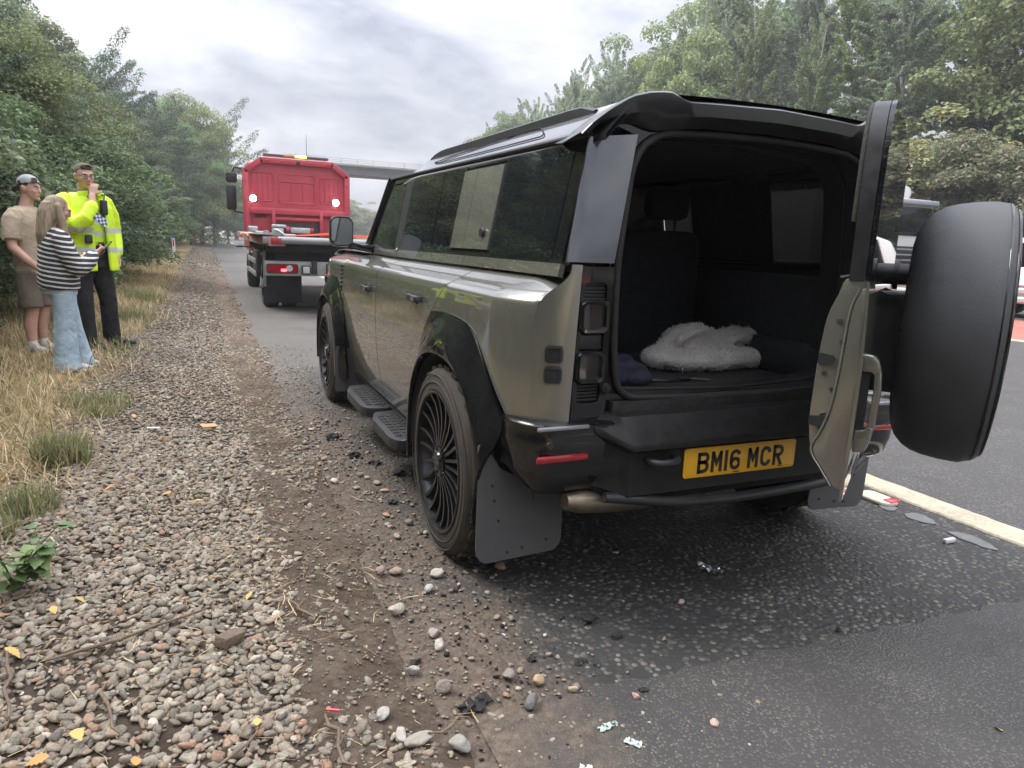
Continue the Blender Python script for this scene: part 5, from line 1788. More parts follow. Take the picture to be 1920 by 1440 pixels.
# cab
g = G(); g.box((TX, 17.3, 1.95), (2.26, 2.2, 2.1), .12); cab = g.obj('cab', RED, truck)
tb('windscreen', (TX, 18.42, 2.3), (2.0, .03, .9), GLASSM, .01, cab)
for s_ in (-1, 1):
    tb('side_window', (TX + s_ * 1.135, 17.7, 2.35), (.02, .9, .7), GLASSM, .01, cab)
    mrr = empty('mirror', (0, 0, 0)); mrr.parent = truck; mrr.matrix_parent_inverse = WS[truck]
    g = G(); g.box((TX + s_ * 1.42, 17.9, 2.22), (.24, .16, .62), .05); g.box((TX + s_ * 1.40, 17.9, 2.72), (.26, .18, .26), .05); g.obj('mirror_head', SATIN, mrr)
    g = G(); g.add(*tube([(TX + s_ * 1.15, 17.9, 2.95), (TX + s_ * 1.33, 17.9, 2.98), (TX + s_ * 1.42, 17.9, 2.8)], .03, 8)); g.add(*tube([(TX + s_ * 1.15, 17.9, 1.85), (TX + s_ * 1.35, 17.9, 1.88), (TX + s_ * 1.42, 17.9, 2.0)], .025, 8)); g.obj('mirror_arm', SATIN, mrr, 60)
g = G(); g.cyl((TX + .3, 16.6, 3.1), (TX + .3, 16.6, 3.75), .008, .004, 6); g.obj('aerial', SATIN, truck)

# ------------------------------------------------------------------ footbridge-like overbridge
CONC = mk('bridge_concrete', (.34, .33, .31), .85, color2=(.46, .45, .42), vscale=.6, bump=.2, bscale=6)
CONCD = mk('bridge_beam', (.13, .135, .15), .8, color2=(.18, .185, .195), vscale=.8)
BY = 100.0
br = wroot('road_bridge', (8, BY, 0), 'grey concrete road bridge with metal railings crossing over the motorway', 'bridge')
def bb(name, c, d, mat, bev=.02, parent=None):
    g = G(); g.box(c, d, bev); return g.obj(name, mat, parent or br)
bb('beam', (56, BY + 1.5, 10.5), (96, 5.0, 1.1), CONCD)
bb('deck_edge', (56, BY - 1.35, 11.18), (96, .7, .26), CONC)
bb('deck_edge', (56, BY + 4.35, 11.18), (96, .7, .26), CONC)
for x in (9, 60):
    bb('pier', (x, BY + 1.5, 5.0), (2.2, 4.2, 10.0), CONC)
par = empty('railing', (0, 0, 0)); par.parent = br; par.matrix_parent_inverse = WS[br]
for z in (11.5, 11.72, 11.95):
    g = G(); g.box((56, BY - 1.4, z), (96, .05, .05)); g.obj('rail', CL, par)
for i in range(43):
    g = G(); g.box((9 + i * 2.2, BY - 1.4, 11.63), (.06, .06, .66)); g.obj('railing_post', CL, par)

# ------------------------------------------------------------------ traffic
CARW = mk('car_white', (.72, .72, .71), .25, coat=.8)
CARS = mk('car_silver', (.45, .46, .48), .3, metal=.6, coat=.6)
CARB = mk('car_dark', (.05, .055, .065), .25, coat=.9)
CARR = mk('car_red', (.42, .03, .03), .3, coat=.8)
def traffic_car(x, y, rz, mat, label, name='distant_car', van=False, scale=1.0):
    r = empty(name, (x, y, 0), rz); tag(r, label, 'car', 'cars in the queue of traffic')
    h = 1.9 if van else 1.45
    side = [(-2.15, .35), (-2.2, .75), (-2.05, .95), (-1.2, 1.0), (-.75, h - .08), (-.5, h), (1.2, h), (1.7, h - .15), (2.1, .98), (2.2, .7), (2.15, .35)]
    g = G(); vs, fs = extrude(smooth_poly(side, .08, 2), 'x', -.86, .86)
    vs = [(v[0] * (1 - .22 * max(0, (v[2] - .95) / (h - .95)) ** 1.2), v[1], v[2]) for v in vs]
    g.add(*bevel(vs, fs, .05, 2, 40)); 
    g.obj('body', mat, r, 40)
    g = G(); vs, fs = extrude([(-1.22, 1.02), (-.78, h - .12), (-.72, h - .12), (-1.16, 1.02)], 'x', -.64, .64); g.add(vs, fs); g.obj('windscreen', GLASSM, r, None, (0, -.04, .02))
    g = G(); vs, fs = extrude([(2.06, 1.02), (1.70, h - .2), (1.74, h - .2), (2.10, 1.02)], 'x', -.62, .62); g.add(vs, fs); g.obj('rear_window', GLASSM, r, None, (0, .03, .02))
    for s_ in (-1, 1):
        g = G(); g.ext([(-1.05, 1.0), (-.62, h - .12), (1.25, h - .12), (1.6, 1.0)], 'x', s_ * .74, s_ * .80); g.obj('side_window', GLASSM, r)
        for yy in (-1.35, 1.35):
            g = G(); g.cyl((s_ * .70, yy, .33), (s_ * .88, yy, .33), .33, .33, 20); g.obj('wheel', RUBBER, r)
        g = G(); g.box((s_ * .62, -2.16, .72), (.34, .06, .14), .02); g.obj('headlamp', mk('lamp_glass', (.5, .52, .55)), r)
        g = G(); g.box((s_ * .66, 2.14, .80), (.26, .06, .16), .02); g.obj('tail_lamp', REDLENS, r)
    g = G(); g.box((0, -2.19, .5), (1.0, .05, .2), .02); g.obj('grille', SATIN, r)
    return r
# queue beyond the truck in the lanes
traffic_car(5.6, 38, math.pi, CARR, 'red car in the nearside lane just beyond the truck')
traffic_car(9.3, 44, math.pi, CARW, 'white car in the queue glimpsed between truck and mirror')
traffic_car(6.2, 50, math.pi, CARB, 'dark car in the middle of the queue')
traffic_car(9.5, 56, math.pi, CARS, 'silver car in the outer lane of the queue')
traffic_car(3.3, 47, math.pi, CARS, 'silver car in the nearside lane far ahead')
traffic_car(3.4, 60, math.pi, CARB, 'dark car far ahead under the bridge')
traffic_car(6.4, 64, math.pi, CARW, 'white car far ahead under the bridge')
pc = traffic_car(16.75, 8.4, 0.0, CARW, 'pale silver car beyond the barrier at the right edge', 'oncoming_car', van=True)
# white lorry on the other carriageway
lorry = wroot('white_lorry', (20.2, 19, 0), 'white lorry cab coming along the far carriageway behind the tailgate', 'lorry')
def lb_(name, c, d, mat, bev=.03, parent=None):
    g = G(); g.box(c, d, bev); return g.obj(name, mat, parent or lorry)
LX = 19.9
lcab = lb_('cab', (LX, 16.1, 1.95), (2.45, 2.2, 2.7), CARW, .12)
lb_('roof_fairing', (LX, 16.5, 3.55), (2.2, 1.5, .6), CARW, .25, lcab)
lb_('sun_visor', (LX, 14.92, 3.17), (2.36, .25, .16), mk('visor_grey', (.35, .37, .40), .4), .04, lcab)
lb_('windscreen', (LX, 14.985, 2.55), (2.2, .04, .95), GLASSM, .02, lcab)
lb_('grille', (LX, 14.97, 1.35), (1.9, .05, .75), SATIN, .03, lcab)
for k in range(4): lb_('grille_bar', (LX, 14.94, 1.08 + k * .18), (1.8, .03, .05), BOARD, .01, lcab)
lb_('front_bumper', (LX, 14.9, .62), (2.45, .25, .5), mk('visor_grey', (.35, .37, .40)), .08)
for s_ in (-1, 1):
    lb_('headlamp', (LX + s_ * .95, 14.76, .70), (.36, .05, .2), mk('lamp_glass', (.5, .52, .55)), .03)
    lb_('mirror', (LX + s_ * 1.38, 15.0, 2.45), (.16, .18, .75), SATIN, .05)
    lb_('side_window', (LX + s_ * 1.225, 15.7, 2.55), (.02, .8, .7), GLASSM, .01, lcab)
    for yy in (15.7, 18.6, 24, 25.3):
        g = G(); g.cyl((LX + s_ * .9, yy, .5), (LX + s_ * 1.22, yy, .5), .5, .5, 28); g.obj('wheel', RUBBER, lorry)
lb_('wiper', (LX - .3, 14.94, 2.15), (.9, .02, .03), SATIN, .005, lcab)
lb_('trailer', (LX, 22.6, 2.35), (2.5, 9.4, 2.7), CARW, .04)
lb_('trailer_frame', (LX, 22.0, .9), (1.2, 10.2, .25), DARKC, .02)
# steel safety barrier in the central reservation
GALV = mk('galvanised_rail', (.50, .51, .51), .5, metal=.5, color2=(.62, .62, .60), vscale=3)
for nm, xb, face in (('safety_barrier', 13.0, -1), ('safety_barrier', 14.9, 1)):
    r = empty(nm, (xb, 20, 0)); tag(r, 'galvanised steel crash barrier on the %s side of the reservation' % ('near' if face < 0 else 'far'), 'barrier', 'barriers in the central reservation')
    prof = [(0, .52), (.05, .55), (.05, .61), (.0, .65), (.0, .69), (.05, .73), (.05, .79), (0, .82)]
    g = G(); vs = []; fs = []
    for yy in (-60, 130):
        vs += [(face * a, yy, z) for a, z in prof]
    k = len(prof)
    fs = [(i, i + 1, k + i + 1, k + i) for i in range(k - 1)]
    g.add(vs, fs); g.obj('barrier_rail', GALV, r, 50)
    pm = mesh('barrier_post', *rbox((0, 0, .38), (.08, .06, .8), .005), GALV, 30)
    for i in range(38):
        link('barrier_post', pm, r, (-face * .05, -40 + i * 3.2, 0))
# marker post on the verge
mp = wroot('marker_post', (-2.97, 28, float(gz(-2.97, 28))), 'white verge marker post with blue top and red reflector', 'post')
mz = .34
g = G(); g.box((-2.97, 28, mz + .40), (.11, .05, .86), .01); g.obj('post', mk('post_white', (.75, .74, .72), .5), mp)
g = G(); g.box((-2.97, 27.972, mz + .80), (.112, .008, .14), .002); g.obj('number_plate', mk('post_blue', (.05, .12, .32), .4), mp)
g = G(); g.box((-2.97, 27.972, mz + .56), (.055, .008, .26), .002); g.obj('reflector', mk('post_red', (.60, .04, .06), .3), mp)
# ------------------------------------------------------------------ people
SKIN = mk('skin', (.52, .29, .22), .5, color2=(.60, .36, .28), vscale=14)
MATS['skin'].node_tree.nodes['Principled BSDF'].inputs['Subsurface Weight'].default_value = .08
def banded(name, base, stripe, bands, rough=.6, metal=0.0, tilt=(0, 0), wob=.004, fine=None, var=.12):
    """cloth with horizontal bands at the given heights (z0, z1) of the garment's own frame"""
    m, t, b = nodes_of(name)
    q = NT(t)
    co = q.n('ShaderNodeTexCoord').outputs['Object']
    sp = q.n('ShaderNodeSeparateXYZ', {0: co})
    z = q.math('ADD', sp.outputs[2], q.math('MULTIPLY', sp.outputs[0], tilt[0]))
    z = q.math('ADD', z, q.math('MULTIPLY', sp.outputs[1], tilt[1]))
    z = q.math('ADD', z, q.math('MULTIPLY', q.math('SUBTRACT', q.noise(co, 5.0, 3), .5), wob * 2))
    if fine:
        f = q.math('LESS_THAN', q.math('FRACT', q.math('DIVIDE', z, fine[0])), fine[1])
    else:
        f = 0.0
        for a, c in bands:
            k = q.math('MULTIPLY', q.math('GREATER_THAN', z, a), q.math('LESS_THAN', z, c))
            f = q.math('ADD', f, k)
    v = q.range(q.noise(co, 9.0, 5), .3, .7, 1 - var, 1 + var)
    c = q.mix(f, tuple(base) + (1,), tuple(stripe) + (1,))
    c = q.mix(1.0, c, q.n('ShaderNodeCombineColor', {0: v, 1: v, 2: v}).outputs[0], 'MULTIPLY')
    t.links.new(c, b.inputs['Base Color'])
    b.inputs['Roughness'].default_value = rough
    bp = q.n('ShaderNodeBump', {'Height': q.math('ADD', q.noise(co, 7.0, 3, .5, 1.2), q.math('MULTIPLY', q.noise(co, 300.0, 2), .05)), 'Strength': .55, 'Distance': .03})
    t.links.new(bp.outputs[0], b.inputs['Normal'])
    return m
def cloth(name, col, rough=.85, col2=None, fold=.5):
    m, t, b = nodes_of(name)
    q = NT(t)
    co = q.n('ShaderNodeTexCoord').outputs['Object']
    c = q.mix(q.range(q.noise(co, 8.0, 6), .3, .7, 0, 1), tuple(x * .85 for x in col) + (1,), tuple(col2 or [min(1, x * 1.15) for x in col]) + (1,))
    t.links.new(c, b.inputs['Base Color'])
    b.inputs['Roughness'].default_value = rough
    b.inputs['Specular IOR Level'].default_value = .25
    bp = q.n('ShaderNodeBump', {'Height': q.math('ADD', q.noise(co, 7.0, 3, .5, 1.5), q.math('MULTIPLY', q.noise(co, 350.0, 2), .06)), 'Strength': fold, 'Distance': .03})
    t.links.new(bp.outputs[0], b.inputs['Normal'])
    return m
def torso(secs, n=22):
    """secs: (z, half-width, depth-front, depth-back, x-shift, y-shift)"""
    vs = []; fs = []
    for z, w, df, db, xs_, ys_ in secs:
        for i in range(n):
            a = 2 * math.pi * i / n
            c, s = math.cos(a), math.sin(a)
            e = .82
            x = w * math.copysign(abs(c) ** e, c); y = (df if s > 0 else db) * math.copysign(abs(s) ** e, s)
            vs.append((x + xs_, y + ys_, z))
    k = len(secs)
    for i in range(k - 1):
        for j in range(n):
            l = (j + 1) % n
            fs.append((i * n + j, i * n + l, (i + 1) * n + l, (i + 1) * n + j))
    fs.append(tuple(range(n))); fs.append(tuple(range((k - 1) * n, k * n)))
    return fix_winding(vs, fs)
def hand_pieces(wrist, direction, palm_n, curl=.5, size=1.0, side=1):
    """palm, four unequal bent fingers and a thumb; direction = towards the fingertips, palm_n = palm normal"""
    w = Vector(wrist); d = Vector(direction).normalized(); pn = Vector(palm_n).normalized()
    pn = (pn - d * pn.dot(d)).normalized(); s = d.cross(pn).normalized() * side
    P = []
    L = .088 * size
    P.append(ellipse_loft([(w - d * .02, s * .026 * size, pn * .020 * size), (w + d * L * .35, s * .038 * size, pn * .016 * size), (w + d * L * .8, s * .042 * size, pn * .014 * size), (w + d * L * 1.02, s * .038 * size, pn * .010 * size)], 10))
    for i, (o, l) in enumerate(((-.030, .072), (-.010, .082), (.010, .077), (.029, .060))):
        base = w + d * L * .95 + s * o * size
        l *= size
        a1, a2, a3 = curl * .6, curl * 1.5, curl * 2.2
        p1 = base + (d * math.cos(a1) + pn * math.sin(a1)) * l * .45
        p2 = p1 + (d * math.cos(a2) + pn * math.sin(a2)) * l * .32
        p3 = p2 + (d * math.cos(a3) + pn * math.sin(a3)) * l * .25
        P.append(limb([base - d * .015, base, p1, p2, p3], [.0095 * size, .0095 * size, .009 * size, .0082 * size, .0072 * size], 8))
    tb_ = w + d * L * .25 - s * .032 * size
    t1 = tb_ + (d * .6 - s * .7 + pn * .35).normalized() * .036 * size
    t2 = t1 + (d * .85 - s * .2 + pn * .4 * (1 + curl)).normalized() * .034 * size
    P.append(limb([tb_ + s * .015, tb_, t1, t2], [.013 * size, .0125 * size, .0108 * size, .009 * size], 8))
    return P
def head_pieces(c, f, up=(0, 0, 1), s=1.0, fem=False):
    """c = centre of the skull, f = facing direction; returns pieces and a local-to-world matrix (x right, y forward, z up)"""
    f = Vector(f).normalized(); u = Vector(up); u = (u - f * u.dot(f)).normalized(); r = f.cross(u)
    M = Matrix((r * s, f * s, u * s)).transposed().to_4x4(); M.translation = Vector(c)
    def T(vf): return ([M @ Vector(v) for v in vf[0]], vf[1])
    P = [T(ball((0, -.012, .022), (.074, .092, .098), 20)), T(ball((0, .028, -.02), (.062, .066, .085), 18)),
         T(ellipse_loft([((0, .035, -.055), (.050, 0, 0), (0, .055, .0)), ((0, .045, -.085), (.036, 0, 0), (0, .040, 0)), ((0, .052, -.104), (.020, 0, 0), (0, .022, 0))], 14)),
         T(ellipse_loft([((0, .088, .020), (.008, 0, 0), (0, .008, .004)), ((0, .103, -.010), (.011, 0, 0), (0, .012, .004)), ((0, .110, -.028), (.016, 0, 0), (0, .013, .004)), ((0, .096, -.036), (.014, 0, 0), (0, .010, 0))], 10)),
         T(ball((0, .083, .030), (.050, .014, .012), 12)), T(ball((0, .088, -.058), (.024, .012, .010), 10)), T(ball((0, .086, -.094), (.020, .014, .014), 10)),
         T(ball((.036, .070, -.020), (.022, .020, .022), 10)), T(ball((-.036, .070, -.020), (.022, .020, .022), 10))]
    for sx in (-1, 1):
        P.append(T(ball((sx * .076, -.012, -.004), (.010, .020, .032), 10)))
        P.append(T(ball((sx * .082, -.022, .006), (.008, .014, .022), 8)))
    P.append(T(limb([(0, -.025, -.07), (0, -.035, -.13), (0, -.045, -.20)], [.056, .058, .066], 14)))
    return P, M
EYE_W = mk('eye_white', (.72, .70, .68), .3); EYE_D = mk('eye_dark', (.035, .025, .02), .2); LIP = mk('lip', (.36, .15, .13), .5); BROW = mk('brow', (.09, .06, .04), .9)
def face_parts(M, parent, brow=True):
    for sx in (-1, 1):
        g = G(); g.add(*[x for x in ball((sx * .031, .083, .008), (.014, .010, .0075), 10)]); g.v = [tuple(M @ Vector(v)) for v in g.v]; g.obj('eye', EYE_W, parent, 180)
        g = G(); g.add(*ball((sx * .031, .0905, .008), (.0058, .004, .0058), 8)); g.v = [tuple(M @ Vector(v)) for v in g.v]; g.obj('iris', EYE_D, parent, 180)
        if brow:
            g = G(); g.add(*tube([(sx * .014, .098, .026), (sx * .032, .096, .031), (sx * .050, .084, .026)], [.004, .0045, .003], 6)); g.v = [tuple(M @ Vector(v)) for v in g.v]; g.obj('eyebrow', BROW, parent, 180)
    g = G(); g.add(*tube([(-.022, .091, -.060), (-.008, .099, -.0575), (.008, .099, -.0575), (.022, .091, -.060)], [.002, .0042, .0042, .002], 6)); g.v = [tuple(M @ Vector(v)) for v in g.v]; g.obj('mouth', LIP, parent, 180)
def glasses(M, parent, mat):
    g = G()
    for sx in (-1, 1):
        o = rrect(sx * .033, .006, .050, .034, .012, 4)
        g.add(*tube([(a, .104 - abs(a) * .12, b) for a, b in o], .0022, 6, closed=True))
        g.add(*tube([(sx * .058, .097, .012), (sx * .080, .05, .012), (sx * .084, -.02, .010)], .0020, 6))
    g.add(*tube([(-.010, .108, .010), (0, .111, .012), (.010, .108, .010)], .002, 6))
    g.v = [tuple(M @ Vector(v)) for v in g.v]
    g.obj('glasses', mat, parent, 60)
def shoe(x, y, ang, mat, sole_mat, parent, L=.29, name='shoe', h=.085):
    M = Matrix.Translation((x, y, 0)) @ Matrix.Rotation(ang, 4, 'Z')
    up = [ellipse_loft([(M @ Vector((0, -.075, .03)), (M.to_3x3() @ Vector((.034, 0, 0))), Vector((0, 0, .022))), (M @ Vector((0, -.06, .055)), M.to_3x3() @ Vector((.040, 0, 0)), Vector((0, 0, .05))), (M @ Vector((0, 0, .055)), M.to_3x3() @ Vector((.042, 0, 0)), Vector((0, 0, .05))),
                         (M @ Vector((0, L * .35, .040)), M.to_3x3() @ Vector((.047, 0, 0)), Vector((0, 0, .033))), (M @ Vector((0, L * .60, .032)), M.to_3x3() @ Vector((.046, 0, 0)), Vector((0, 0, .024))), (M @ Vector((0, L * .72, .026)), M.to_3x3() @ Vector((.026, 0, 0)), Vector((0, 0, .015)))], 14),
          limb([M @ Vector((0, -.02, .06)), M @ Vector((0, -.025, h + .02))], [.045, .043], 12)]
    me = remesh(name, up, mat, .008, 4)
    o = link(name, me, parent)
    g = G()
    ol = [(-.036, -.085), (.036, -.085), (.046, 0), (.050, L * .4), (.044, L * .62), (.018, L * .74), (-.018, L * .74), (-.044, L * .62), (-.048, L * .4), (-.044, 0)]
    vs, fs = extrude(smooth_poly(ol, .02, 2), 'z', 0, .022)
    g.add(vs, fs, M); g.obj('sole', sole_mat, o, 30)
def person_root(x, y, z, f, label, sc=1.0):
    r = empty('person', (x, y, z), math.atan2(-f[0], f[1]))
    tag(r, label, 'person', 'people talking on the verge')
    r.scale = (sc, sc, sc)
    return r
def put(parent, name, me): return _link0(name, me, parent)
link_ws = link
link = _link0
# ============ officer
HIVIS_C = (.62, .86, .015)
cop = person_root(-2.96, 6.55, float(gz(-2.96, 6.55)), (.62, -.78), 'man in a yellow high visibility jacket and black trousers holding his hand to his chin')
hiv = banded('hivis_jacket', HIVIS_C, (.50, .52, .50), [(1.185, 1.235), (.99, 1.04)], .55, var=.1)
hiv2 = banded('hivis_vest', (.58, .82, .02), (.55, .57, .56), [(1.27, 1.32), (1.15, 1.20)], .55, var=.08)
blk = cloth('black_trousers', (.016, .016, .018), .8, (.028, .028, .03), .7)
SH = 1.50
hd, HM = head_pieces((.01, .045, 1.735), (.22, .97, -.10), s=1.07)
hand_w = Vector((.045, .205, 1.555)); 
hp_ = hand_pieces(hand_w, (-.30, -.10, .95), (-.65, -.62, -.1), .85, 1.05, 1)
body_p = hd + hp_ + [limb([(.10, .27, 1.40), (.07, .24, 1.48), hand_w], [.042, .036, .030], 12)] + [limb([(-.26, -.02, 1.12), (-.25, .05, 1.02), (-.24, .09, .95)], [.042, .035, .03], 12)] + hand_pieces((-.24, .09, .96), (.05, .25, -1), (1, .2, 0), .5, 1.05, -1) + [torso([(1.0, .15, .1, .1, 0, 0), (1.3, .17, .11, .11, 0, 0), (1.55, .08, .07, .07, 0, 0)])]
body = put(cop, 'body', remesh('officer_body', body_p, SKIN, .0085, 3))
face_parts(HM, body); glasses(HM, body, mk('glasses_dark', (.03, .025, .02), .3))
hair = [ball(HM @ Vector((0, -.020, .044)), (.080, .092, .088), 20)]
hm = remesh('hair', [([HM @ Vector(v) for v in ball((0, -.024, .042), (.0795, .096, .088), 20)[0]], ball((0, 0, 0), 1, 20)[1]), ([HM @ Vector(v) for v in ball((0, .052, .098), (.052, .040, .026), 14)[0]], ball((0, 0, 0), 1, 14)[1])], mk('short_brown_hair', (.10, .075, .055), .9, color2=(.18, .14, .11), vscale=40, bump=.8, bscale=120), .008, 2)
# trim the hair to the hairline: drop faces in front of and below it
def trim(me, Mi, keep):
    bm = bmesh.new(); bm.from_mesh(me)
    dead = [v for v in bm.verts if not keep(Mi @ v.co)]
    bmesh.ops.delete(bm, geom=dead, context='VERTS')
    bm.to_mesh(me); bm.free()
    return me
HI = HM.inverted()
trim(hm, HI, lambda p: (p.z > .062 and p.y < .085) or (p.y < .015 and p.z > .020 - (p.y * .6)) or (p.y < -.045 and p.z > -.055))
put(cop, 'hair', hm)
vest = [torso([(1.05, .19, .135, .13, 0, 0), (1.15, .195, .145, .135, 0, 0), (1.32, .205, .150, .135, 0, 0), (1.46, .20, .125, .12, 0, 0), (1.55, .11, .09, .09, 0, 0)])]
put(cop, 'vest', remesh('vest', vest, hiv2, .014, 4))
put(cop, 'collar_shirt', remesh('collar_shirt', [limb([(0, -.005, 1.50), (0, .0, 1.585)], [.085, .075], 16)], mk('dark_shirt', (.05, .055, .06), .9), .012, 2))
# jacket, open over his left front
def open_shell(secs, a0, a1, th, n=26):
    vs = []; fs = []
    for z, w, df, db in secs:
        for k_, t_ in ((0, 0), (1, th)):
            for i in range(n + 1):
                a = math.radians(a0 + (a1 - a0) * i / n)
                c, s = math.cos(a), math.sin(a)
                vs.append(((w - t_) * math.copysign(abs(c) ** .82, c), ((df if s > 0 else db) - t_) * math.copysign(abs(s) ** .82, s), z))
    m = n + 1; R = 2 * m
    for i in range(len(secs) - 1):
        for j in range(n):
            fs.append((i * R + j, i * R + j + 1, (i + 1) * R + j + 1, (i + 1) * R + j)); fs.append((i * R + m + j + 1, i * R + m + j, (i + 1) * R + m + j, (i + 1) * R + m + j + 1))
        for j in (0, n):
            fs.append((i * R + j, (i + 1) * R + j, (i + 1) * R + m + j, i * R + m + j))
    for i in (0, len(secs) - 1):
        for j in range(n):
            fs.append((i * R + j, i * R + m + j, i * R + m + j + 1, i * R + j + 1))
    return fix_winding(vs, fs)
jk = [open_shell([(.80, .275, .215, .20), (.95, .265, .205, .19), (1.12, .255, .20, .18), (1.30, .262, .195, .18), (1.44, .250, .165, .165), (1.53, .19, .125, .14), (1.575, .13, .11, .12)], 108 - 360, 84, .035)]
# angles run clockwise from his left-front edge round the back to the right-front edge
jk += [limb([(.20, -.01, 1.50), (.27, .06, 1.40), (.245, .20, 1.245)], [.085, .088, .080], 14), limb([(.245, .20, 1.245), (.16, .265, 1.32), (.085, .25, 1.445)], [.082, .080, .066], 14)]
jk += [limb([(-.20, -.01, 1.50), (-.285, -.04, 1.36), (-.305, -.05, 1.20)], [.085, .085, .080], 14), limb([(-.305, -.05, 1.20), (-.29, .0, 1.08), (-.26, .06, .98)], [.080, .072, .062], 14)]
put(cop, 'jacket', remesh('jacket', jk, hiv, .012, 4))
jobj = cop.children[-1]
g = G()
for i, sx in enumerate((1, -1)):
    g.add(*bevel(*extrude([(0, 0), (.10, -.015), (.085, -.075), (.01, -.055)], 'y', 0, .014), .004), Matrix.Translation((sx * .03 + (.0 if sx > 0 else -.02), .115, 1.60)) @ Matrix.Rotation(sx * -.35, 4, 'Z') @ Matrix.Scale(sx, 4, (1, 0, 0)))
g.obj('collar', hiv, jobj, 40)
# blue and silver checks on the sleeve and hem
def checks(o, u, v, n, nu, nv, sz, parent):
    o, u, v, n = Vector(o), Vector(u).normalized(), Vector(v).normalized(), Vector(n).normalized()
    BL, WH = mk('check_blue', (.02, .05, .22), .5), mk('check_silver', (.55, .58, .62), .4)
    for c_ in (0, 1):
        g = G()
        for i in range(nu):
            for j in range(nv):
                if (i + j) % 2 == c_:
                    p = o + u * (i * sz) + v * (j * sz)
                    q = [p, p + u * sz, p + u * sz + v * sz, p + v * sz]
                    g.add(*fix_winding(q + [x - n * .012 for x in q], [(0, 1, 2, 3), (7, 6, 5, 4), (0, 4, 5, 1), (1, 5, 6, 2), (2, 6, 7, 3), (3, 7, 4, 0)]))
        ob_ = g.obj('check_band', (BL, WH)[c_], parent, None)
        ob_['kind'] = 'stuff'
checks((.135, .347, 1.330), (-.75, -.06, .95), (-.6, .15, -.55), (.15, .97, .1), 3, 6, .022, jobj)
checks((.05, .212, .93), (1, 0, 0), (0, 0, 1), (0, 1, 0), 5, 3, .022, jobj)
for (c, d) in (((.09, .195, 1.43), (.07, .03, .09)), ((.12, .212, 1.12), (.075, .03, .09))):
    g = G(); g.box(c, d, .015); g.obj('pocket_tab', mk('dark_pouch', (.025, .026, .03), .6), jobj)
g = G(); g.box((-.09, .165, 1.44), (.065, .05, .15), .015, Matrix.Translation((0, 0, 0))); g.add(*tube([(-.09, .17, 1.5), (-.12, .14, 1.56), (-.10, .05, 1.58)], .008, 6)); g.obj('radio', mk('dark_pouch', (.025, .026, .03)), jobj, 40)
g = G(); g.box((-.085, .162, 1.30), (.062, .008, .088), .004); idc = g.obj('id_card', mk('card_white', (.72, .72, .75), .4), jobj)
g = G(); g.box((-.085, .157 + .010, 1.30), (.028, .003, .034), .001); g.obj('card_photo', mk('card_photo', (.35, .20, .24), .5), idc)
g = G(); g.add(*tube(spline([(.05, .11, 1.56), (.0, .155, 1.45), (-.10, .165, 1.33), (-.17, .15, 1.2)], 4), .006, 6)); g.obj('lanyard', mk('dark_pouch', (.025, .026, .03)), jobj, 60)
tr = [torso([(.82, .185, .13, .14, 0, 0), (.95, .185, .13, .135, 0, 0), (1.10, .178, .125, .125, 0, 0)])]
for sx, knee, foot in ((1, (.115, .045, .50), (.10, .03, .08)), (-1, (-.145, .03, .50), (-.19, -.02, .08))):
    hip = (sx * .095, 0, .90)
    tr.append(limb([hip, Vector(hip).lerp(Vector(knee), .5), knee, Vector(knee).lerp(Vector(foot), .5), foot], [.105, .098, .085, .085, .088], 16))
put(cop, 'trousers', remesh('trousers', tr, blk, .013, 4))
g = G(); 
vs, fs = torso([(1.045, .187, .132, .132, 0, 0), (1.095, .187, .132, .132, 0, 0)]); g.add(vs, fs); g.box((-.16, .10, 1.03), (.07, .05, .13), .01); g.box((-.05, .137, 1.07), (.06, .015, .045), .006)
g.obj('belt', mk('dark_pouch', (.025, .026, .03)), cop, 40)
BOOT = mk('black_boot', (.018, .017, .017), .4, var=.3, vscale=30)
shoe(.10, .04, .15, BOOT, RUBBER, cop, .30, 'boot'); shoe(-.20, -.01, .75, BOOT, RUBBER, cop, .30, 'boot')
# ============ man in cap and shorts
man = person_root(-3.42, 6.30, float(gz(-3.42, 6.3)) - .04, (.93, -.30), 'man in beige tee shirt and khaki shorts wearing a grey backwards cap', .975)
tee = cloth('beige_tee', (.42, .335, .245), .9, (.50, .41, .31), .8)
kh = cloth('khaki_shorts', (.155, .130, .098), .9, (.20, .17, .13), .6)
hd, HM = head_pieces((0, .045, 1.645), (.10, .98, -.06))
arms = []
for sx in (1, -1):
    arms += [limb([(sx * .19, -.02, 1.40), (sx * .25, -.04, 1.20), (sx * .265, -.02, 1.08)], [.058, .052, .045], 12), limb([(sx * .265, -.02, 1.08), (sx * .235, .10, .95), (sx * .17, .17, .86)], [.046, .040, .029], 12)]
    arms += hand_pieces((sx * .17, .17, .86), (-sx * .5, .45, -.75), (-sx * .6, .1, .5), .55, 1.0, sx)
legs = []
for sx in (1, -1):
    legs += [limb([(sx * .095, 0, .86), (sx * .10, .01, .62), (sx * .10, .02, .46)], [.088, .075, .058], 14), limb([(sx * .10, .02, .46), (sx * .10, -.015, .32), (sx * .10, -.01, .10)], [.056, .060, .038], 14), limb([(sx * .10, -.01, .12), (sx * .105, .05, .05)], [.038, .036], 10)]
body = put(man, 'body', remesh('man_body', hd + arms + legs + [torso([(.84, .15, .1, .1, 0, 0), (1.2, .16, .1, .1, 0, 0), (1.46, .08, .07, .07, 0, 0)])], SKIN, .009, 3))
face_parts(HM, body)
ts = [torso([(.80, .185, .125, .125, 0, 0), (.95, .185, .13, .125, 0, 0), (1.15, .20, .135, .13, 0, 0), (1.32, .205, .130, .13, 0, 0), (1.43, .17, .10, .11, 0, 0), (1.475, .09, .08, .09, 0, -.01)])]
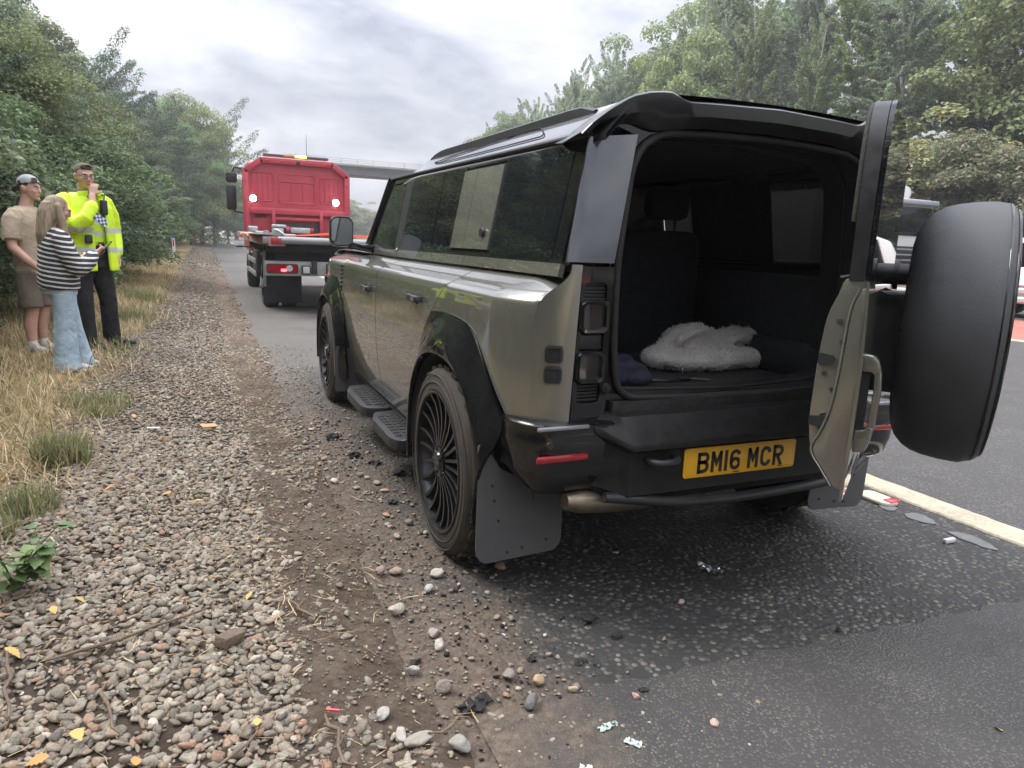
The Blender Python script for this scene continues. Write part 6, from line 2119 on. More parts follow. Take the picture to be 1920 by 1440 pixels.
for sx in (1, -1):
    ts.append(fix_winding(*tube([(sx * .15, -.01, 1.41), (sx * .21, -.025, 1.34), (sx * .245, -.035, 1.22), (sx * .255, -.035, 1.15)], [.078, .088, .086, .086], 14)))
put(man, 'tee_shirt', remesh('tee_shirt', ts, tee, .012, 3))
so = [torso([(.70, .18, .135, .14, 0, 0), (.86, .175, .125, .13, 0, 0), (.90, .17, .12, .12, 0, 0)])]
for sx in (1, -1):
    so.append(fix_winding(*tube([(sx * .09, 0, .84), (sx * .098, .005, .66), (sx * .104, .015, .52), (sx * .105, .018, .48)], [.108, .106, .104, .102], 16)))
put(man, 'shorts', remesh('shorts', so, kh, .012, 3))
HI = HM.inverted()
hm = remesh('hair', [([HM @ Vector(v) for v in ball((0, -.024, .030), (.0785, .095, .085), 20)[0]], ball((0, 0, 0), 1, 20)[1])], mk('dark_hair', (.05, .038, .03), .9, var=.3, vscale=40), .008, 2)
trim(hm, HI, lambda p: (p.y < .03 and p.z > -.005 - (p.y * .5)) or (p.y < -.05 and p.z > -.065))
put(man, 'hair', hm)
cp = remesh('cap', [([HM @ Vector(v) for v in ball((0, -.012, .050), (.086, .104, .088), 22)[0]], ball((0, 0, 0), 1, 22)[1])], cloth('grey_cap', (.30, .31, .31), .9, (.42, .43, .43), .2), .008, 2)
trim(cp, HI, lambda p: p.z > .046 + p.y * .22)
cap = put(man, 'cap', cp)
g = G(); vs, fs = extrude(smooth_poly([(-.07, 0), (.07, 0), (.06, -.06), (0, -.085), (-.06, -.06)], .02, 3), 'z', 0, .006)
g.add(vs, fs, HM @ Matrix.Translation((0, -.098, .012)) @ Matrix.Rotation(.75, 4, 'X')); g.obj('peak', mk('dark_hair', (.05, .038, .03)), cap, 40)
g = G(); g.add(*extrude(rrect(0, 0, .05, .045, .01, 3), 'y', 0, .006), HM @ Matrix.Translation((.045, .078, .085)) @ Matrix.Rotation(-.55, 4, 'Z') @ Matrix.Rotation(.35, 4, 'X')); g.obj('cap_strap', mk('dark_pouch', (.025, .026, .03)), cap)
g = G(); g.cyl(HM @ Vector((.082, -.045, .055)), HM @ Vector((.088, -.045, .055)), .013, .013, 14); g.obj('cap_badge', mk('dark_pouch', (.025, .026, .03)), cap)
SNK = mk('trainer_grey', (.50, .49, .48), .6, color2=(.66, .65, .64), vscale=18)
for sx, a in ((1, .12), (-1, -.15)):
    shoe(sx * .105, .03, -sx * .12, SNK, mk('post_white', (.75, .74, .72)), man, .29, 'trainer')
    put(man, 'sock', remesh('sock', [limb([(sx * .10, -.01, .08), (sx * .10, -.01, .15)], [.044, .043], 12)], mk('sock_white', (.7, .69, .68), .9), .01, 2))
# ============ woman
wom = person_root(-3.02, 5.22, float(gz(-3.02, 5.22)), (.80, .28), 'woman in a striped jumper and wide pale jeans looking at a phone', .965)
SW = banded('striped_jumper', (.028, .030, .042), (.66, .63, .57), [], .9, tilt=(.12, .10), wob=.010, fine=(.041, .36), var=.1)
jean = cloth('pale_denim', (.33, .43, .52), .9, (.45, .55, .63), .8)
hd, HM = head_pieces((0, .03, 1.435), (.05, .93, -.30), s=.93)
RW, LW = Vector((.09, .27, 1.06)), Vector((-.05, .29, 1.05))
ap = hd + [limb([(.16, .02, 1.22), (.22, .06, 1.0), (.09, .27, 1.06)], [.045, .04, .026], 12)] + hand_pieces(RW, (-.35, .75, .45), (-.6, -.1, .6), .75, .86, 1) + hand_pieces(LW, (.30, .80, .35), (.5, -.1, .6), .75, .86, -1) + [torso([(.80, .14, .1, .1, 0, 0), (1.05, .13, .1, .1, 0, 0), (1.24, .07, .06, .06, 0, 0)])] + [limb([(-.16, .02, 1.22), (-.20, .14, 1.0), LW], [.045, .04, .026], 12)]
body = put(wom, 'body', remesh('woman_body', ap, SKIN, .0085, 3))
face_parts(HM, body); glasses(HM, body, mk('tortoise_frame', (.10, .05, .03), .3))
jm = [torso([(.74, .205, .145, .165, 0, 0), (.82, .215, .15, .17, 0, 0), (1.0, .205, .15, .155, 0, 0), (1.14, .20, .135, .14, 0, 0), (1.24, .15, .09, .11, 0, 0), (1.28, .085, .075, .085, 0, -.01)])]
jm += [limb([(.17, 0, 1.20), (.235, .03, 1.06), (.245, .10, .93)], [.075, .080, .080], 14), limb([(.245, .10, .93), (.18, .20, .99), (.105, .258, 1.05)], [.078, .068, .050], 14)]
jm += [limb([(-.17, 0, 1.20), (-.235, .03, 1.06), (-.235, .11, .93)], [.075, .080, .080], 14), limb([(-.235, .11, .93), (-.15, .22, .98), (-.06, .275, 1.04)], [.078, .068, .050], 14)]
put(wom, 'jumper', remesh('jumper', jm, SW, .012, 3))
jn = [torso([(.70, .175, .125, .155, 0, 0), (.82, .165, .12, .14, 0, 0), (.90, .15, .11, .12, 0, 0)])]
for sx, ft in ((1, (.115, -.02)), (-1, (-.11, .13))):
    jn.append(fix_winding(*tube([(sx * .085, 0, .78), (sx * .095, .01 + ft[1] * .3, .55), (sx * .10, ft[1] * .6, .36), (ft[0], ft[1] * .9, .16), (ft[0], ft[1], .05), (ft[0], ft[1] + .01, .012)], [.104, .094, .090, .098, .112, .116], 20)))
put(wom, 'jeans', remesh('jeans', jn, jean, .012, 3))
HAIR = mk('blonde_hair', (.16, .115, .075), .55, color2=(.38, .29, .19), vscale=7, bump=.4, bscale=40)
_t = MATS['blonde_hair'].node_tree
for nd in _t.nodes:
    if nd.type == 'TEX_NOISE':
        mp_ = _t.nodes.new('ShaderNodeMapping'); mp_.inputs['Scale'].default_value = (9, 9, .6)
        for l_ in list(nd.inputs['Vector'].links): _t.links.new(l_.from_socket, mp_.inputs[0])
        _t.links.new(mp_.outputs[0], nd.inputs['Vector'])
hr = [([HM @ Vector(v) for v in ball((0, -.026, .030), (.088, .104, .100), 20)[0]], ball((0, 0, 0), 1, 20)[1])]
hr.append(ellipse_loft([((0, -.02, 1.50), (.075, 0, 0), (0, .070, 0)), ((0, -.045, 1.42), (.098, 0, 0), (0, .080, 0)), ((0, -.070, 1.32), (.112, 0, 0), (0, .070, 0)), ((0, -.095, 1.22), (.115, 0, 0), (0, .058, 0)), ((0, -.105, 1.13), (.095, 0, 0), (0, .040, 0)), ((0, -.10, 1.08), (.055, 0, 0), (0, .02, 0))], 20))
for sx in (1, -1):
    hr.append(limb([(sx * .078, .02, 1.47), (sx * .095, .03, 1.36), (sx * .105, .05, 1.24), (sx * .095, .09, 1.10)], [.030, .036, .034, .018], 10))
hm = remesh('hair', hr, HAIR, .009, 3)
HI = HM.inverted()
trim(hm, HI, lambda p: not (p.y > .045 and abs(p.x) < .062 and p.z < .075))
put(wom, 'hair', hm)
shoe(.105, .0, -.1, SNK, mk('post_white', (.75, .74, .72)), wom, .24, 'trainer'); shoe(-.10, .11, .1, SNK, mk('post_white', (.75, .74, .72)), wom, .24, 'trainer')
# phone in her hands: a thing of its own
ph = empty('phone', (0, 0, 0))
pm = Matrix.Translation(wom.location) @ Matrix.Rotation(wom.rotation_euler.z, 4, 'Z') @ Matrix.Scale(.965, 4)
pos = pm @ Vector((.03, .375, 1.115))
ph.location = pos; ph.rotation_euler = (.85, 0, wom.rotation_euler.z)
tag(ph, 'dark smartphone held up by the woman in the striped jumper', 'phone')
g = G(); g.box((0, 0, 0), (.072, .15, .009), .003); g.obj('phone_body', mk('phone_black', (.02, .02, .022), .25), ph)
g = G(); g.box((0, 0, .0052), (.066, .142, .0012)); g.obj('screen', mk('phone_screen', (.06, .06, .065), .08), ph)
link = link_ws
# ------------------------------------------------------------------ vegetation
def mat_leaf(name, tint=(1, 1, 1), transl=0.35):
    m, t, b = nodes_of(name)
    q = NT(t)
    at = q.n('ShaderNodeAttribute', attribute_name='tone').outputs['Color']
    oi = q.n('ShaderNodeObjectInfo').outputs['Random']
    hs = q.n('ShaderNodeHueSaturation', {'Hue': q.range(oi, 0, 1, 0.482, 0.515), 'Saturation': q.range(q.math('FRACT', q.math('MULTIPLY', oi, 7.3)), 0, 1, 0.6, 0.92),
                                         'Value': q.range(q.math('FRACT', q.math('MULTIPLY', oi, 13.7)), 0, 1, 1.5, 2.3), 'Color': at})
    c = q.mix(1.0, hs.outputs[0], tuple(tint) + (1,), 'MULTIPLY')
    t.links.new(c, b.inputs['Base Color'])
    b.inputs['Roughness'].default_value = 0.55
    b.inputs['Specular IOR Level'].default_value = 0.35
    tl = q.n('ShaderNodeBsdfTranslucent', {0: c})
    mx = q.n('ShaderNodeMixShader', {0: transl, 1: b.outputs[0], 2: tl.outputs[0]})
    t.links.new(mx.outputs[0], t.nodes['Material Output'].inputs['Surface'])
    return m
LEAF = mat_leaf('leaf_green')
BARK = mk('bark', (.10, .08, .062), .9, color2=(.19, .165, .135), vscale=9, bump=.8, bscale=30)
PALEBARK = mk('pale_bark', (.22, .20, .17), .85, color2=(.42, .40, .36), vscale=6, bump=.5, bscale=25)
def leaves_mesh(name, P, N, L, Wd, cols, rng, mat):
    """P positions, N normals; rhombic folded leaves"""
    n = len(P)
    N = N / (np.linalg.norm(N, axis=1, keepdims=True) + 1e-9)
    r = rng.normal(size=(n, 3))
    T = r - (r * N).sum(1, keepdims=True) * N
    T /= np.linalg.norm(T, axis=1, keepdims=True) + 1e-9
    B = np.cross(N, T)
    L = L[:, None]; Wd = Wd[:, None]
    base = P - T * L * .5; tip = P + T * L * .5 - N * L * .15
    lf = P + B * Wd * .5 + N * Wd * .16; rt = P - B * Wd * .5 + N * Wd * .16
    V = np.stack([base, lf, tip, rt], 1).reshape(-1, 3)
    o = (np.arange(n) * 4)[:, None]
    F = np.concatenate([np.concatenate([o, o + 2, o + 1], 1), np.concatenate([o, o + 3, o + 2], 1)])
    C = np.repeat(cols, 4, 0)
    ob = bulk(name, V, F, mat, C)
    me = ob.data
    bpy.data.objects.remove(ob)
    return me
def palette(n, rng, cols, jit=.22):
    c = np.array(cols)[rng.integers(0, len(cols), n)]
    return c * rng.uniform(1 - jit, 1 + jit, (n, 1))
def crown(name, rx, rz, nleaf, leaf, nclump, crho, cols, seed, mat=LEAF, spiky=0.0, base=0.0, hollow=.45):
    """crown centred on the origin, radius rx across and rz up; returns mesh and clump centres"""
    rng = np.random.default_rng(seed)
    d = rng.normal(size=(nclump, 3)); d /= np.linalg.norm(d, axis=1, keepdims=True)
    rad = hollow + (1 - hollow) * rng.uniform(0, 1, nclump) ** .5
    prof = 1 - .25 * np.clip(d[:, 2], 0, 1) ** 2
    lob = 1 + .18 * np.sin(3 * np.arctan2(d[:, 1], d[:, 0]) + seed) + .12 * np.sin(5 * np.arctan2(d[:, 1], d[:, 0]) + 2 * seed) + .15 * rng.normal(size=nclump)
    cc = d * rad[:, None] * np.array([rx, rx, rz]) * (prof * np.clip(lob, .5, 1.4))[:, None]
    rho = crho * rx * rng.uniform(.65, 1.35, nclump)
    own = rng.choice(nclump, nleaf, p=rho ** 2 / (rho ** 2).sum())
    q = rng.normal(size=(nleaf, 3)); q /= np.linalg.norm(q, axis=1, keepdims=True)
    q[:, 2] = np.where(q[:, 2] < -.2, -q[:, 2] * .7, q[:, 2])
    rr = rng.uniform(.25, 1, nleaf) ** .45
    st = np.ones((nleaf, 3))
    off = q * rr[:, None] * rho[own][:, None] * np.array([1.15, 1.15, .8])
    if spiky:
        sp = rng.normal(size=(nclump, 3)) * .25 + d * np.array([1, 1, .6]) + np.array([0, 0, .35]); sp /= np.linalg.norm(sp, axis=1, keepdims=True)
        al = rng.uniform(-.4, 1, nleaf)[:, None] * rho[own][:, None] * (1 + spiky)
        off = off * (.55 - .25 * np.abs(al / (rho[own][:, None] * (1 + spiky)))) + sp[own] * al
    P = cc[own] + off
    N = q * .55 + np.array([0, 0, .75]) + rng.normal(size=(nleaf, 3)) * .45
    L = leaf * rng.uniform(.65, 1.35, nleaf)
    ctone = rng.uniform(.72, 1.28, nclump)[own][:, None]
    C = palette(nleaf, rng, cols) * ctone
    return leaves_mesh(name, P, N, L, L * .62, C, rng, mat), cc
def trunk_mesh(name, h, r, cc, cz, mat, seed, nl=9, lean=.0):
    rng = np.random.default_rng(seed)
    g = G()
    pts = [(0, 0, -.3)]
    k = 7
    for i in range(1, k + 1):
        pts.append((rng.normal(0, .03 * h * i / k) * .5 + lean * i / k, rng.normal(0, .03 * h * i / k) * .5, h * i / k))
    g.add(*tube(pts, [r * (1.25 if i == 0 else 1) * (1 - .8 * i / k) for i in range(k + 1)], 8))
    sel = rng.choice(len(cc), min(nl, len(cc)), replace=False)
    for s in sel:
        e_ = Vector(cc[s]) + Vector((0, 0, cz))
        i = min(k, max(2, int((e_.z - .25 * h) / h * k)))
        a = Vector(pts[min(i, k)])
        mid = a.lerp(e_, .5) + Vector((0, 0, .06 * h))
        g.add(*tube([a, mid, e_], [r * .32, r * .2, r * .06], 5))
    return mesh(name, g.v, g.f, mat, 60)
GREENS = [(.062, .100, .032), (.080, .125, .040), (.050, .085, .030), (.100, .145, .050), (.070, .105, .045)]
YGREEN = [(.115, .150, .045), (.095, .135, .040), (.140, .165, .055), (.085, .115, .040)]
DKGREEN = [(.038, .070, .030), (.050, .085, .036), (.032, .058, .026), (.065, .095, .045)]
GREY = [(.095, .13, .070), (.115, .148, .085), (.082, .112, .062), (.132, .165, .092)]
OLIVE = [(.11, .125, .045), (.09, .11, .038), (.13, .12, .05), (.075, .10, .035), (.16, .12, .04)]
PROTO = {}
def proto(key, rx, rz, nleaf, leaf, nclump, crho, cols, seed, trunk_h, trunk_r, cz, bark=BARK, **k):
    me, cc = crown('crown_' + key, rx, rz, nleaf, leaf, nclump, crho, cols, seed, **k)
    PROTO[key] = (me, trunk_mesh('trunk_' + key, trunk_h, trunk_r, cc, cz, bark, seed + 5), cz, cz + rz)
proto('ash', 2.1, 2.9, 42000, .085, 120, .23, GREENS, 21, 4.6, .14, 3.2)
proto('maple', 2.2, 2.6, 42000, .088, 110, .25, YGREEN, 22, 4.2, .14, 2.9)
proto('thorn', 2.2, 2.7, 40000, .078, 130, .23, DKGREEN, 23, 4.4, .13, 3.0, spiky=.9)
proto('willow', 1.15, 1.35, 34000, .048, 90, .24, GREY, 24, 1.6, .05, 1.25, spiky=.7)
proto('bramble', 1.2, 1.1, 32000, .052, 80, .26, GREENS, 25, 1.2, .05, .95)
proto('poplar', 1.75, 6.4, 34000, .15, 190, .24, [tuple(c * 1.25 for c in q_) for q_ in YGREEN], 31, 13.5, .17, 8.2, bark=PALEBARK, hollow=.2, spiky=1.1)
proto('birch', 1.9, 5.6, 30000, .14, 180, .23, [tuple(c * 1.3 for c in q_) for q_ in GREY], 32, 13.0, .16, 8.4, bark=PALEBARK, hollow=.2, spiky=1.0)
proto('oak', 3.4, 4.2, 40000, .18, 130, .24, YGREEN, 33, 7.5, .24, 5.6)
proto('sallow', 3.0, 2.9, 36000, .15, 110, .25, [tuple(c * 1.2 for c in q_) for q_ in OLIVE], 34, 3.8, .14, 2.9)
ORD = ['first', 'second', 'third', 'fourth', 'fifth', 'sixth', 'seventh', 'eighth', 'ninth', 'tenth', 'eleventh', 'twelfth', 'thirteenth', 'fourteenth', 'fifteenth', 'sixteenth',
       'seventeenth', 'eighteenth', 'nineteenth', 'twentieth', 'twenty-first', 'twenty-second', 'twenty-third', 'twenty-fourth', 'twenty-fifth', 'twenty-sixth', 'twenty-seventh',
       'twenty-eighth', 'twenty-ninth', 'thirtieth', 'thirty-first', 'thirty-second', 'thirty-third', 'thirty-fourth', 'thirty-fifth', 'thirty-sixth', 'thirty-seventh', 'thirty-eighth', 'thirty-ninth', 'fortieth']
def ordinal(n):
    if n <= 40: return ORD[n - 1]
    tens = {4: 'forty', 5: 'fifty', 6: 'sixty', 7: 'seventy', 8: 'eighty', 9: 'ninety'}[n // 10]
    return {4: 'fortieth', 5: 'fiftieth', 6: 'sixtieth', 7: 'seventieth', 8: 'eightieth', 9: 'ninetieth'}[n // 10] if n % 10 == 0 else tens + '-' + ORD[n % 10 - 1]
prng = random.Random(19)
def plant(key, x, y, height, label, cat, name, group, wide=1.0, z=None):
    cm, tm, cz, top = PROTO[key]
    s = height / top
    zz = float(gz(x, y)) if z is None else z
    r = empty(name, (x, y, zz - .05), prng.uniform(0, 6.28))
    w = s * wide
    r.scale = (w, w, s)
    tag(r, label, cat, group)
    _link0('trunk', tm, r)
    _link0('crown', cm, r, (0, 0, cz))
    return r
DESC = {'ash': 'green', 'maple': 'yellow-green', 'thorn': 'dark feathery', 'willow': 'grey-green', 'bramble': 'mid green', 'poplar': 'tall slender', 'birch': 'pale-barked', 'oak': 'broad light green', 'sallow': 'olive rounded'}
# --- left bank: shrubs along the foot, trees behind
n_ = 0
y = -7.0
while y < 75:
    key = prng.choice(['willow', 'bramble', 'willow', 'bramble', 'willow'])
    h = prng.uniform(1.7, 2.7) * (1.0 if y < 12 else 1.15 + y * .008)
    x = -4.75 - prng.uniform(0, .75) - .012 * max(0, y) + (.15 if y > 12 else 0)
    if y > 5 and n_ < 36:
        plant(key, x, y, h, '%s shrub at the foot of the left bank, %s along from the people' % (DESC[key], ORD[n_]), 'shrub', 'shrub', 'shrubs at the foot of the left bank', 1.15)
        n_ += 1
    else:
        plant(key, x, y, h, 'leafy shrub on the left bank beyond the picture edge', 'shrub', 'shrub', 'shrubs beside the camera', 1.15)
    y += prng.uniform(1.25, 1.75) * (1 if y < 20 else 1.35 + y * .006)
left = []
for (xb, y0, y1, st, hs) in ((-6.6, 7.5, 95, 3.2, ((7, 4.4), (15, 4.8), (25, 5.4), (40, 6.2), (60, 7.6), (95, 10))), (-9.2, 9, 120, 3.6, ((9, 6.0), (15, 6.2), (20, 6.6), (30, 7.2), (40, 8.2), (55, 9.8), (70, 11.0), (120, 14)))):
    y = y0
    while y < y1:
        left.append((xb + prng.uniform(-.7, .7), y, np.interp(y, [a for a, b in hs], [b for a, b in hs]) * prng.uniform(.88, 1.12)))
        y += st * prng.uniform(.8, 1.2) * (1 + y * .008)
left.sort(key=lambda a: a[1])
for i, (x, y, h) in enumerate(left):
    key = prng.choice(['ash', 'maple', 'thorn', 'ash', 'thorn']) if y < 60 else prng.choice(['ash', 'thorn', 'birch'])
    plant(key, x, y, h, '%s tree on the left bank, %s back from the camera' % (DESC[key], ordinal(i + 1)), 'tree', 'broadleaf_tree', 'trees on the left bank', 1.0 if y < 40 else .85)
for (x, y, h) in ((-7, -7, 6), (-8.5, -3, 6.5), (-6.8, 0, 5), (-8.5, 3, 6.2), (-7, 5, 4.8)):
    plant(prng.choice(['ash', 'thorn', 'maple']), x, y, h, 'leafy tree on the left bank beyond the picture edge', 'tree', 'broadleaf_tree', 'trees beside the camera', 1.1)
# --- right bank
right = []
def rtop(x, y):
    pts = {31: ((5, 10.5), (20, 15.5), (40, 18), (50, 16.5), (60, 18.5), (70, 17), (90, 12), (125, 9)), 36: ((5, 11), (20, 17), (30, 19.5), (50, 20.5), (60, 19.5), (70, 21.5), (90, 18), (125, 12)), 42: ((5, 12), (30, 21.5), (50, 24), (60, 24), (75, 22), (90, 23), (125, 16))}[x]
    return np.interp(y, [a for a, b in pts], [b for a, b in pts])
for xb, y0, y1, st in ((31, 26, 120, 5.0), (36, 8, 125, 3.6), (42, 8, 125, 4.4)):
    y = y0
    while y < y1:
        x = xb + prng.uniform(-1.2, 1.6)
        right.append((x, y, (rtop(xb, y) - float(gz(x, y))) * prng.uniform(.88, 1.1)))
        y += st * prng.uniform(.75, 1.25)
right.sort(key=lambda a: a[1])
for i, (x, y, h) in enumerate(right):
    key = prng.choice(['poplar', 'birch', 'poplar', 'birch', 'poplar', 'oak'])
    lab = '%s tree on the wooded right bank, %s back from the spare wheel' % (DESC[key], ordinal(i + 1))
    plant(key, x, y, h, lab, 'tree', 'broadleaf_tree', 'trees on the right bank', prng.uniform(.62, .95))
n_ = 0
y = 3.0
while y < 62:
    x = 30.6 + prng.uniform(-.4, 1.2)
    h = prng.uniform(4.2, 6.8) * (1.15 if 14 < y < 26 else 1)
    key = prng.choice(['sallow', 'sallow', 'oak'])
    plant(key, x, y, h, '%s bush at the foot of the right bank, %s beyond the white lorry' % (DESC[key], ORD[n_]), 'bush', 'bush', 'bushes at the foot of the right bank', 1.15)
    n_ += 1
    y += prng.uniform(2.4, 3.6)
for i, (x, y, h) in enumerate(((-5.5, 58, 11), (-4.6, 68, 12.5), (-3.0, 76, 15), (-2.2, 84, 14.5), (-.8, 92, 12), (1.0, 104, 7.5))):
    plant(['thorn', 'ash', 'maple', 'thorn', 'ash', 'ash'][i], x, y, h, '%s tree closing the left side beyond the truck, %s from the left' % (['dark', 'green', 'yellowish', 'tall dark', 'lower', 'lowest'][i], ORD[i]), 'tree', 'broadleaf_tree', 'trees beyond the truck', .8, z=0.0)
# --- far trees closing the road beyond the bridge
for i in range(18):
    x = -26 + i * 5.2 + prng.uniform(-1.5, 1.5)
    y = 165 + prng.uniform(-15, 40)
    plant(prng.choice(['oak', 'sallow', 'oak']), x, y, prng.uniform(8, 12) if x > 6 else prng.uniform(11, 16), 'distant tree beyond the bridge, %s from the left' % ORD[i], 'tree', 'distant_tree', 'trees beyond the bridge', 1.2, z=0.0)

# ------------------------------------------------------------------ verge grass
def blades(name, P, H, lean, cols, rng, mat, wd=.004):
    n = len(P)
    a = rng.uniform(0, 6.283, n)
    d = np.stack([np.cos(a), np.sin(a), np.zeros(n)], -1)
    s = np.stack([-np.sin(a), np.cos(a), np.zeros(n)], -1)
    W_ = (wd * rng.uniform(.6, 1.4, n))[:, None]
    l = lean[:, None]; H_ = H[:, None]
    up = np.array([0, 0, 1.])
    b0 = P - s * W_; b1 = P + s * W_
    m = P + d * H_ * l * .45 + up * H_ * np.sqrt(np.clip(1 - l ** 2, .02, 1)) * .62
    m0 = m - s * W_ * .8; m1 = m + s * W_ * .8
    tp = P + d * H_ * l * 1.05 + up * H_ * np.sqrt(np.clip(1 - l ** 2, .02, 1)) * .92
    V = np.stack([b0, b1, m0, m1, tp], 1).reshape(-1, 3)
    o = (np.arange(n) * 5)[:, None]
    F = np.concatenate([np.concatenate([o, o + 1, o + 3], 1), np.concatenate([o, o + 3, o + 2], 1), np.concatenate([o + 2, o + 3, o + 4], 1)])
    return bulk(name, V, F, mat, np.repeat(cols, 5, 0))
GRASS = mat_tone('grass_blade', rough=.7, bump=0, transl=.35, spec=.2)
rgr = np.random.default_rng(33)
STRAW = [(.58, .45, .25), (.68, .55, .34), (.47, .35, .19), (.31, .22, .12), (.72, .61, .41)]
def verge_d(x, y):
    return sstep(-2.45, -2.9, x + .10 * np.sin(y * 1.9) + .06 * np.sin(y * 4.3 + 2)) * np.clip(1.3 - np.maximum(0, y - 3) * .045, .25, 1)
n = 62000
P2 = scatter(n, -5.6, -2.35, .2, 26, verge_d, rgr)
P = np.concatenate([P2, gz(P2[:, 0], P2[:, 1])[:, None]], -1)
far = np.clip((P[:, 1] - 4) / 20, 0, 1)
H = rgr.uniform(.05, .17, n) * (1 + far * .8)
gr = sstep(-4.2, -5.0, P[:, 0]) * .8
cols = palette(n, rgr, STRAW, .3)
green = rgr.uniform(size=n) < np.clip(gr + .05 + .3 * (np.sin(P[:, 1] * 1.1 + P[:, 0] * 2) > .75), 0, .85)
cols[green] = palette(int(green.sum()), rgr, [(.13, .16, .05), (.18, .20, .075), (.09, .13, .04)], .25)
H[green] *= 1.5
tag(blades('dry_grass', P, H, rgr.uniform(.45, .99, n), cols, rgr, GRASS, .0032), 'dry straw-coloured grass over the verge', 'grass', kind='stuff')
# green tufts at the gravel edge
TUFTS = [(-2.60, 2.30, .13, .21, 700), (-2.64, 3.78, .24, .12, 700), (-2.55, 3.45, .12, .11, 260), (-2.62, 1.55, .12, .16, 380), (-2.70, 1.30, .10, .12, 240), (-2.85, 9.0, .3, .3, 500), (-2.9, 12, .35, .35, 500)]
for i, (x, y, r, h, n) in enumerate(TUFTS):
    P2 = np.clip(rgr.normal(size=(n, 2)), -1.9, 1.9) * r * .5 + np.array([x, y])
    P = np.concatenate([P2, gz(P2[:, 0], P2[:, 1])[:, None]], -1)
    c = palette(n, rgr, [(.22, .24, .11), (.30, .30, .16), (.17, .20, .085), (.46, .39, .22)], .25)
    tuft_labels = ['tall green grass tuft at the gravel edge below the woman', 'low spreading green grass beside the woman\'s hem', 'thin grass tuft between the two larger ones', 'short grass clump behind the leafy weed', 'sparse grass blades beside the leafy weed', 'grass tuft beyond the officer\'s feet', 'distant grass tuft near the marker post']
    tag(blades('grass_tuft', P, h * rgr.uniform(.5, 1.1, n), rgr.uniform(.1, .75, n), c, rgr, GRASS, .0026), tuft_labels[i], 'grass tuft', 'grass tufts at the gravel edge')
# broad-leaved weed, bottom left
wr_ = np.random.default_rng(4)
weed = empty('weed', (-2.50, .78, float(gz(-2.5, .78))))
tag(weed, 'leafy green weed with serrated leaves at the gravel edge', 'weed')
g = G(); stems = []
for i in range(11):
    a = wr_.uniform(0, 6.28); l = wr_.uniform(.10, .25)
    e_ = Vector((math.cos(a) * l * .6, math.sin(a) * l * .6, l))
    g.add(*tube([(0, 0, 0), e_ * .5 + Vector((0, 0, .04)), e_], [.004, .003, .002], 5)); stems.append(e_)
g.obj('stem', mk('weed_stem', (.10, .12, .04), .6), weed)
LEAFM = mk('weed_leaf', (.10, .17, .045), .5, color2=(.20, .26, .08), vscale=14)
LEAFD = mk('weed_leaf_dark', (.06, .11, .035), .5, color2=(.12, .17, .055), vscale=14)
def leaf_mesh(name, L, W_, mat, teeth=7):
    vs = [(0, 0, 0)]; n = teeth * 2
    lft = []; rgt_ = []
    for i in range(1, n):
        t = i / n
        w = W_ * math.sin(math.pi * t ** .75) * (1.0 if i % 2 else .72)
        lft.append((-w, L * t, .12 * w + -.25 * L * t * t)); rgt_.append((w, L * t, .12 * w - .25 * L * t * t))
    mids = [(0, L * i / n, -.25 * L * (i / n) ** 2) for i in range(n + 1)]
    V = mids + lft + rgt_
    F = []
    m = len(mids); k = len(lft)
    F += [(0, 1, m), (0, m + k, 1)]
    for i in range(k - 1):
        F += [(i + 1, i + 2, m + i + 1, m + i), (i + 2, i + 1, m + k + i, m + k + i + 1)]
    F += [(k, k + 1, m + k - 1), (k + 1, k, m + k + k - 1)]
    return mesh(name, V, F, mat, 60)
LM = [leaf_mesh('weed_leaf_a', .065, .026, LEAFM), leaf_mesh('weed_leaf_b', .05, .022, LEAFD)]
for e_ in stems:
    for k in range(6):
        t = wr_.uniform(.35, 1.05)
        o = _link0('leaf', LM[int(wr_.integers(0, 2))], weed, e_ * t, (wr_.uniform(-.5, .5), wr_.uniform(-.5, .3), wr_.uniform(0, 6.28)))
        s = wr_.uniform(.7, 1.25); o.scale = (s, s, s)
# ------------------------------------------------------------------ things in the boot
def fuzz(name, me, n, L, cols, mat, parent, rng):
    """short fleece tufts standing on a surface"""
    me.calc_loop_triangles()
    nv = len(me.vertices)
    co = np.zeros(nv * 3); me.vertices.foreach_get('co', co); co = co.reshape(-1, 3)
    no = np.zeros(nv * 3); me.vertices.foreach_get('normal', no); no = no.reshape(-1, 3)
    i = rng.integers(0, nv, n)
    P = co[i] + rng.normal(0, .003, (n, 3)); N = no[i] + rng.normal(0, .45, (n, 3)); N /= np.linalg.norm(N, axis=1, keepdims=True)
    s = np.cross(N, rng.normal(size=(n, 3))); s /= np.linalg.norm(s, axis=1, keepdims=True) + 1e-9
    l = (L * rng.uniform(.5, 1.2, n))[:, None]
    V = np.stack([P - s * .0022, P + s * .0022, P + N * l], 1).reshape(-1, 3)
    F = np.arange(n * 3).reshape(-1, 3)
    o = bulk(name, V, F, mat, np.repeat(palette(n, rng, cols, .12), 3, 0), parent)
    o['kind'] = 'stuff'
    return o
rf_ = np.random.default_rng(8)
blanket = empty('fleece_blanket', (.27, .66, .772))
blanket.scale = (1.08, 1.0, 1.2)
tag(blanket, 'crumpled off-white fleece blanket lying on the boot floor', 'blanket')
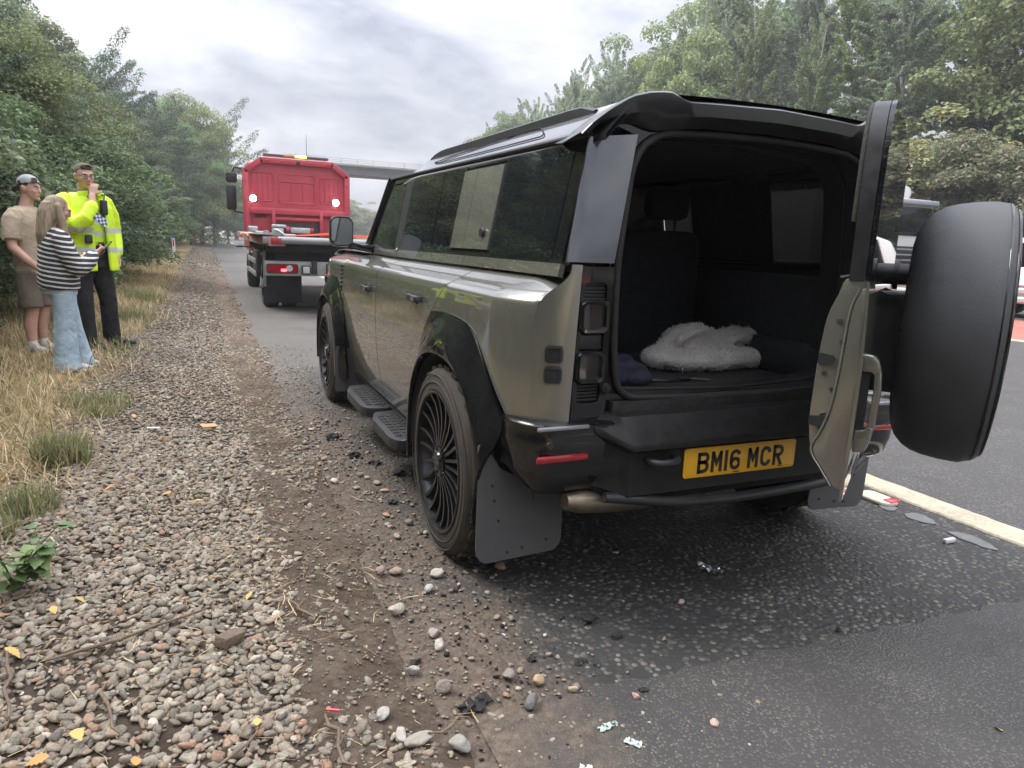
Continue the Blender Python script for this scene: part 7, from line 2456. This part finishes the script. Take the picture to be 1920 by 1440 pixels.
bl = [ball((-.02, -.03, .035), (.25, .13, .038), 18), ball((-.23, -.01, .045), (.085, .085, .042), 14), ball((-.04, .06, .10), (.14, .08, .060), 16), ball((.17, .06, .085), (.11, .075, .058), 14),
      ball((.27, .05, .075), (.065, .07, .070), 14), ball((.12, -.07, .045), (.17, .07, .036), 14), ball((-.11, -.09, .035), (.15, .06, .034), 14), ball((-.15, .05, .075), (.06, .05, .045), 12), ball((.31, .0, .03), (.055, .06, .030), 12)]
for (p, r_) in (([(-.15, .0, .10), (-.08, -.02, .135), (.02, .01, .135), (.06, .05, .13)], .020), ([(.07, -.03, .085), (.15, -.04, .115), (.26, -.01, .10)], .020), ([(-.25, -.06, .04), (-.12, -.13, .03), (.05, -.135, .032), (.2, -.11, .035)], .024),
                ([(-.12, -.04, .085), (-.05, -.09, .075), (.05, -.08, .07)], .017), ([(-.02, .0, .14), (.0, .06, .155), (-.05, .10, .13)], .018), ([(.18, .0, .11), (.22, .06, .14), (.18, .10, .12)], .018), ([(.05, .04, .11), (.08, -.02, .085), (.06, -.09, .06)], .014), ([(-.2, .02, .085), (-.25, .0, .08), (-.27, -.05, .05)], .018), ([(.3, -.02, .06), (.33, .04, .06), (.30, .08, .07)], .02)):
    bl.append(limb(spline(p, 3), [r_ * (.8 + .2 * math.sin(i * 1.7)) for i in range(len(spline(p, 3)))], 8))
me = remesh('blanket_body', bl, mk('fleece', (.62, .57, .52), 1.0, color2=(.90, .87, .83), vscale=6, bump=1.0, bscale=90), .0085, 1, .35)
_link0('fleece', me, blanket)
fuzz('pile_tufts', me, 12000, .0065, [(.85, .82, .80), (.75, .72, .69), (.92, .90, .88)], GRASS if False else mat_tone('fleece_pile', rough=1.0, bump=0, transl=.2, spec=.1), blanket, rf_)
coat = empty('folded_jacket', (-.40, .42, .772))
tag(coat, 'dark navy jacket bundled at the left of the boot', 'jacket')
cj = [ball((-.03, -.02, .045), (.13, .17, .045), 14), ball((.05, -.10, .04), (.09, .09, .038), 12), ball((-.08, .10, .14), (.07, .13, .15), 14), ball((-.09, .16, .27), (.05, .12, .13), 12), ball((-.02, .06, .09), (.09, .10, .07), 12),
      limb([(-.08, -.12, .07), (.02, -.14, .085), (.10, -.10, .06)], [.03, .032, .03], 10), limb([(-.06, -.06, .10), (.06, -.05, .095), (.11, .02, .06)], [.028, .03, .026], 10)]
_link0('cloth', remesh('jacket_cloth', cj, cloth('navy_cloth', (.020, .022, .040), .85, (.030, .032, .052), .9), .011, 2), coat)
# the white under-seat glints and strap are left to the shell; a strap lies on the floor
strap = tag(empty('strap', (-.05, .36, .774)), 'thin dark strap lying across the boot floor', 'strap')
g = G(); g.add(*tube(spline([(-.20, .06, .004), (-.10, .0, .006), (.02, .03, .004), (.10, -.02, .004)], 5), .006, 6)); g.box((.0, .02, .006), (.05, .03, .012), .003); g.obj('webbing', SATIN, strap)
# ------------------------------------------------------------------ road stud, sealant, debris
rs = wroot('road_stud', (1.47, .58, .0), 'cream road stud with a red reflector beside the edge line', 'road stud')
g = G(); vs, fs = extrude(rrect(1.47, .58, .13, .21, .05, 5), 'z', .0, .022); g.add(*bevel(vs, fs, .009, 2, 30)); g.obj('stud_body', mk('stud_cream', (.62, .58, .46), .6, var=.2, vscale=30), rs)
g = G(); g.box((1.485, .505, .022), (.075, .05, .012), .004, Matrix.Identity(4)); g.obj('reflector', mk('stud_red', (.75, .04, .09), .25, coat=.8), rs)
SEAL = mk('sealant_grey', (.12, .12, .12), .5, color2=(.20, .20, .195), vscale=20, rvar=.1)
for i, (x, y, a, b, lab) in enumerate(((1.45, .31, .055, .075, 'pale grey oval sealant patch left by a lost road stud'), (1.44, .03, .045, .11, 'long pale grey sealant patch nearest the camera by the edge line'), (1.42, .47, .045, .04, 'small curved grey sealant scar just past the road stud'))):
    pts = []
    for k in range(22):
        t = 2 * math.pi * k / 22
        r_ = 1 + .10 * math.sin(3 * t + i) + .06 * math.sin(7 * t)
        pts.append((x + a * r_ * math.cos(t), y + b * r_ * math.sin(t)))
    g = G(); vs, fs = extrude(pts, 'z', .0005, .0055); g.add(*bevel(vs, fs, .002, 1, 30))
    tag(g.obj('sealant_patch', SEAL, None), lab, 'sealant patch', 'sealant patches beside the edge line')
bitw = G(); bitw.box((1.30, .05, .012), (.07, .022, .022), .006); tag(bitw.obj('plastic_scrap', mk('scrap_white', (.66, .65, .62), .5), None), 'small white plastic scrap beside the long sealant patch', 'scrap')
# single stones one can pick out on the asphalt
def on_earth(x, y):
    return max(0.0, float(earth_z(np.array(x), np.array(y)))) if x < -.8 else 0.0
def stone_obj(x, y, s, col, label, asp=(1, .75, .6), seed=0, sub=3, z=0.0, rz=None):
    rng = np.random.default_rng(seed + 50)
    base, F = ico(sub)
    V = base.copy()
    V *= (1 + .10 * np.sin(base @ rng.normal(size=3) * 2.2 + rng.uniform(0, 6)) + .06 * np.sin(base @ rng.normal(size=3) * 4.5))[:, None]
    for k in range(7):
        n = rng.normal(size=3); n /= np.linalg.norm(n)
        d = V @ n; lim = rng.uniform(.45, .85)
        V = np.where((d > lim)[:, None], V - np.outer(d - lim, n) * .8, V)
    V *= np.array(asp) * s
    a = rng.uniform(0, 6.28) if rz is None else rz
    R = np.array([[math.cos(a), -math.sin(a), 0], [math.sin(a), math.cos(a), 0], [0, 0, 1]])
    V = V @ R.T
    zmin = V[:, 2].min()
    me = mesh('stone', V.tolist(), F.tolist(), mk('stone_%d' % seed, tuple(c * .85 for c in col), .8, color2=tuple(min(1, c * 1.2) for c in col), vscale=45, bump=.5, bscale=90), 50)
    o = _link0('stone', me, None, (x, y, z - zmin * .82 + on_earth(x, y)))
    return tag(o, label, 'stone', 'loose stones on the hard shoulder')
ST = [(-.80, .48, .026, (.36, .24, .15), 'tan triangular stone behind the mud flap'), (-1.066, .506, .029, (.45, .42, .36), 'smooth whitish stone near the rear tyre'), (-1.13, .40, .023, (.40, .40, .37), 'pale flat stone beside the whitish one'),
      (-.271, .0, .017, (.38, .28, .23), 'pinkish stone alone on the dark asphalt'), (-.983, -.256, .023, (.40, .29, .17), 'round ochre stone by the asphalt seam'), (-1.285, .277, .033, (.40, .36, .28), 'long buff stone lying in the dirt strip'),
      (-1.208, .025, .025, (.42, .39, .34), 'squarish pale stone at the edge of the dirt'), (-1.201, .106, .027, (.31, .27, .24), 'rounded grey-brown stone just beyond the squarish one'), (-1.302, -.442, .034, (.26, .25, .22), 'large grey angular stone at the bottom of the picture'),
      (-1.459, -.262, .027, (.36, .34, .31), 'tall white stone at the gravel corner'), (-1.259, -.192, .033, (.22, .19, .155), 'half-buried dirt-brown stone near the seam end'), (-1.06, -.20, .027, (.22, .19, .17), 'brown angular chip by the seam'),
      (-1.05, -.35, .032, (.15, .14, .13), 'dark grey stone at the seam end'), (-1.27, .60, .030, (.27, .20, .17), 'reddish stone beside the rear tyre'), (-1.21, .58, .027, (.31, .22, .18), 'pink cracked stone beside the rear tyre'),
      (-1.39, -.39, .031, (.30, .27, .23), 'long tan stone near the picture bottom'), (-1.43, -.36, .025, (.34, .31, .27), 'pale stone beside the long tan one'), (-.90, -.33, .016, (.40, .31, .20), 'small yellow stone on the seam'),
      (-.74, -.42, .015, (.42, .27, .24), 'small pink stone on the smooth asphalt'), (-.60, -.60, .016, (.45, .32, .28), 'pink chip near the glass fragments'), (-1.32, -.08, .025, (.36, .34, .31), 'two-toned chip beside a twig')]
for i, (x, y, s, c, l) in enumerate(ST):
    stone_obj(x, y, s, c, l, (1.0, .78, .62) if 'long' not in l else (1.35, .7, .55), i, 3, .004)
rp = random.Random(12)
PILE = [(-1.082, 1.72), (-1.04, 1.66), (-1.12, 1.80), (-1.15, 1.84), (-1.02, 1.52), (-.99, 1.45), (-1.05, 1.40), (-1.10, 1.50), (-1.16, 1.60), (-1.22, 1.7), (-1.167, 2.92), (-1.19, 2.86), (-1.14, 2.80), (-1.21, 2.98), (-1.15, 3.02), (-1.12, 2.72), (-1.24, 2.78), (-1.0, 1.28), (-1.06, 1.20), (-.98, 1.1), (-1.13, 1.12), (-1.0, .95), (-1.1, .86)]
PL = [(.40, .36, .28), (.30, .25, .20), (.48, .45, .40), (.24, .22, .20), (.42, .24, .15), (.20, .19, .18), (.34, .30, .25)]
for i, (x, y) in enumerate(PILE):
    near_ = 'rear wheel' if y < 2.2 else 'front wheel'
    c_ = PL[i % 7]
    w_ = ['buff', 'brown', 'whitish', 'grey', 'orange', 'dark', 'tan'][i % 7]
    k_ = ['', 'smaller ', 'third '][i // 7 if i // 7 < 3 else 2]
    stone_obj(x + rp.uniform(-.05, .05), y + rp.uniform(-.06, .06), rp.uniform(.010, .027), c_, '%s%s pebble strewn on the asphalt by the %s, %s in the trail' % (k_, w_, near_, ORD[i]), (1.15, rp.uniform(.6, .95), rp.uniform(.4, .65)), 40 + i, 2, .002)
# rubber crumbs from the failed tyre
def crumb(x, y, s, label, seed):
    rng = np.random.default_rng(seed)
    base, F = ico(2)
    V = base * (1 + .35 * np.sin(base @ rng.normal(size=3) * 5 + 1) + .25 * rng.normal(size=len(base)))[:, None]
    V *= np.array([1, .8, .5]) * s
    me = mesh('tyre_scrap', V.tolist(), F.tolist(), RUBBER, None)
    return tag(_link0('tyre_scrap', me, None, (x, y, .004 + s * .25 + on_earth(x, y))), label, 'rubber scrap', 'black rubber scraps on the hard shoulder')
CR = [(-.662, .007, .030, 'largest black rubber crumb on the open asphalt'), (-.62, -.12, .017, 'small black crumb right of the largest'), (-.815, -.206, .016, 'upright black crumb above the seam'), (-.95, -.14, .013, 'thin black shred left of the upright crumb'), (-.70, -.40, .013, 'black crumb on the smooth asphalt'), (-1.22, -.30, .034, 'crumpled black shred in the dirt at the seam end'), (-1.17, -.28, .024, 'black shred beside the crumpled one'), (-1.30, -.03, .018, 'black shred beside the squarish stone'),
      (-1.14, 2.58, .045, 'large black rubber lump beside the pebbles'), (-1.08, 2.15, .035, 'black rubber lump level with the running board'), (-.98, 1.98, .030, 'black lump under the running board edge'), (-.90, 1.75, .035, 'dark lump close to the rear tyre'), (-1.04, 1.33, .022, 'black pebble-like scrap among the stones'), (.15, -.35, .010, 'tiny black scrap on the wet patch')]
for i, c in enumerate(CR): crumb(*c, 70 + i)
# crumpled foil and pale scraps
def sheet(name, x, y, s, mat, label, cat, seed, h=.012, grp=None):
    rng = np.random.default_rng(seed)
    n = 7
    V = []; F = []
    for i in range(n):
        for j in range(n):
            u, w = i / (n - 1) - .5, j / (n - 1) - .5
            V.append((s * (u + rng.uniform(-.06, .06)) * (1 + .5 * w), s * .6 * (w + rng.uniform(-.06, .06)), .006 + h * rng.uniform(0, 1)))
    for i in range(n - 1):
        for j in range(n - 1):
            if rng.uniform() < .86: F.append((i * n + j, (i + 1) * n + j, (i + 1) * n + j + 1, i * n + j + 1))
    return tag(_link0(name, mesh(name, V, F, mat, None), None, (x, y, .0), (0, 0, rng.uniform(0, 6))), label, cat, grp)
FOIL = mk('foil', (.75, .75, .76), .3, metal=.9)
sheet('foil_scrap', .002, .171, .085, FOIL, 'crumpled silver foil scrap behind the car', 'foil', 1, .03)
PALE = mk('pale_scrap', (.70, .69, .66), .6)
GREENG = mk('broken_glass', (.42, .50, .46), .15, coat=.6)
for i, (x, y, s, m, l, c) in enumerate(((-.894, -.504, .045, GREENG, 'flat cluster of broken green glass on the asphalt', 'glass'), (-.855, -.585, .045, GREENG, 'second cluster of broken green glass nearer the camera', 'glass'), (-.86, -.50, .016, GREENG, 'single green glass crumb between the clusters', 'glass'),
      (-.274, .451, .022, PALE, 'white chip just behind the bumper', 'scrap'), (-.98, .02, .015, PALE, 'left of two tiny white scraps on the chippings', 'scrap'), (-.85, -.03, .016, PALE, 'right of two tiny white scraps on the chippings', 'scrap'), (-1.641, 1.158, .06, PALE, 'torn white paper scrap on the gravel', 'paper'), (-1.02, -.62, .035, PALE, 'torn white paper at the bottom edge of the picture', 'paper'))):
    sheet('glass_cluster' if c == 'glass' else 'paper_scrap', x, y, s, m, l, c, 20 + i, .008, 'litter on the hard shoulder')
tag(link('card_scrap', mesh('card_scrap', *rbox((0, 0, 0), (.10, .055, .004), .0), mk('card_orange', (.55, .33, .17), .8)), None, (-1.88, 2.90, float(gz(-1.88, 2.9)) + .045), (.15, .1, .4)), 'tan flat piece of card on the gravel', 'card')
tag(link('card_scrap', mesh('card_scrap', *rbox((0, 0, 0), (.075, .04, .004), .0), PALE), None, (-2.20, 2.86, float(gz(-2.2, 2.86)) + .045), (-.1, .1, .2)), 'white flat scrap on the gravel beside the grass tuft', 'card')
tag(link('red_stick', mesh('red_stick', *cyl((-.02, 0, 0), (.02, 0, .004), .0035, .0035, 8), mk('red_plastic', (.65, .05, .07), .4)), None, (-1.582, -.215, float(gz(-1.58, -.21)) + .035), (0, 0, -.6)), 'thin red plastic stick on the gravel', 'stick')
# smaller stones and rubber crumbs thrown over the shoulder beside the wheels
rk = np.random.default_rng(41)
def trail(x, y): return np.exp(-((x + 1.08) / .16) ** 2) * (.35 + .65 * (np.sin(y * 2.7 + 1) > 0)) + .10 * np.exp(-((x + .8) / .35) ** 2) * (y < .5)
P = scatter(520, -1.4, -.2, -.7, 5.5, trail, rk)
size = .005 + .014 * rk.beta(1.2, 2.5, len(P))
zz = np.array([on_earth(a_, b_) for a_, b_ in P]) + size * .3 + .002
a, b, c = stone_field(len(P), np.concatenate([P, zz[:, None]], -1), size, 2, rk)
tag(bulk('scattered_stones', a, b, STONE, c), 'small stones thrown across the asphalt beside the wheels', 'stones', kind='stuff')
P = scatter(420, -1.35, 0.2, -.7, 4.5, trail, rk)
size = .004 + .012 * rk.beta(1.0, 3.0, len(P))
zz = np.array([on_earth(a_, b_) for a_, b_ in P]) + size * .3 + .002
a, b, c = stone_field(len(P), np.concatenate([P, zz[:, None]], -1), size, 1, rk, np.full((len(P), 3), .014))
tag(bulk('rubber_crumbs', a, b, STONE, c), 'tiny black rubber crumbs over the hard shoulder', 'crumbs', kind='stuff')
# ------------------------------------------------------------------ plant litter over gravel
rl = np.random.default_rng(17)
def straw_d(x, y):
    return np.clip(.30 + .9 * sstep(-2.3, -2.8, x) + .5 * (np.sin(x * 4 + y * 2.2) > .5), 0, 1) * gravel_density(x, y).clip(.25, 1)
n = 5200
P2 = scatter(n, -2.95, -1.22, -.75, 6.0, straw_d, rl)
z = gz(P2[:, 0], P2[:, 1]) + rl.uniform(.010, .034, n)
a = rl.uniform(0, 3.1416, n); L = rl.uniform(.015, .085, n) * (1 + (rl.uniform(size=n) < .06) * 1.6)
d = np.stack([np.cos(a), np.sin(a), rl.normal(0, .16, n)], -1) * L[:, None] * .5
bend = np.stack([-np.sin(a), np.cos(a), rl.uniform(0, .6, n)], -1) * L[:, None] * rl.uniform(-.18, .18, (n, 1))
s = np.stack([-np.sin(a), np.cos(a), np.zeros(n)], -1) * rl.uniform(.0007, .0019, (n, 1))
P = np.concatenate([P2, z[:, None]], -1)
V = np.stack([P - d - s, P - d + s, P + bend - s, P + bend + s, P + d], 1).reshape(-1, 3)
o = (np.arange(n) * 5)[:, None]
F = np.concatenate([np.concatenate([o, o + 1, o + 3], 1), np.concatenate([o, o + 3, o + 2], 1), np.concatenate([o + 2, o + 3, o + 4], 1)])
lit = bulk('plant_litter', V, F, mat_tone('litter', rough=.9, bump=0, spec=.1), np.repeat(palette(n, rl, [(.30, .20, .11), (.20, .13, .08), (.42, .31, .18), (.12, .08, .055), (.50, .40, .26)], .25), 5, 0))
tag(lit, 'dead stalks and straw scattered through the gravel', 'litter', kind='stuff')
TWIG = mk('twig', (.12, .085, .06), .9, color2=(.22, .165, .12), vscale=30, bump=.5, bscale=120)
TW = [((-2.32, .22), (-1.88, .40), .006, 'long brown stick lying across the gravel'), ((-2.42, .30), (-2.36, -.02), .006, 'bent dark twig near the yellow leaf'), ((-2.16, .05), (-2.10, -.20), .005, 'grey twig standing among the near stones'), ((-1.62, .42), (-1.56, .25), .007, 'short grey twig in the bare earth'), ((-1.60, -.22), (-1.58, -.46), .006, 'forked pale twig near the picture bottom'), ((-1.82, 1.62), (-1.80, 1.42), .010, 'thick stub of wood upright in the gravel'), ((-1.65, 1.25), (-1.50, .98), .004, 'thin straight twig by the white paper'), ((-1.78, .02), (-1.77, -.10), .004, 'small grey twig among litter'), ((-1.36, -.40), (-1.24, -.36), .004, 'reddish twig beside the large grey stone'), ((-1.78, -.25), (-1.95, -.42), .004, 'slanting twig at the bottom of the gravel')]
for i, (p0, p1, r_, l) in enumerate(TW):
    A = Vector((*p0, float(gz(*p0)) + .034)); B = Vector((*p1, float(gz(*p1)) + .036))
    rr = random.Random(i)
    pts = [A.lerp(B, t) + Vector((rr.uniform(-.012, .012), rr.uniform(-.012, .012), rr.uniform(0, .012))) for t in (0, .2, .4, .6, .8, 1)]
    g = G(); g.add(*tube(pts, [r_ * .6, r_, r_ * .95, r_ * .85, r_ * .7, r_ * .4], 7))
    if i in (0, 4): g.add(*tube([pts[3], pts[3] + Vector((.04, .05, .012)), pts[3] + Vector((.06, .09, .012))], [r_ * .5, r_ * .4, r_ * .2], 6))
    tag(g.obj('twig', TWIG, None, 60), l, 'twig', 'twigs on the gravel')
g = G(); g.box((0, 0, 0), (.10, .045, .035), .006); o = g.obj('wood_chunk', TWIG, None); o.location = (-1.83, .22, float(gz(-1.83, .22)) + .035); o.rotation_euler = (.1, .25, .9)
tag(o, 'splintered block of brown wood on the near gravel', 'wood')
LEAFY = [mk('leaf_orange', (.52, .22, .06), .7, color2=(.62, .34, .12), vscale=30), mk('leaf_yellow', (.46, .31, .08), .7, color2=(.58, .43, .16), vscale=30), mk('leaf_brown', (.30, .15, .07), .8, color2=(.42, .24, .12), vscale=30)]
FL = [(-2.443, .35, 1, .075, 'large yellow leaf at the left edge of the gravel'), (-2.30, .60, 1, .05, 'yellow leaf pair behind the long stick'), (-2.36, .56, 1, .05, 'second yellow leaf behind the long stick'), (-2.20, -.12, 1, .07, 'torn yellow leaf at the bottom left'), (-2.24, -.20, 0, .06, 'orange leaf at the bottom left corner'), (-1.778, -.225, 1, .045, 'narrow yellow leaf near the picture bottom'), (-1.75, .52, 1, .05, 'curled yellow leaf on bare earth'), (-2.50, 1.02, 0, .06, 'orange leaf below the weed'), (-2.30, 1.75, 0, .07, 'orange leaves beside the grass clump'), (-2.05, 1.60, 0, .06, 'orange leaf cluster in mid gravel'), (-2.12, 2.52, 0, .07, 'bright orange leaf by the tall tuft'), (-2.15, 2.62, 0, .06, 'second orange leaf by the tall tuft'), (-1.72, 1.35, 1, .05, 'small yellow leaf by the wood stub'), (-1.95, 1.48, 1, .05, 'yellow leaf on dark gravel'), (-2.45, .85, 2, .06, 'brown leaf under the weed'), (-2.52, .55, 2, .06, 'rust leaf at the far left'), (-2.05, -.30, 0, .05, 'orange-brown leaf among the near stones'), (-1.93, .05, 2, .05, 'pinkish brown leaf among near stones'), (.146, -.914, 1, .045, 'yellow-green leaf alone on the wet asphalt'), (-2.35, 3.3, 0, .06, 'orange leaf near the woman'), (-2.0, 4.6, 0, .06, 'orange leaf past the tall tuft')]
LFM = [[leaf_mesh('fallen_leaf_%d_%d' % (i, k), 1.0, .33, LEAFY[i], 5 + k) for k in range(2)] for i in range(3)]
for i, (x, y, k, s_, l) in enumerate(FL):
    rr = random.Random(90 + i)
    zz = (float(gz(x, y)) + .036) if x < -1.3 else .012
    o = _link0('fallen_leaf', LFM[k][i % 2], None, (x, y, zz), (rr.uniform(-.3, .3), rr.uniform(-.4, .4), rr.uniform(0, 6.28)))
    o.scale = (s_ * .8, s_ * .8, s_ * .8)
    tag(o, l, 'leaf', 'fallen leaves')
# ------------------------------------------------------------------ air
hz = bpy.data.materials.new('haze_air'); hz.use_nodes = True
t_ = hz.node_tree; t_.nodes.clear()
vo = t_.nodes.new('ShaderNodeVolumePrincipled'); oo = t_.nodes.new('ShaderNodeOutputMaterial')
vo.inputs['Density'].default_value = HAZE; vo.inputs['Color'].default_value = (.93, .95, 1.0, 1); vo.inputs['Anisotropy'].default_value = 0.25
t_.links.new(vo.outputs[0], oo.inputs['Volume'])
g = G(); g.box((0, 185, 18), (560, 510, 38)); tag(g.obj('haze', hz, None, None), 'thin pale haze over the road', 'haze', kind='stuff')
